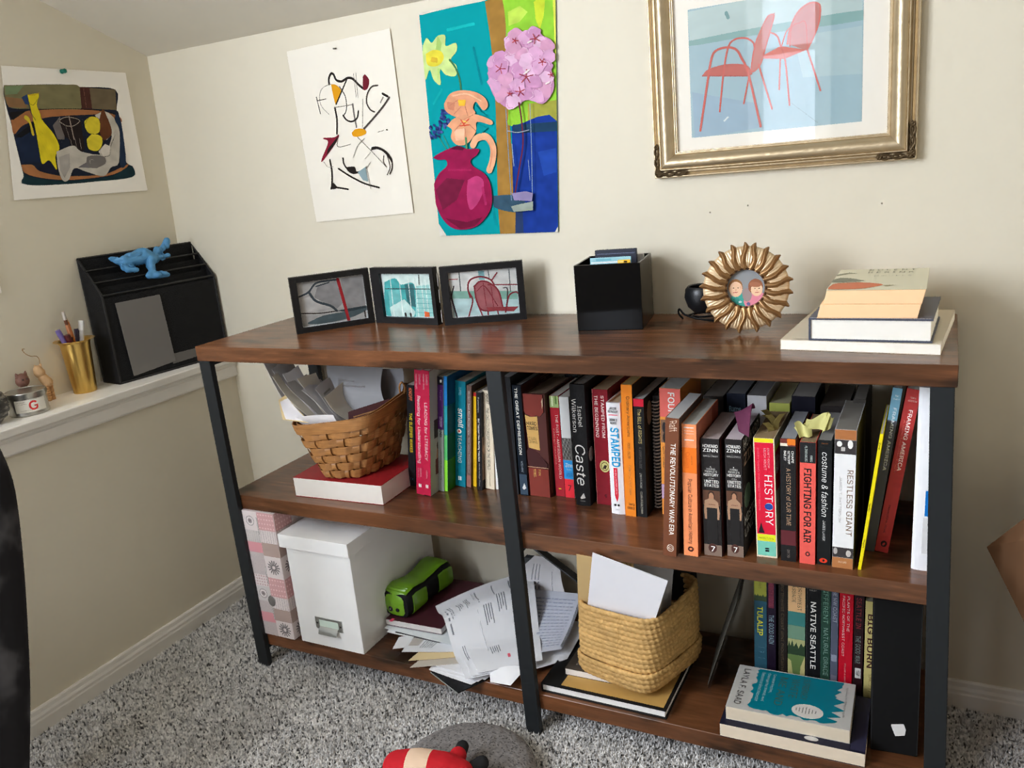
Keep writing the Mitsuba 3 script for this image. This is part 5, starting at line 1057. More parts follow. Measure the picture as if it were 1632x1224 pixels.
def lettering(t, K, items, key='lettering'):
    p = Paint()
    for (s, x0, x1, y0, y1, rgb, turn) in items:
        v, f = add_text(t, s, K, x0, x1, y0, y1, rgb, turn=turn); p.add(v, f, rgb)
    p.build(key, t)
K0 = lambda x, y, z, yaw=0: frame((x, y, z), (math.cos(yaw), math.sin(yaw), 0), (-math.sin(yaw), math.cos(yaw), 0), (0, 0, 1))
lying('book', (1.245, .073, H + .0003), -.075, .0165, .232, .262, (206, 194, 172), (240, 234, 222), 'large thin pale book at the bottom of the stack on top of the shelf', top=[(rect(.150, .195, .150, .195), (188, 174, 140)), (rect(.170, .172, .150, .190), (130, 120, 90)), (rect(.020, .060, .006, .008), (150, 140, 130))])
t = lying('book', (1.289, .068, H + .0172), -.045, .036, .176, .185, (70, 74, 88), (240, 236, 226), 'thick dark blue hardback with white pages, middle of the top stack', hard=True, top=[(rect(.002, .174, .0, .0035), (176, 176, 190))])
# tan paperback on top: page block leans, so it is built as a sheared block
t = thing('book', 'paperback with tan page edges and an orange leaf cover, topmost of the stack', 'book')
def sheared(x0, x1, y0, y1, z0, z1, sh, m, key):
    b = box(x0, x1, y0, y1, z0, z1, .0006); v = np.array(b.vertices); k = (v[:, 2] - (H + .0535)) / .043; v[:, 0] += k * sh * 1.0; v[:, 1] += k * .004; obj(key, tm(v, b.faces), m, t)
zt = H + .0535
tanp = mat((244, 202, 156), .85)
sheared(1.3015, 1.4435, .067, .268, zt, zt + .021, .010, tanp, 'pages'); sheared(1.3055, 1.4440, .0675, .2685, zt + .0212, zt + .0425, .010, tanp, 'pages')
sheared(1.3005, 1.4440, .066, .269, zt - .0008, zt, .010, mat((150, 120, 90), .5), 'cover'); sheared(1.3045, 1.4445, .066, .270, zt + .0426, zt + .0436, .010, mat((204, 198, 172), .45), 'cover')
p = Paint(); K = K0(1.3145, .0705, zt + .0437)
for i, (g, c) in enumerate([(sg.Polygon(curve([(.002, .002), (.022, .001), (.052, .004), (.078, .020), (.062, .030), (.036, .034), (.008, .030), (.001, .014)], 5)), (194, 104, 66)), (sg.Polygon([(.0, .036), (.016, .036), (.050, .042), (.026, .056), (.010, .060), (.0, .050)]), (116, 116, 98)), (sg.Polygon([(.0, .070), (.018, .082), (.032, .082), (.018, .088), (.0, .078)]), (140, 138, 116)), (sg.Polygon([(.078, .018), (.096, .020), (.084, .012)]), (150, 140, 110)), (sg.Polygon([(.0, .030), (.05, .034), (.068, .027), (.04, .036)]), (120, 84, 60))]):
    v, f = tri_poly(g.buffer(0)); v = v * [1, 1.9]; p.add(np.c_[v, np.full(len(v), .0003 + i * .00004)] @ K[:3, :3].T + K[:3, 3], f, c)
p.build('cover_print', t, 'print_satin')
lettering(t, K, [('B U L E N T', .048, .120, .180, .194, (110, 106, 92), 0), ('R E R I N K', .048, .118, .155, .168, (110, 106, 92), 0), ('N O V E L S', .060, .116, .120, .129, (150, 146, 128), 0)])

# ---------------------------------------------------------------- middle shelf, left: red book, splint basket, papers
lying('book', (.1795, .046, ZM + .0003), .035, .0455, .238, .185, (140, 30, 34), (226, 220, 212), 'thick red paperback lying flat under the splint basket', spine_at='back')
splint = procmat('splint', lambda p, n, uv: mix((0.27, 0.115, 0.034), (0.43, 0.20, 0.066), fbm(p.x * 40, p.y * 40, p.z * 120, 3)) * (0.85 + 0.3 * noise(p.x * 20, p.y * 20, p.z * 500)), 0.42, 0.4)
t = thing('splint_basket', 'woven brown wood-splint basket full of papers on the red book', 'basket')
BB = [np.array(q) for q in ((.258, .052, .4925), (.352, .080, .4925), (.362, .222, .4925), (.256, .216, .4925))]
BT = [np.array(q) for q in ((.180, .050, .604), (.398, .058, .634), (.396, .268, .656), (.180, .262, .630))]
def even_outline(pw, ax, ay):
    th = np.linspace(0, 2 * np.pi, 4001) - np.pi * .75; c, q = np.cos(th), np.sin(th); x, y = ax * np.sign(c) * np.abs(c) ** (2 / pw), ay * np.sign(q) * np.abs(q) ** (2 / pw)
    L = np.r_[0, np.cumsum(np.hypot(np.diff(x), np.diff(y)))]; return L / L[-1], th
EVEN_S, EVEN_T = even_outline(4.5, .150, .190)
def ring_pt(s, k, off=0.0, pw=4.5):
    """A point on the basket wall: s round the basket (0-1), k from base (0) to rim (1)."""
    th = np.interp(np.asarray(s) % 1.0, EVEN_S, EVEN_T); c, sn_ = np.cos(th), np.sin(th); e = 2 / pw
    a, b = np.sign(c) * np.abs(c) ** e, np.sign(sn_) * np.abs(sn_) ** e
    a, b = (a + 1) / 2, (b + 1) / 2; k = np.broadcast_to(k, np.shape(s))
    def bl(q): return q[0] * ((1 - a) * (1 - b))[..., None] + q[1] * (a * (1 - b))[..., None] + q[2] * (a * b)[..., None] + q[3] * ((1 - a) * b)[..., None]
    p0, p1 = bl(BB), bl(BT); kk = k[..., None]; bulge = np.sin(np.pi * k)[..., None] * .10
    p = p0 * (1 - kk) + p1 * kk; cen = (sum(BB) / 4) * (1 - kk) + (sum(BT) / 4) * kk; d = p - cen; d[..., 2] = 0; L = np.linalg.norm(d, axis=-1, keepdims=True)
    return p + d / np.maximum(L, 1e-6) * (np.asarray(off)[..., None] if np.ndim(off) else off) + d * bulge * .35
NU = 20; S_ = np.linspace(0, 1, 241)[:-1]
def band(k0, k1, off, th):
    """A closed splint band round the basket between heights k0 and k1."""
    n = len(S_); rings = [ring_pt(S_, k0, off + th), ring_pt(S_, (k0 + k1) / 2, off + th * 1.5), ring_pt(S_, k1, off + th), ring_pt(S_, k1, off), ring_pt(S_, k0, off)]
    V = np.vstack(rings); F = []
    for i in range(5):
        j = (i + 1) % 5; a = np.arange(n); b = (a + 1) % n
        F.append(np.c_[i * n + a, i * n + b, j * n + b]); F.append(np.c_[i * n + a, j * n + b, j * n + a])
    return tm(V, np.vstack(F))
for r in range(6):
    ph = np.cos(np.pi * (S_ * NU + r)); off = .0034 * np.clip(ph * 1.7, -1, 1)
    obj('weaver', band(.02 + r * .145, (.02 + r * .145 + .139), off, .0011), splint, t, 50)
for j in range(NU):
    s0 = j / NU; ks = np.linspace(-.0, .97, 25); V = []
    for k in ks:
        ph = -np.clip(np.cos(np.pi * (NU * s0 + (k - .02) / .145 - .44)) * 1.7, -1, 1) * .0030
        for ds, dz in ((-.0125, .0), (.0125, .0), (.0125, -.001), (-.0125, -.001)): V.append(ring_pt(np.array([s0 + ds * (1 - .25 * (1 - k))]), np.array([k]), ph + dz)[0])
    F = []
    for i in range(len(ks) - 1):
        for q in range(4):
            w = (q + 1) % 4; F += [[i * 4 + q, i * 4 + w, i * 4 + 4 + w], [i * 4 + q, i * 4 + 4 + w, i * 4 + 4 + q]]
    obj('upright', tm(V, F), splint, t, 40)
obj('rim', [band(.86, 1.045, np.full(len(S_), .0045), .0022), band(.86, 1.045, np.full(len(S_), -.0050), .0022)], splint, t, 50)
bq = ring_pt(S_, 0.02, -.002); V = np.vstack([bq, bq.mean(0)]); n = len(bq); obj('base', [tm(V, [[i, (i + 1) % n, n] for i in range(n)])], splint, t)
obj('handle_ear', tube(curve([(.404, .200, .655), (.412, .195, .672), (.410, .188, .684), (.404, .186, .675), (.402, .188, .660)], 6), .0022, 8), splint, t, 50)
sheet_grey = mat((214, 212, 214), .8, spec=.2); sheet_warm = mat((222, 216, 202), .8, spec=.2); sheet_blue = mat((206, 210, 220), .8, spec=.2)
def loose(label, c, m, bend=None, prints=(), name='paper_sheet', cat='paper', group=None, n=14, th=.0007, part='sheet'):
    t = thing(name, label, cat, group); P = bilin(c, bend); obj(part, grid_sheet(P, n, n, th), m, t, 60)
    p = Paint()
    for q in prints: on_sheet(p, P, *q[:4], q[4], .0006, 5)
    p.build('print', t)
    return t
def bnd(ax, ay, az, fu=1.0, fv=1.0):
    return lambda u, v: np.concatenate([ax * np.sin(np.pi * fu * u + 0 * v) * np.sin(np.pi * fv * v + .3), ay * np.sin(np.pi * fv * v + 0 * u), az * np.sin(np.pi * fu * u) * np.cos(np.pi * v)], 1)
GB = 'papers in the splint basket'
sheet_dull = mat((176, 174, 174), .8, spec=.2)
LEAN = ['outermost limp sheet curling left', 'second sheet from the left leaning', 'third sheet from the left leaning', 'fourth sheet from the left leaning', 'fifth sheet from the left leaning', 'sixth sheet from the left leaning', 'seventh sheet from the left leaning', 'eighth sheet from the left leaning', 'rightmost sheet leaning']
TOPS = [(.112, .080, .757, .070), (.140, .075, .738, .045), (.150, .062, .726, .060), (.176, .070, .728, .030), (.188, .064, .706, .055), (.214, .076, .712, .040), (.226, .070, .690, .060), (.250, .082, .694, .035), (.268, .086, .676, .055)]
for i, (lb, (xt_, y0_, zt_, dp_)) in enumerate(zip(LEAN, TOPS)):
    xb_ = .216 + .0135 * i; tw = .75 + .35 * ((i * 5) % 4) / 3
    loose(lb + ' out of the splint basket', [(xt_ - .62 * dp_ * tw + .022, y0_ + dp_ + .022, zt_ + .006), (xt_, y0_, zt_), (xb_, .080 + .004 * i, .600), (xb_ - .010, .150, .600)], (sheet_grey, sheet_warm, sheet_dull)[(i * 2) % 3], lambda u, v, i=i: np.concatenate([-(.024 if i == 0 else .006 + .003 * (i % 3)) * np.sin(np.pi * v) * (1 - .3 * u) + 0 * u, .003 * np.sin(2 * np.pi * v + i) + 0 * u, .004 * np.sin(3 * u + i) * (1 - v)], 1), [[(.70, .95, .25, .55, (150, 140, 70))] if i == 5 else [], [(.3, .8, .2, .24, (130, 128, 124))] if i == 7 else []][i == 7])
loose('large sheet with shade painted grey sagging across the back of the splint basket', [(.205, .190, .742), (.345, .215, .712), (.376, .175, .622), (.270, .150, .600)], mat((160, 160, 162), .8, spec=.1), bnd(0, -.02, -.010, 1, 1), [(.25, .7, .40, .44, (140, 138, 138)), (.2, .5, .3, .33, (150, 148, 148))])  # white paper greyed: shade of the top slab is put into its colour
loose('broad sheet with shade painted grey and raised corner at back right of the splint basket', [(.270, .225, .708), (.386, .232, .704), (.388, .205, .640), (.280, .200, .600)], mat((150, 151, 156), .8, spec=.1), bnd(0, .01, -.004, 1, 1))  # grey here also paints in the shade under the slab
loose('dark maroon folder at the right inside the splint basket', [(.312, .110, .634), (.388, .165, .652), (.380, .150, .600), (.315, .100, .590)], mat((64, 22, 24), .5), None, [(.12, .8, .30, .36, (150, 110, 70)), (.2, .9, .45, .95, (52, 36, 26))], name='folder', cat='folder')
loose('white envelope lying along the front rim of the splint basket', [(.196, .066, .628), (.305, .068, .640), (.310, .082, .612), (.205, .088, .600)], mat((238, 236, 236), .7), bnd(0, -.003, .002), name='envelope', cat='envelope')
loose('open tan-edged envelope jutting out at the left of the splint basket', [(.160, .062, .668), (.168, .082, .676), (.232, .078, .612), (.172, .052, .626)], mat((214, 190, 140), .7), bnd(-.006, 0, 0, .5, 1), [(.12, .95, .12, .95, (232, 228, 230))], name='envelope', cat='envelope')

# ---------------------------------------------------------------- bottom shelf, left bay
# patterned box file
t = thing('patterned_box', 'tall box in pink and grey patchwork paper beside the left post', 'box file')
obj('body', box(.0365, .1345, .010, .285, ZB, ZB + .3240, .001), mat((206, 192, 190), .6), t)
p = Paint(); Kp = frame((.0365, .0099, ZB), (1, 0, 0), (0, 0, 1), (0, -1, 0)); Ks = frame((.1346, .010, ZB), (0, 1, 0), (0, 0, 1), (1, 0, 0))
def pp(g, c, K=Kp, z=.0003):
    v, f = tri_poly(g); p.add(np.c_[v, np.full(len(v), z)] @ K[:3, :3].T + K[:3, 3], f, c)
PINK, ROSE, TAUP, PALE, GREY = (214, 150, 156), (204, 158, 158), (176, 154, 146), (220, 208, 206), (196, 184, 182)
def patch_face(K, cols, W):
    for c, (x0, x1, tiles) in enumerate(cols):
        z = .3237
        for i, (hgt, colr, deco) in enumerate(tiles):
            z0 = max(z - hgt, .0004); pp(sg.box(x0, z0, x1, z), colr, K)
            xm, zm_ = (x0 + x1) / 2, (z0 + z) / 2
            if deco == 'flower':
                for q in range(14):
                    a = q * math.tau / 14; pp(sg.LineString([(xm + .006 * math.cos(a), zm_ + .006 * math.sin(a)), (xm + .017 * math.cos(a), zm_ + .017 * math.sin(a))]).buffer(.0016, quad_segs=2).intersection(sg.box(x0, z0, x1, z)), (120, 112, 112), K, .0006)
            if deco == 'ring':
                for r, cc_ in ((.013, (178, 168, 166)), (.010, (222, 212, 210)), (.0065, (150, 140, 140)), (.003, (120, 110, 110))): pp(sg.Point(xm, zm_).buffer(r, quad_segs=6).intersection(sg.box(x0, z0, x1, z)), cc_, K, .0005 + .013 * .02 - r * .02)
            if deco == 'lines':
                for q in range(7): pp(sg.box(x0 + (x1 - x0) * (q + .4) / 7, z0, x0 + (x1 - x0) * (q + .55) / 7, z), (176, 164, 164), K, .0005)
            if deco == 'hatch':
                for q in range(9): pp(sg.LineString([(x0 + (x1 - x0) * q / 9, z0), (x0 + (x1 - x0) * (q + 1) / 9, (z0 + z) / 2), (x0 + (x1 - x0) * q / 9, z)]).buffer(.0005).intersection(sg.box(x0, z0, x1, z)), (186, 172, 172), K, .0005)
            if deco == 'dots':
                for q in range(24): pp(sg.Point(x0 + (x1 - x0) * ((q % 6) + .5) / 6, z0 + (z - z0) * ((q // 6) + .5) / 4).buffer(.0022, quad_segs=3), (230, 196, 196) if colr == ROSE else (196, 160, 160), K, .0005)
            z = z0
            if z < .001: break
L_ = [(.048, PALE, 'ring'), (.030, (200, 192, 188), 'lines'), (.026, PINK, None), (.058, GREY, 'hatch'), (.030, PALE, 'dots'), (.040, (206, 198, 196), 'ring'), (.030, GREY, 'hatch'), (.026, PINK, None), (.06, GREY, 'hatch')]
R_ = [(.044, ROSE, 'dots'), (.032, PALE, 'lines'), (.034, TAUP, None), (.056, PALE, 'flower'), (.050, ROSE, 'dots'), (.032, PALE, 'lines'), (.032, TAUP, None), (.05, PALE, 'flower')]
patch_face(Kp, [(.0006, .047, L_), (.0475, .0974, R_)], .098); patch_face(Ks, [(.0006, .055, R_), (.0555, .11, L_), (.1105, .165, R_), (.166, .22, L_), (.2205, .2744, R_)], .275)
for z in (.265, .14, .045): pp(sg.box(.044, z, .0475, z + .045), (150, 142, 138), Kp, .0007); pp(sg.box(.0452, z, .0463, z + .045), (226, 222, 218), Kp, .0008)
p.build('print', t)
obj('button', xf(trimesh.creation.icosphere(2, .011), frame((.083, .0095, ZB + .095), (1, 0, 0), (0, 0, 1.3), (0, -.25, 0))), mat((128, 124, 122), .25, .4), t, True)
# white lidded archive box
t = thing('archive_box', 'white lidded archive box with a metal label holder on the bottom shelf', 'box')
wb = procmat('white_board', lambda p, n, uv: mix((0.86, 0.855, 0.845), (0.88, 0.875, 0.865), noise(p.x * 30, p.y * 30, p.z * 30)), 0.55, 0.3)
obj('body', box(.1540, .3360, .0130, .334, ZB + .0002, ZB + .274, .0008), wb, t)
obj('lid', [box(.1440, .3425, .0030, .340, ZB + .2745, ZB + .2795, .0008)] + [box(*q, ZB + .247, ZB + .2760, .0006) for q in ((.1440, .3425, .0030, .0057), (.1440, .3425, .3373, .340), (.1440, .1467, .0057, .3373), (.3398, .3425, .0057, .3373))], wb, t)
ho = sg.box(.208, ZB + .0465, .2850, ZB + .0755).difference(sg.box(.2185, ZB + .0530, .2745, ZB + .0705)); ho = ho.difference(sg.Point(.2128, ZB + .061).buffer(.0028)).difference(sg.Point(.2802, ZB + .061).buffer(.0028))
hm = frame((0, .0129, 0), (1, 0, 0), (0, 0, 1), (0, -1, 0)); zinc = mat((176, 178, 174), .32, .85)
obj('label_holder', [xf(extrude(ho, .0016), hm), xf(extrude(sg.Polygon([(0, 0), (.0022, .0002), (.0095, -.007), (.0120, -.0150), (.0104, -.0155), (.008, -.0085), (0, -.0020)]), .052), frame((.2205, .0129, ZB + .0530), (0, -1, 0), (0, 0, 1), (1, 0, 0)))], zinc, t, 30)
obj('label_card', box(.2180, .2750, .0120, .0127, ZB + .0520, ZB + .0710), mat((206, 222, 210), .6), t)
for x in (.2128, .2802): obj('screw', xf(lathe([(0, .0024), (.0018, .0022), (.0030, .0010), (.0032, 0)], 14), frame((x, .0129, ZB + .061), (1, 0, 0), (0, 0, 1), (0, -1, 0))), mat((70, 70, 68), .3, .8), t, 40)

# pile of papers, folders and a book
def lay(label, pts, z, m, name='paper_sheet', cat='paper', prints=(), th=.0008, wave=.003, seed=0, n=14):
    """A sheet lying on the pile; pts: back-left, back-right, front-right, front-left (x, y) or (x, y, z)."""
    c = [np.array([q[0], q[1], q[2] if len(q) > 2 else z]) for q in pts]
    bend = lambda u, v: np.concatenate([0 * u * v, 0 * u * v, wave * (.6 + np.sin(3.1 * u + seed) * np.cos(2.3 * v + seed * 1.7))], 1)
    return loose(label, c, m, bend, prints, name, cat, th=th, n=n)
GM = mat((150, 154, 150), .4, .3); black_card = mat((24, 25, 27), .35)
t = thing('portfolio', 'black folder corner jutting over the front edge of the bottom shelf', 'folder')
q = sg.Polygon([(.475, .170), (.655, .030), (.6150, -.040), (.520, .006)]); obj('cover', xf(extrude(q, .0024), trimesh.transformations.translation_matrix([0, 0, ZB + .0004])), black_card, t)
obj('edge', tube([(.5195, .0045, ZB + .0014), (.6148, -.0412, ZB + .0014)], .0012, 8), GM, t)
white = mat((238, 238, 240), .8, spec=.2)
for i, (a, lb) in enumerate(((0, 'lowest white sheet fanned out at the front of the paper pile'), (.010, 'second white sheet fanned out at the front of the paper pile'), (.020, 'third white sheet fanned out at the front of the paper pile'))):
    lay(lb, [(.500 + a, .150), (.680 + a * .6, .110 + a), (.630 + a * 1.1, -.010 + a), (.515 + a * .6, .006 + a * .5)], ZB + .0048 + .0022 * i, white, wave=.0012, seed=i)
lay('grey-beige folder with a rounded corner low in the paper pile', [(.500, .150), (.690, .175), (.640, .075), (.478, -.010)], ZB + .0125, mat((196, 188, 176), .7), 'folder', 'folder', wave=.001, th=.0014)
lay('cream manila folder near the front of the paper pile', [(.480, .170), (.680, .210), (.610, .080), (.4640, .006)], ZB + .0165, mat((226, 204, 158), .7), 'folder', 'folder', wave=.001, th=.0014)
lay('white sheet with a grey stain and small print in the paper pile', [(.412, .120), (.610, .170), (.560, .070), (.436, .022)], ZB + .0205, mat((230, 232, 236), .8), prints=[(.04, .20, .25, .75, (196, 190, 184))] + [(.24 + .035 * i, .252 + .035 * i, .42, .84, (150, 152, 158)) for i in range(6)], wave=.002, seed=2)
lay('bare white sheet at the left front of the paper pile', [(.392, .075), (.470, .130), (.450, .060), (.405, .030)], ZB + .0185, white, wave=.0015)
t = thing('tablet_folder', 'thin dark folder between white sheets on the left of the paper pile', 'folder')
obj('cover', xf(extrude(sg.Polygon([(.372, .130), (.520, .150), (.500, .080), (.378, .082)]), .0025), trimesh.transformations.translation_matrix([0, 0, ZB + .0235])), mat((46, 46, 48), .5), t)
lay('long pale sheet under the pink-tabbed book in the paper pile', [(.350, .170), (.570, .200), (.560, .075), (.345, .085)], ZB + .0275, mat((222, 228, 230), .8), wave=.0015, prints=[(.55 + .05 * i, .57 + .05 * i, .45 + .05 * (i % 3), .6 + .04 * (i % 2), (176, 180, 190)) for i in range(5)])
lay('thin sheet end showing at the left of the paper pile', [(.352, .120), (.430, .130), (.430, .078), (.356, .078)], ZB + .0240, white, wave=.001)
lying('book', (.344, .096, ZB + .0310), .03, .0155, .150, .215, (66, 30, 38), (206, 202, 200), 'thin dark red book lying under the green and black gadget', spine_at='back')
t = thing('page_marker', 'tiny pink page marker on the dark red lying book', 'page marker'); obj('tab', box(.360, .368, .088, .1005, ZB + .0475, ZB + .0485, .0003), mat((226, 70, 110), .6), t)
# big bundle of printed pages sliding down
def fold(u, v): return np.concatenate([0 * u * v, 0 * u * v, .030 * np.exp(-((v - .34) / .16) ** 2) + .010 * np.sin(3 * u) * (1 - v) - .012 * np.exp(-((v - .66) / .12) ** 2)], 1)
INK = (120, 122, 128)
def text_rows(rng_, n, u0, u1, v0, v1):
    return [(u0 + (u1 - u0) * i / n, u0 + (u1 - u0) * (i + .38) / n, v0, v1 - (v1 - v0) * (.3 * ((i * 7) % 3) / 3), INK) for i in range(n)]
rows = text_rows(0, 3, .06, .13, .16, .36) + text_rows(0, 3, .155, .21, .12, .36) + [(.26, .266, .06, .92, (186, 188, 194)), (.30, .312, .06, .34, INK)] + text_rows(0, 4, .34, .46, .38, .52) + [(.50, .512, .05, .3, INK)] + text_rows(0, 4, .52, .64, .30, .46) + [(.70, .715, .05, .25, INK)] + text_rows(0, 5, .30, .44, .70, .82) + [(.50, .54, .86, .90, (206, 96, 110))]
for i, (o_, lb, pr) in enumerate((((-.018, -.012, 0), 'lowest printed sheet of the big bundle sliding off the paper pile', [(.05, .07, .2, .5, INK)]), ((-.008, -.004, .004), 'middle printed sheet of the big bundle sliding off the paper pile', text_rows(0, 2, .03, .08, .15, .4) + text_rows(0, 2, .05, .10, .6, .8)), ((.004, .004, .009), 'top printed sheet of the big bundle with a small red mark', rows))):
    o_ = np.array(o_); c = [np.array([.452, .185, ZB + .052]) + o_, np.array([.610, .335, ZB + .075]) + o_, np.array([.752, .075, ZB + .026]) + o_, np.array([.640, -.004, ZB + .0205]) + o_]
    loose(lb, c, mat((228, 229, 233), .8, spec=.2), fold, pr, n=22)
loose('white sheet corner folded over in front beside the middle post', [np.array(q) for q in ((.660, .020, ZB + .026), (.735, .050, ZB + .034), (.716, .004, ZB + .014), (.672, -.002, ZB + .016))], white, lambda u, v: np.concatenate([0 * u * v, 0 * u * v, .006 * np.sin(np.pi * u) * (1 - v)], 1))
# sheets right of the post
def curl(u, v): return np.concatenate([0 * u * v, 0 * u * v, .022 * (1 - v) ** 2 - .006 * np.sin(3.1 * v)], 1)
loose('grey sheets curling up against the wall behind the middle post', [np.array(q) for q in ((.600, .345, .213), (.680, .345, .214), (.716, .300, .135), (.600, .290, .128))], sheet_grey, lambda u, v: np.concatenate([.0 * u * v, -.02 * np.sin(np.pi * v) + 0 * u, 0 * u * v], 1), [(.30 + .09 * i, .33 + .09 * i, .15, .8, (150, 150, 156)) for i in range(3)])
loose('second curled grey sheet standing behind the middle post', [np.array(q) for q in ((.655, .338, .209), (.690, .338, .210), (.735, .290, .128), (.660, .280, .122))], sheet_grey, lambda u, v: np.concatenate([.0 * u * v, -.016 * np.sin(np.pi * v) + 0 * u, 0 * u * v], 1), [(.5, .53, .2, .8, (150, 150, 156))])
t = thing('spiral_notepad', 'handwritten ruled notepad page with torn spiral edge right of the post', 'notepad')
Pn = bilin([np.array(q) for q in ((.640, .285, .135), (.765, .290, .142), (.782, .120, .128), (.690, .070, .122))], curl)
obj('page', grid_sheet(Pn, 14, 14, .0007), mat((206, 210, 222), .8), t, 60)
p = Paint(); rr = np.random.default_rng(4)
for i in range(16):
    v = .10 + .052 * i; u = .10
    while u < .86:
        l = rr.uniform(.03, .10); on_sheet(p, Pn, u, min(u + l, .9), v, v + .012, (148, 156, 182), .0007, 3); u += l + .02
p.build('handwriting', t)
obj('spiral_edge', [tube([Pn(np.array([.985]), np.array([q]))[0] + np.array([.002 * math.cos(a), 0, .0035 + .0025 * math.sin(a)]) for a in np.linspace(0, 5.5, 8)], .0006, 4) for q in np.linspace(.2, .96, 34)], mat((70, 66, 64), .4, .5), t)
loose('white sheet under the handwritten notepad page', [np.array(q) for q in ((.650, .220, .112), (.790, .250, .118), (.795, .118, .108), (.700, .035, .104))], mat((220, 220, 222), .8), bnd(0, 0, .004))

# green and black rounded gadget
t = thing('green_gadget', 'rounded lime green and black electronic gadget lying on a book', 'gadget')
gp0, gp1 = np.array([.364, .113, ZB + .0478]), np.array([.380, .296, ZB + .0478])
gd = (gp1 - gp0) / np.linalg.norm(gp1 - gp0); gx = np.array([gd[1], -gd[0], 0]); GL = np.linalg.norm(gp1 - gp0); MG = frame(gp0, gx, gd, (0, 0, 1))
lime = mat((104, 150, 30), .32, spec=.5); rubber = mat((14, 15, 16), .6, spec=.2)
def prof_h(s):   # height along the body: bulbous front, waist, taller rear
    return np.interp(s, [0, .06, .18, .30, .42, .60, .80, .92, 1], [.056, .064, .069, .065, .060, .063, .071, .069, .056])
def prof_w(s): return np.interp(s, [0, .05, .15, .35, .5, .7, .85, .95, 1], [.038, .041, .042, .039, .035, .037, .041, .040, .032])
def hull_body(k, kz, base=0.0):
    ss = np.linspace(0, 1, 30); th = np.linspace(0, 2 * np.pi, 33)[:-1]; V = []
    for s in ss:
        h, w = prof_h(s) * kz, prof_w(s) * k; c, s_ = np.cos(th), np.sin(th); V.append(np.c_[w * np.sign(c) * np.abs(c) ** .55, np.full(32, s * GL), base + h / 2 + h / 2 * np.sign(s_) * np.abs(s_) ** .6])
    V = np.vstack(V); F = []
    for i in range(29):
        for q in range(32):
            w = (q + 1) % 32; F += [[i * 32 + q, i * 32 + w, i * 32 + 32 + w], [i * 32 + q, i * 32 + 32 + w, i * 32 + 32 + q]]
    V = np.vstack([V, V[:32].mean(0), V[-32:].mean(0)]); m = len(V)
    for q in range(32):
        w = (q + 1) % 32; F += [[m - 2, w, q], [m - 1, 29 * 32 + q, 29 * 32 + w]]
    return tm(V, F)
obj('body', xf(hull_body(1.0, 1.0), MG), rubber, t, 50)
def saddle(a0, a1, s0, s1, lift):
    """A shell panel over the body between angles a0-a1 and along s0-s1."""
    def P(u, v):
        s = s0 + (s1 - s0) * v; a = a0 + (a1 - a0) * u; h, w = prof_h(s), prof_w(s); c, s_ = np.cos(a), np.sin(a)
        q = np.c_[(w + lift) * np.sign(c) * np.abs(c) ** .55, s * GL + np.where(v < .01, -lift, 0), h / 2 + (h / 2 + lift) * np.sign(s_) * np.abs(s_) ** .6]; return q
    return xf(grid_sheet(P, 20, 26, .0016), MG)
obj('top_shell', saddle(math.radians(50), math.radians(130), .035, .985, .0016), lime, t, 50)
V = hull_body(1, 1); ring0 = np.array(V.vertices[:32]); fr = sg.Polygon(ring0[:, [0, 2]] * [.80, 1] + [0, 0]).buffer(-.003).intersection(sg.box(-.022, .0, .022, .08))
th_ = np.linspace(0, 1, 2)
nosep = []
for a in np.linspace(-.0275, .0275, 13): nosep.append([(a, -.0025, .004), (a, -.0055, .018), (a, -.0060, .036), (a, -.0030, .052), (a, .0085, .0675)])
nosep = np.array(nosep); nb = np.array([nosep[i] + [0, 6 * nosep[i][0][0] ** 2, 0] for i in range(13)]); V = nb.reshape(-1, 3); F = []
for i in range(12):
    for j in range(4): F += [[i * 5 + j, (i + 1) * 5 + j, (i + 1) * 5 + j + 1], [i * 5 + j, (i + 1) * 5 + j + 1, i * 5 + j + 1]]
m1 = tm(np.vstack([V, V + [0, .006, 0]]), F + [[a + 65, c + 65, b + 65] for a, b, c in F]); obj('front_shell', xf(m1, MG), lime, t, 60)
for x, z, r in ((-.010, .020, .0060), (.0105, .0205, .0045)):
    obj('port', xf(lathe([(0, .0010), (r * .45, .0012), (r * .55, .0022), (r * .8, .0024), (r, .0012), (r, -.002)], 20), MG @ frame((x, -.0058 + 6 * x * x, z), (1, 0, 0), (0, 0, 1), (0, -1, 0))), mat((30, 32, 34), .3, .4), t, 40)
obj('port_tip', xf(trimesh.creation.icosphere(2, .0018), MG @ trimesh.transformations.translation_matrix([-.010, -.0075, .020])), mat((200, 200, 200), .2, .9), t, True)
for (s0, s1) in ((.10, .40), (.68, .95)):
    obj('side_panel', saddle(math.radians(-50), math.radians(22), s0, s1, .0012), lime, t, 50)

# ---------------------------------------------------------------- bottom shelf, right bay
t0 = lying('book', (.7755, .026, ZB + .0003), -.005, .0195, .262, .235, (30, 30, 30), (232, 230, 226), 'large black hardback with tan cover panel under the seagrass basket', hard=True, spine_at='left', top=[(rect(.042, .256, .006, .230), (190, 150, 84)), (rect(.10, .17, .048, .054), (160, 120, 70))])
lying('book', (.8120, .068, ZB + .0202), .02, .0150, .150, .20, (74, 66, 58), (224, 220, 214), 'smaller grey book lying under the left corner of the seagrass basket', spine_at='back', top=[(sg.Point(.02 + .006 * (i % 9), .02 + .014 * (i // 9)).buffer(.003, quad_segs=3), (112, 102, 92)) for i in range(72)])
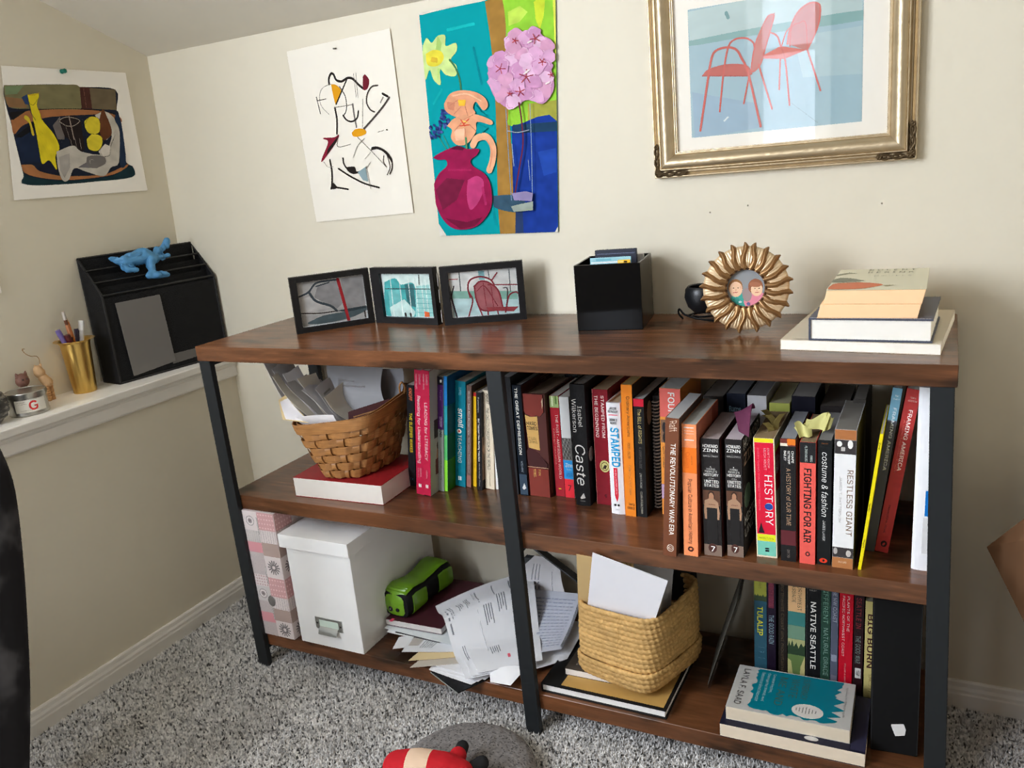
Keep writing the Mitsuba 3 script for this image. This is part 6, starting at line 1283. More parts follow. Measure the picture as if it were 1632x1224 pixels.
# seagrass basket: braided rows
grass = procmat('seagrass', lambda p, n, uv: mix((0.36, 0.20, 0.062), (0.66, 0.42, 0.16), fbm(p.x * 160, p.y * 160, p.z * 160, 3)) * (0.8 + 0.4 * noise(p.x * 25, p.y * 25, p.z * 60)), 0.6, 0.3, lambda p, n, uv: fbm(p.x * 420, p.y * 420, p.z * 420, 2), 0.0012, 5e-4)
t = thing('seagrass_basket', 'square golden seagrass basket of braided rows on the bottom shelf', 'basket')
GBm = [np.array(q) for q in ((.838, .075, .1220), (1.000, .038, .1215), (1.062, .205, .1220), (.900, .250, .1220))]
GTp = [np.array(q) for q in ((.846, .066, .2800), (1.014, .052, .2730), (1.066, .206, .2980), (.894, .235, .3020))]
def gring(s, k, off, pw=6.0):
    th = s * 2 * np.pi - np.pi * .75; c, sn_ = np.cos(th), np.sin(th); e = 2 / pw
    a, b = (np.sign(c) * np.abs(c) ** e + 1) / 2, (np.sign(sn_) * np.abs(sn_) ** e + 1) / 2
    bl = lambda q: q[0] * ((1 - a) * (1 - b))[:, None] + q[1] * (a * (1 - b))[:, None] + q[2] * (a * b)[:, None] + q[3] * ((1 - a) * b)[:, None]
    p = bl(GBm) * (1 - k) + bl(GTp) * k; cen = (sum(GBm) / 4) * (1 - k) + (sum(GTp) / 4) * k; d = p - cen; d[:, 2] = 0; return p + d / np.linalg.norm(d, axis=1, keepdims=True) * off
def braid(k, off, rad, ph):
    n = 420; s = np.linspace(0, 1, n, endpoint=False); V = []
    # even spacing round the outline
    q = gring(s, k, off); L = np.r_[0, np.cumsum(np.linalg.norm(np.diff(np.vstack([q, q[:1]]), axis=0), axis=1))]; s = np.interp(np.linspace(0, L[-1], n, endpoint=False), L, np.r_[s, 1.0]); q = gring(s, k, off)
    cen = q.mean(0); d = q - cen; d[:, 2] = 0; d /= np.linalg.norm(d, axis=1, keepdims=True); i = np.arange(n)
    for a in np.arange(8) * np.pi / 4:
        bump = 1 + .26 * np.sin(i * 2 * np.pi * 62 / n + ph + 2.2 * np.sin(a)); wob = .0006 * np.sin(i * .05 + ph * 3)
        V.append(q + d * (rad * .72 * bump * np.cos(a))[:, None] + np.c_[np.zeros(n), np.zeros(n), rad * 1.06 * np.sin(a) * (1 + .08 * np.sin(i * 2 * np.pi * 62 / n + ph)) + wob])
    V = np.stack(V, 1).reshape(-1, 3); a = np.arange(n); b = (a + 1) % n; F = []
    for j in range(8): l = (j + 1) % 8; F += [np.c_[a * 8 + j, b * 8 + j, b * 8 + l], np.c_[a * 8 + j, b * 8 + l, a * 8 + l]]
    return tm(V, np.vstack(F))
NR = 15
for i in range(NR):
    k = (i + .5) / NR; bulge = .004 * math.sin(math.pi * k) + (.0062 if i < 4 else 0.0) - (.004 if i == 0 else 0)
    obj('braid_row', braid(k, bulge, .0062, i * 1.7), grass, t, True)
q = gring(np.linspace(0, 1, 80, endpoint=False), .03, -.002); V = np.vstack([q, q.mean(0)]); obj('base', tm(V, [[i, (i + 1) % 80, 80] for i in range(80)]), grass, t)
loose('blank bright white card standing tilted at the front of the seagrass basket', [np.array(q) for q in ((.9195, .004, .4290), (1.0520, .030, .3790), (1.0060, .072, .2560), (.8660, .080, .2560))], mat((240, 240, 246), .6), None, name='white_card', cat='card', th=.0016)
loose('tan manila envelope behind the white card in the seagrass basket', [np.array(q) for q in ((.8850, .008, .4190), (.9700, .030, .4020), (.9700, .110, .2400), (.8400, .095, .2400))], mat((206, 176, 124), .7), None, name='envelope', cat='envelope', th=.0012)
loose('small cream card at the right of the white card in the seagrass basket', [np.array(q) for q in ((1.000, .088, .338), (1.024, .094, .332), (1.008, .098, .245), (.985, .092, .245))], mat((222, 212, 200), .7), None, name='cream_card', cat='card', th=.0010)
for i, (a, lb) in enumerate(((0, 'first grey sheet of the bundle at the right in the seagrass basket'), (.012, 'second grey sheet of the bundle at the right in the seagrass basket'), (.024, 'third grey sheet of the bundle at the right in the seagrass basket'), (.036, 'rearmost grey sheet of the bundle at the right in the seagrass basket'))):
    loose(lb, [np.array(q) for q in ((.960 + a * .6, .110 + a, .392 - a * .1), (1.018 + a * .35, .120 + a, .386 - a * .2), (1.006 + a * .25, .118 + a, .240), (.960 + a * .2, .108 + a, .240))], mat((206, 206, 210), .8), bnd(.003, -.005, 0, 1, 1))
t = thing('dark_folder', 'black folder at the back right corner of the seagrass basket', 'folder'); obj('cover', xf(box(0, .115, 0, .004, 0, .150, .0008), frame((.940, .196, .235), (.985, .17, 0), (-.17, .985, 0), (0, 0, 1))), mat((22, 22, 24), .5), t)
# acrylic stand
t = thing('acrylic_stand', 'clear acrylic sign holder leaning between the seagrass basket and the books', 'sign holder')
MA = frame((1.0870, .144, ZB + .0003), (0.955, 0, -.297), (-.11, .993, 0), (.297, 0, .955))
obj('plate', xf(box(0, .0040, 0, .150, 0, .215, .0008), MA), 'clear_plastic', t)
obj('insert', xf(box(-.0022, -.0010, .006, .146, .004, .211), MA), mat((64, 62, 56), .5), t)
# regional books
G3 = 'books on the bottom shelf'
LOW = [
 (1.1690, .0238, (40, 78, 94), [('r', 0, 1, 0, .21, (150, 152, 62)), ('g', [(0, .21), (.1, .195), (.2, .21), (.3, .19), (.42, .21), (.5, .198), (.6, .21), (.72, .188), (.85, .21), (1, .2), (1, .25), (0, .25)], (52, 66, 44)), ('t', 'Dunham', .4, .6, .06, .14, (110, 112, 50)), ('t', 'TULALIP', .24, .70, .30, .56, (214, 206, 60), 1), ('h', 'From My', .3, .85, .66, .675, (70, 110, 126)), ('h', 'Heart', .35, .8, .70, .715, (70, 110, 126)), ('r', .25, .9, .76, .765, (70, 110, 126))], 'blue-green book with yellow lettering and a yellow-green head'),
 (1.1935, .0165, (36, 24, 44), [('r', .15, .8, .03, .30, (98, 40, 58)), ('t', 'SEVENTY TOTAL', .2, .75, .04, .29, (140, 60, 76)), ('t', 'THE GOOD RAIN', .2, .78, .36, .62, (110, 130, 140), 1)], 'dark purple book right of the blue-green one'),
 (1.2150, .0160, (44, 36, 32), [('t', 'Northwest Coast and mountains', .3, .7, .06, .85, (84, 70, 54))], 'dark brown book left of the forest picture spine'),
 (1.2325, .0320, (110, 140, 124), [('r', 0, 1, 0, .30, (222, 178, 128)), ('t', 'NORTHWEST', .56, .78, .045, .285, (80, 70, 56)), ('t', 'PASSAGE', .24, .46, .045, .22, (80, 70, 56)), ('r', 0, 1, .30, .42, (60, 122, 118)), ('r', 0, 1, .42, .54, (110, 142, 118)), ('r', 0, 1, .54, .62, (168, 168, 116)), ('g', [(0, .62), (.08, .56), (.16, .61), (.26, .55), (.36, .61), (.5, .57), (.62, .62), (.78, .57), (.9, .60), (1, .58), (1, .70), (.0, .68)], (44, 62, 42)), ('r', 0, 1, .68, 1, (94, 116, 66)), ('g', [(.0, .72), (.2, .74), (.3, .85), (.1, 1), (0, 1)], (180, 176, 116)), ('g', [(1, .68), (.75, .78), (.62, 1), (1, 1)], (192, 182, 124))], 'book with a painted forest and cream head on its spine'),
 (1.2655, .0265, (28, 28, 30), [('h', 'THRUSH', .2, .7, .085, .10, (150, 146, 140)), ('t', 'NATIVE SEATTLE', .32, .70, .19, .78, (226, 222, 214), 1), ('r', .06, .09, 0, 1, (80, 78, 76))], 'black book with large white capitals in the lower row'),
 (1.2925, .0170, (38, 66, 54), [('t', 'DIFFERENT', .25, .75, .04, .36, (110, 150, 130)), ('t', 'NATURAL GRACE', .3, .8, .40, .82, (120, 150, 136)), ('g', [(.2, .94), (.9, .86), (.95, .88), (.3, .96)], (170, 190, 160))], 'dark green book right of the black one in the lower row'),
 (1.3105, .0128, (84, 88, 104), [('t', 'THE NW COAST', .25, .8, .04, .34, (150, 152, 164), 1), ('r', .1, .9, .62, .68, (140, 144, 160)), ('r', .1, .9, .8, 1, (110, 106, 120))], 'thin grey-blue book left of the bright red guide'),
 (1.3250, .0240, (186, 14, 36), [('t', 'PLANTS OF THE', .56, .74, .10, .40, (236, 200, 196)), ('t', 'PACIFIC NORTHWEST COAST', .22, .40, .10, .62, (236, 200, 196)), ('t', 'POJAR & MACKINNON', .44, .56, .68, .95, (220, 150, 150))], 'bright red field guide in the lower row'),
 (1.3508, .0165, (50, 26, 30), [('t', 'SEATTLE IN', .2, .75, .10, .36, (116, 40, 46), 1), ('t', 'THE GOOD WAR', .2, .75, .42, .66, (104, 112, 106), 1), ('r', .2, .85, .70, .79, (206, 204, 198)), ('h', '40', .35, .7, .72, .77, (40, 40, 40), 1)], 'dark maroon book with a small white square, in the lower row'),
]
for x, w, cov, sp, lb in LOW: book('book', stand(x, .1965, ZB, w, .008), w, .245, .145, cov, (150, 146, 138), False, sp, (), lb, G3)
book('book', stand(1.3700, .1960, ZB, .0175, .006), .0175, .2165, .145, (196, 182, 116), (160, 152, 130), False, [('t', 'BIG BURN', .26, .86, .12, .64, (70, 44, 32), 1), ('t', 'TIMOTHY EGAN', .5, .8, .70, .95, (120, 100, 60))], (), 'pale yellow book with big brown capitals beside the black box file', G3)
# black box file
t = thing('box_file', 'plain black box file with a white tab beside the right post', 'box file')
MF = frame((1.3925, .0675, ZB + .0002), (.995, .07, 0), (-.07, .995, 0), (0, 0, 1))
obj('body', xf(box(0, .0750, 0, .245, 0, .2955, .0015), MF), mat((11, 11, 12), .7, spec=.2), t)
obj('spine_seam', [xf(box(.0008, .0016, -.0006, 0, .004, .292), MF), xf(box(.0735, .0742, -.0006, 0, .004, .292), MF)], mat((40, 40, 42), .6), t)
obj('white_tab', xf(extrude(sg.Polygon([(.030, .062), (.034, .0585), (.052, .0625), (.0555, .052), (.054, .0405), (.039, .0365)]).buffer(-.002).buffer(.002), .0016), MF @ frame((0, -.0002, 0), (1, 0, 0), (0, 0, 1), (0, -1, 0))), mat((226, 224, 222), .4), t)
# two flat books at the front
lying('book', (1.1420, .0135, ZB + .0003), .012, .0275, .246, .160, (34, 34, 56), (222, 206, 184), 'thick dark blue paperback lying lowest at the front right', spine_at='back', top=[(rect(.222, .2455, .004, .156), (44, 44, 66)), (blob(.158, .010, .012, .006), (200, 198, 194))])
t = lying('book', (1.1500, .0290, ZB + .0282), .02, .0270, .212, .136, (190, 188, 182), (214, 200, 178), 'teal and cream paperback with a white seal, lying on the dark blue one', spine_at='back')
p = Paint(); K = K0(1.1500, .0290, ZB + .0553, .02); rr = np.random.default_rng(9)
ed = [(.034 + .008 * rr.uniform(), y) for y in np.linspace(.010, .132, 22)] + [(.17 + .022 * rr.uniform(), y) for y in np.linspace(.134, .012, 24)] + [(x, .002 + .010 * rr.uniform()) for x in np.linspace(.17, .05, 18)]
for i, (g, c) in enumerate([(sg.Polygon(ed).buffer(0), (0, 112, 128)), (sg.Polygon([(.165, .02), (.195, .03), (.178, .04), (.20, .05), (.18, .06), (.198, .075), (.175, .085), (.19, .105), (.165, .11)]), (0, 112, 128)), (blob(.139, .029, .027, .020), (222, 216, 208))]):
    v, f = tri_poly(g); p.add(np.c_[v, np.full(len(v), .0003 + i * .00005)] @ K[:3, :3].T + K[:3, 3], f, c)
p.build('cover_print', t, 'print_satin')
DTEAL = (60, 92, 84)
lettering(t, K, [('LAYLA F. SAAD', .012, .024, .012, .124, (60, 56, 52), 3), ('Combat Racism,', .066, .0725, .062, .122, (170, 206, 210), 3), ('Change the World, and', .056, .0625, .034, .122, (170, 206, 210), 3), ('Become a Good Ancestor', .046, .0525, .030, .122, (170, 206, 210), 3), ('ME AND', .080, .094, .030, .118, DTEAL, 3), ('WHITE', .102, .116, .060, .118, DTEAL, 3), ('SUPREMACY', .122, .134, .060, .124, DTEAL, 3), ('foreword by Robin DiAngelo', .196, .2005, .030, .120, (150, 148, 142), 3)])
p = Paint()
for i in range(7): v, f = tri_poly(sg.box(.119 + .0055 * i, .020 + .002 * abs(i - 3), .121 + .0055 * i, .040 - .002 * abs(i - 3))); p.add(np.c_[v, np.full(len(v), .0006)] @ K[:3, :3].T + K[:3, 3], f, (150, 144, 138))
p.build('seal_text', t)

# ---------------------------------------------------------------- the ledge on the left
ZL = .688
mesh_black = mat((14, 14, 15), .5); wire_black = mat((14, 14, 15), .4)
procmat('wire_mesh', lambda p, n, uv: mix((0.004, 0.004, 0.0045), (0.011, 0.011, 0.012), dr.select(cell_rand(p.x * 500, p.y * 500, p.z * 500) > .5, 1.0, 0.0)), 0.6, 0.15)
t = thing('letter_organizer', 'black wire-mesh letter organizer with three stepped slots on the ledge', 'letter organizer')
og = np.array([-.3400, .0500, ZL]); ga = np.array([.046, .318, 0]); OL = np.linalg.norm(ga); ga /= OL; gb = np.array([-ga[1], ga[0], 0]); MO = frame(og, ga, gb, (0, 0, 1))   # x along the front, y back, z up
DP = .076
side = [(0, 0), (DP, 0), (DP, .312), (0, .222)]
for x in (0.0, OL - .0016): obj('side_panel', xf(extrude(side, .0016), MO @ frame((x, 0, 0), (0, 1, 0), (0, 0, 1), (1, 0, 0))), 'wire_mesh', t)
for y, h in ((.0, .215), (.026, .240), (.051, .268), (DP - .0012, .310)): obj('divider', xf(box(.0016, OL - .0016, y, y + .0012, .004, h), MO), 'wire_mesh', t)
obj('base', xf(box(0, OL, 0, DP, 0, .004), MO), wire_black, t)
ed = []
for x in (.001, OL - .001):
    ed += [tube([(x, y, z) for y, z in side + side[:1]], .0030, 8)]
for y, h in ((.0, .222), (.026, .2525), (.051, .282), (DP, .312)): ed.append(tube([(0, y, h), (OL, y, h)], .0030, 8))
ed.append(tube([(0, 0, .003), (OL, 0, .003)], .0035, 8))
for e in ed: obj('wire_edge', xf(e, MO), wire_black, t, 40)
loose('grey envelope in the front slot of the black letter organizer', [(MO @ np.array([*q, 1]))[:3] for q in ((.028, -.0030, .200), (.150, -.0030, .200), (.158, -.0030, .022), (.036, -.0040, .012))], mat((104, 100, 96), .8), None, name='envelope', cat='envelope', th=.0010, n=2)
loose('lower grey envelope edge at the right in the letter organizer', [(MO @ np.array([*q, 1]))[:3] for q in ((.150, -.0012, .042), (.290, -.0012, .040), (.296, -.0012, .020), (.150, -.0022, .016))], mat((92, 88, 84), .8), None, name='envelope', cat='envelope', th=.0010, n=2)
# crumpled blue glove
t = thing('blue_glove', 'crumpled light blue rubber glove on top of the letter organizer', 'glove')
import manifold3d as m3
def blobs(caps, edge=.004, it=14):
    """One smooth body from capsules (p0, r0, p1, r1)."""
    parts = []
    for p0, r0, p1, r1 in caps:
        a = m3.Manifold.sphere(r0, 20).translate(list(p0)); b = m3.Manifold.sphere(r1, 20).translate(list(p1)); parts.append(m3.Manifold.batch_hull([a, b]))
    u = m3.Manifold.batch_boolean(parts, m3.OpType.Add).refine_to_length(edge); q = u.to_mesh(); m = tm(q.vert_properties[:, :3], q.tri_verts); m.merge_vertices(); trimesh.smoothing.filter_taubin(m, iterations=it); return m
gq = lambda a, b, c: (MO @ np.array([a, b, c, 1]))[:3]
gl = blobs([(gq(.10, .040, .290), .020, gq(.150, .045, .300), .024), (gq(.150, .045, .300), .024, gq(.180, .040, .290), .018), (gq(.080, .045, .297), .011, gq(.105, .035, .283), .016), (gq(.070, .050, .302), .009, gq(.090, .040, .296), .011), (gq(.165, .030, .285), .016, gq(.150, .012, .250), .013), (gq(.150, .012, .250), .013, gq(.190, .008, .246), .010), (gq(.180, .040, .295), .012, gq(.225, .052, .312), .011), (gq(.225, .052, .312), .011, gq(.232, .055, .326), .009), (gq(.19, .030, .288), .009, gq(.215, .035, .292), .008), (gq(.11, .022, .268), .010, gq(.085, .025, .285), .009)], .004, 10)
gv = np.array(gl.vertices); nn_ = trimesh.Trimesh(gv, gl.faces).vertex_normals; gv += nn_ * (.0120 * np.abs(meshkit.noise(gv * 48, 3) * 2 - 1)[:, None] - .0062) + nn_ * (.0006 * (meshkit.noise(gv * 170, 8) - .5)[:, None])
obj('glove', tm(gv, gl.faces), mat((78, 136, 180), .5, spec=.35), t, 35)
# brass pencil cup
t = thing('brass_cup', 'tapered brass cup with a flared lip holding pens on the ledge', 'cup')
cup = np.array([-.3830, -.0170, ZL]); brass = procmat('brass', lambda p, n, uv: mix((0.60, 0.36, 0.085), (0.76, 0.50, 0.15), fbm(p.x * 30, p.y * 30, p.z * 14)), 0.27, 0.5, metallic=0.95)
TC = trimesh.transformations.translation_matrix(cup)
obj('body', xf(lathe([(0, 0), (.0255, 0), (.0265, .0012), (.0335, .120), (.0375, .127), (.0465, .1290), (.0468, .1302), (.0375, .1290), (.0318, .121), (.0250, .003), (0, .003)], 56), TC), brass, t, 35)
def pen(name, label, cat, d0, d1, segs):
    """A pen from foot d0 to tip d1 (offsets from the cup's foot); segs: (from, to, radius, colour, metal)."""
    t = thing(name, label, cat, None); a, b = cup + np.array(d0), cup + np.array(d1)
    for (s0, s1, r0, r1, rgb, me) in segs: obj('barrel' if s0 == 0 else 'section', tube([a + (b - a) * s0, a + (b - a) * s1], [r0, r1], 12), mat(rgb, .3, me), t, 40)
pen('mechanical_pencil', 'black and copper mechanical pencil standing tallest in the brass cup', 'pencil', (-.004, .008, .006), (.006, -.016, .200), [(0, .68, .0042, .0042, (28, 30, 34), 0), (.68, .84, .0044, .0044, (206, 140, 100), .5), (.84, .90, .0040, .0040, (100, 60, 40), .3), (.90, 1, .0042, .0036, (214, 206, 200), .6)])
pen('pencil', 'orange wooden pencil leaning in the brass cup', 'pencil', (.006, .010, .006), (.004, -.010, .186), [(0, .94, .0034, .0034, (176, 96, 40), 0), (.94, 1, .0034, .0008, (210, 170, 120), 0)])
pen('white_marker', 'white marker pen at the right in the brass cup', 'marker', (.002, -.006, .006), (.000, .030, .170), [(0, .86, .0052, .0052, (206, 206, 208), 0), (.86, 1, .0066, .0066, (232, 232, 234), 0)])
pen('purple_eraser', 'flat purple eraser at the left in the brass cup', 'eraser', (.010, -.004, .05), (.000, -.036, .160), [(0, 1, .0062, .0062, (98, 84, 140), 0)])
pen('red_pen', 'dark red pen end low in the brass cup', 'pen', (.010, .004, .006), (.010, -.022, .146), [(0, 1, .0070, .0070, (70, 20, 24), 0)])
pen('dark_pen', 'dark purple pen beside the white marker in the brass cup', 'pen', (-.006, .002, .006), (-.010, .020, .152), [(0, 1, .0060, .0060, (46, 38, 58), 0)])
# candle tin
t = thing('candle_tin', 'round silver candle tin with a white label and red letter on the ledge', 'tin')
tc = np.array([-.3480, -.1850, ZL]); TTn = trimesh.transformations.translation_matrix(tc); tin = mat((176, 174, 168), .28, .95)
obj('body', xf(lathe([(0, 0), (.0395, 0), (.0412, .0015), (.0415, .006), (.0404, .008), (.0404, .040), (.0404, .042), (0, .042)], 64), TTn), tin, t, 35)
obj('lid', xf(lathe([(.0412, .0405), (.0428, .041), (.0430, .0505), (.0418, .0525), (.0395, .0528), (.0385, .0515), (0, .0515)], 64), TTn), tin, t, 35)
p = Paint()
def on_tin(v, f, rgb, r):
    a = v[:, 0] / .0404; p.add(np.c_[r * np.cos(a), r * np.sin(a), v[:, 1]] @ np.eye(3) + tc, f, rgb)
ang0 = -.66
lb0 = sg.box((ang0 - .60) * .0404, .0092, (ang0 + 1.05) * .0404, .0375); v, f = tri_poly(lb0); v, f = refine(v, f, .004); on_tin(v, f, (226, 222, 212), .0407)
ga_ = [(math.cos(q) * .0078, math.sin(q) * .0088) for q in np.linspace(.7, 5.9, 20)]
gcx, gcz = (ang0 + .36) * .0404, .0235
gg = unary_union([sg.LineString([(gcx + a, gcz + b) for a, b in ga_]).buffer(.0020, cap_style=2), sg.box(gcx + .0008, gcz - .0022, gcx + .0085, gcz + .0006), sg.box(gcx + .0058, gcz - .0062, gcx + .0085, gcz)])
v, f = tri_poly(gg); v, f = refine(v, f, .003); on_tin(v, f, (196, 60, 60), .0410)
for zz, x0, x1 in ((.0325, -.45, .0), (.0285, -.4, .05), (.0135, -.35, .6), (.0355, .25, .6)):
    v, f = tri_poly(sg.box((ang0 + x0) * .0404, zz, (ang0 + x1) * .0404, zz + .0010)); v, f = refine(v, f, .003); on_tin(v, f, (176, 170, 160), .0410)
p.build('label', t)
# small animal figures
t = thing('owl_figure', 'tiny round brown clay owl with pointed ears behind the tin', 'figurine')
oc = np.array([-.4060, -.150, ZL + .062]); o1 = blobs([((0, 0, 0), .0150, (0, 0, .004), .0140), ((0, -.009, .011), .005, (0, -.0115, .0195), .0018), ((0, .009, .011), .005, (0, .0115, .0195), .0018)], .0025, 6); o1.apply_translation(oc)
obj('body', o1, mat((104, 70, 58), .7), t, 60)
for dy in (-.005, .005): obj('eye', trimesh.creation.icosphere(2, .0022).apply_translation(oc + [.0138, dy - .002, .005]), mat((60, 40, 34), .4), t, True)
obj('stand', xf(lathe([(.009, 0), (.010, .002), (.006, .006), (.005, .044), (.008, .050), (0, .050)], 16), trimesh.transformations.translation_matrix([oc[0], oc[1], ZL])), mat((120, 96, 70), .7), t, 40)
t = thing('cat_figure', 'small tan clay cat with a wire tail and striped legs behind the tin', 'figurine')
cc0 = np.array([-.4070, -.105, ZL + .066]); c1 = blobs([((0, 0, .004), .0125, (0, -.002, .012), .0100), ((.003, .004, -.010), .011, (.006, .010, -.022), .012), ((0, -.006, .018), .0038, (0, -.008, .0235), .0012), ((0, .005, .018), .0038, (0, .008, .0235), .0012)], .0025, 6); c1.apply_translation(cc0)
obj('body', c1, mat((186, 150, 110), .75), t, 60)
tl = curve([cc0 + np.array(q) for q in ((-.006, .006, .010), (-.008, .012, .030), (-.006, .006, .042), (-.002, -.010, .046), (-.002, -.022, .056), (-.002, -.026, .066), (-.002, -.020, .066))], 6)
obj('tail', tube(tl, .0009, 6), mat((150, 120, 80), .6), t, 40)
for q, (dx, dy) in enumerate(((.004, .016), (.008, .004), (-.008, .012))):
    a = cc0 + np.array([dx, dy, -.020]); lg = lathe([(.0048 + .0011 * (i % 2), -.046 * (1 - i / 16)) for i in range(17)], 12); lg.apply_translation(a + np.array([0, 0, 0])); obj('leg', lg, mat((176, 132, 88), .7), t)
t = thing('dark_pebble_ball', 'dark ridged ball at the far left end of the ledge', 'ball')
db = trimesh.creation.icosphere(4, .0400); dv = np.array(db.vertices); dv *= (1 + .030 * np.sin(dv[:, 2:3] * 520 + 2 * np.sin(dv[:, :1] * 120))); dv[:, 2] *= 1.02; db = tm(dv + [-.3460, -.2740, ZL + .0400], db.faces)
obj('ball', db, procmat('pebble', lambda p, n, uv: mix((0.030, 0.027, 0.024), (0.17, 0.155, 0.135), smoothstep(.45, .7, fbm(p.x * 90, p.y * 90, p.z * 170))), .4, .4), t, True)

# ---------------------------------------------------------------- edges of the view: chair, carton, floor cushion with toy
t = thing('velvet_chair', 'black mottled velvet chair back at the left edge of the photo', 'chair')
velvet = procmat('velvet', lambda p, n, uv: mix((0.012, 0.011, 0.012), (0.065, 0.062, 0.064), smoothstep(.5, .8, fbm(p.x * 22, p.y * 22, p.z * 14, 4))), .9, .15)
ch = np.array([.146, -.542, 0]); ca = np.array([.27, .9629, 0]); cb = np.array([-.9629, .27, 0]); MCh = frame(ch, ca, cb, (0, 0, 1))
half = [(-.085, .22), (-.055, .35), (-.036, .45), (-.019, .55), (-.005, .65), (0, .713), (-.004, .76), (-.013, .79), (-.05, .828), (-.12, .855), (-.18, .865)]
half = [(x + .235, z) for x, z in half]
bo = sg.Polygon(curve(half + [(0, .870)] + [(-x, z) for x, z in half[::-1]], 5))
def pillow(poly, th, n=6):
    m = []; ks = np.linspace(-1, 1, 2 * n + 1)
    rings = [np.array(poly.buffer(-.030 * (1 - math.sqrt(max(0, 1 - k * k))), join_style=1).exterior.coords) for k in ks]
    res = 120; V = []
    for k, r in zip(ks, rings):
        L = np.r_[0, np.cumsum(np.linalg.norm(np.diff(r, axis=0), axis=1))]; s = np.linspace(0, L[-1], res, endpoint=False); st = r.argmin(0)[1]
        q = np.c_[np.interp(s, L, r[:, 0]), np.interp(s, L, r[:, 1])]; i0 = np.argmin(np.hypot(q[:, 0] - (-.1), q[:, 1] - .1)); q = np.roll(q, -i0, 0); V.append(np.c_[q, np.full(res, k * th / 2)])
    V = np.vstack(V); F = []; m_ = 2 * n + 1
    for i in range(m_ - 1):
        for a in range(res): b = (a + 1) % res; F += [[i * res + a, i * res + b, i * res + res + b], [i * res + a, i * res + res + b, i * res + res + a]]
    V = np.vstack([V, V[:res].mean(0), V[-res:].mean(0)]); c = len(V)
    for a in range(res): b = (a + 1) % res; F += [[c - 2, b, a], [c - 1, (m_ - 1) * res + a, (m_ - 1) * res + b]]
    return tm(V, F)
obj('back', xf(pillow(bo, .075), MCh @ frame((-.235, 0, 0), (1, 0, 0), (0, 0, 1), (0, -1, 0))), velvet, t, True)
obj('seat', xf(pillow(sg.box(-.17, -.17, .17, .17).buffer(-.05).buffer(.05), .09), MCh @ frame((-.235, .21, .40), (1, 0, 0), (0, 1, 0), (0, 0, 1))), velvet, t, True)
obj('pedestal', xf(lathe([(.030, .02), (.030, .35), (.08, .36), (0, .36)], 24), MCh @ trimesh.transformations.translation_matrix([-.235, .19, 0])), black_steel, t, 30)
for i in range(5):
    a = i * math.tau / 5 + .3; obj('leg', xf(tube([(0, 0, .05), (.11 * math.cos(a), .11 * math.sin(a), .035), (.20 * math.cos(a), .20 * math.sin(a), .014)], [.020, .016, .012], 8), MCh @ trimesh.transformations.translation_matrix([-.235, .19, 0])), black_steel, t, 40)

t = thing('cardboard_carton', 'brown cardboard box corner jutting in at the right edge of the photo', 'cardboard box')
card = procmat('cardboard', lambda p, n, uv: mix((0.215, 0.108, 0.055), (0.27, 0.145, 0.078), fbm(p.x * 40, p.y * 40, p.z * 12)), .75, .2)
obj('body', box(1.70, 2.05, .02, .34, .0005, .560, .003), card, t)
fl = np.array([(1.5635, .2500, .4125), (1.6440, .175, .5450), (1.705, .060, .5590), (1.705, .060, .180)]); n_ = np.cross(fl[1] - fl[0], fl[3] - fl[0]); n_ /= np.linalg.norm(n_)
obj('flap', trimesh.convex.convex_hull(np.vstack([fl, fl - n_ * .004])), card, t)

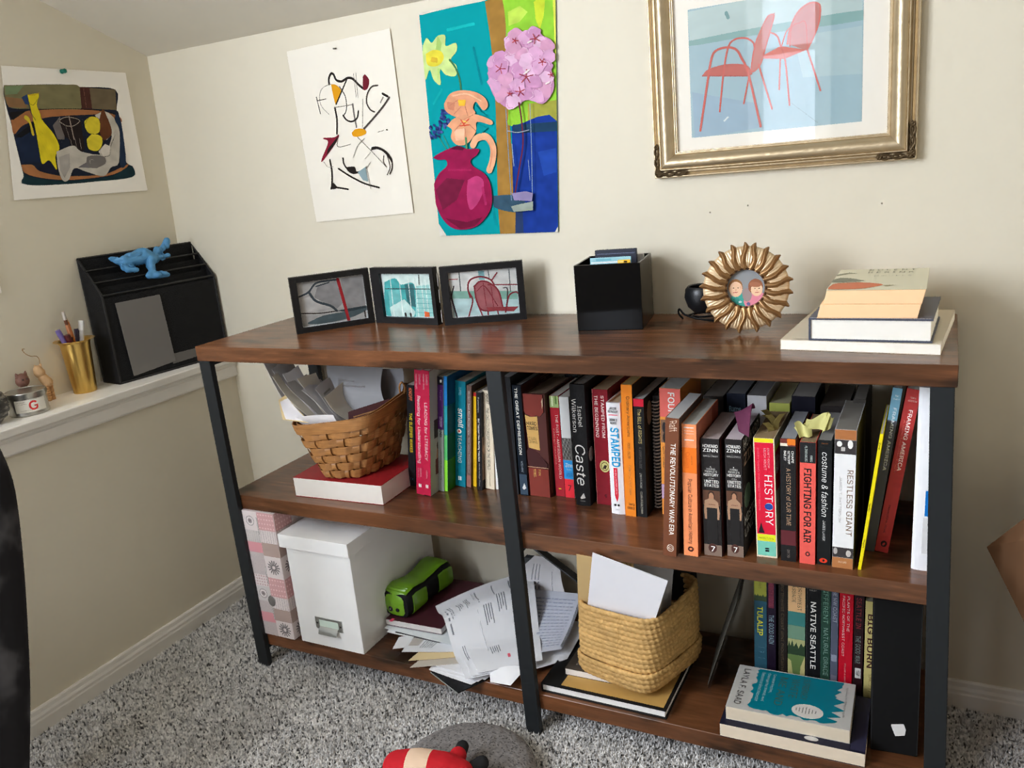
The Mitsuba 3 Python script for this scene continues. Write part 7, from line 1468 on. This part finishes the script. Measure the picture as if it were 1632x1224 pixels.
t = thing('floor_cushion', 'round dark grey speckled plush cushion on the carpet in front of the shelf', 'cushion')
procmat('plush', lambda p, n, uv: mix((0.13, 0.12, 0.116), (0.27, 0.25, 0.24), noise(p.x * 260, p.y * 260, p.z * 150)) * (1.0 - .55 * smoothstep(.86, .90, cell_rand(p.x * 330, p.y * 330, 4))), .95, .05, lambda p, n, uv: fbm(p.x * 200, p.y * 200, p.z * 200, 2), .003, 1e-3)
cp = np.array([.700, -.170, 0.0])
pr = [(0, .052), (.05, .0515), (.09, .049), (.115, .043), (.130, .032), (.1345, .020), (.130, .008), (.12, .0005)]
pr = curve([(a, b) for a, b in pr], 5); cm_ = lathe(pr, 90); cv = np.array(cm_.vertices); cv[:, :2] *= 1 + .012 * (meshkit.noise(np.c_[cv[:, :2] * 60, cv[:, 2:] * 60], 2) - .5)[:, None]; cv[:, 2] += .003 * (meshkit.noise(cv * 160, 5) - .5) * (cv[:, 2] > .004)
obj('body', tm(cv + cp, cm_.faces), 'plush', t, True)
t = thing('plush_doll', 'red and cream plush doll with black feet lying on the floor cushion', 'plush toy')
red = mat((176, 12, 26), .85, sheen=.4); cream = mat((214, 184, 156), .85, sheen=.3); blk = mat((18, 18, 20), .8)
# body lies along its own axis, feet to the right
b0, b1 = np.array([.622, -.262, .082]), np.array([.734, -.237, .082]); ax = (b1 - b0) / np.linalg.norm(b1 - b0); pe = np.array([-ax[1], ax[0], 0])
at = lambda s, e, z: tuple(b0 + ax * s + pe * e + np.array([0, 0, z]))
body = blobs([(at(-.005, 0, 0), .030, at(.035, 0, .002), .035), (at(.035, 0, .002), .035, at(.085, 0, 0), .034), (at(.085, 0, 0), .034, at(.112, 0, -.004), .028)], .006, 8); vb = np.array(body.vertices); sc = (vb - b0) @ ax; fc = body.faces; cs = sc[fc].mean(1)
cut = lambda m, s0, sg_: trimesh.intersections.slice_mesh_plane(m, ax * sg_, b0 + ax * s0)
body = trimesh.Trimesh(vb, fc, process=False); obj('hat', cut(body, .017, -1), red, t, True); obj('face', cut(cut(body, .017, 1), .060, -1), cream, t, True); obj('jacket', cut(body, .060, 1), red, t, True)
lg1 = blobs([(at(.095, .015, 0), .018, at(.098, .040, .004), .016)], .005, 6); obj('trouser_leg', lg1, red, t, True)
obj('boot', blobs([(at(.098, .052, .002), .0130, at(.099, .064, .004), .0120)], .004, 6), blk, t, True)
obj('boot', blobs([(at(.122, .008, -.008), .0145, at(.144, .036, -.004), .0135)], .004, 6), blk, t, True)
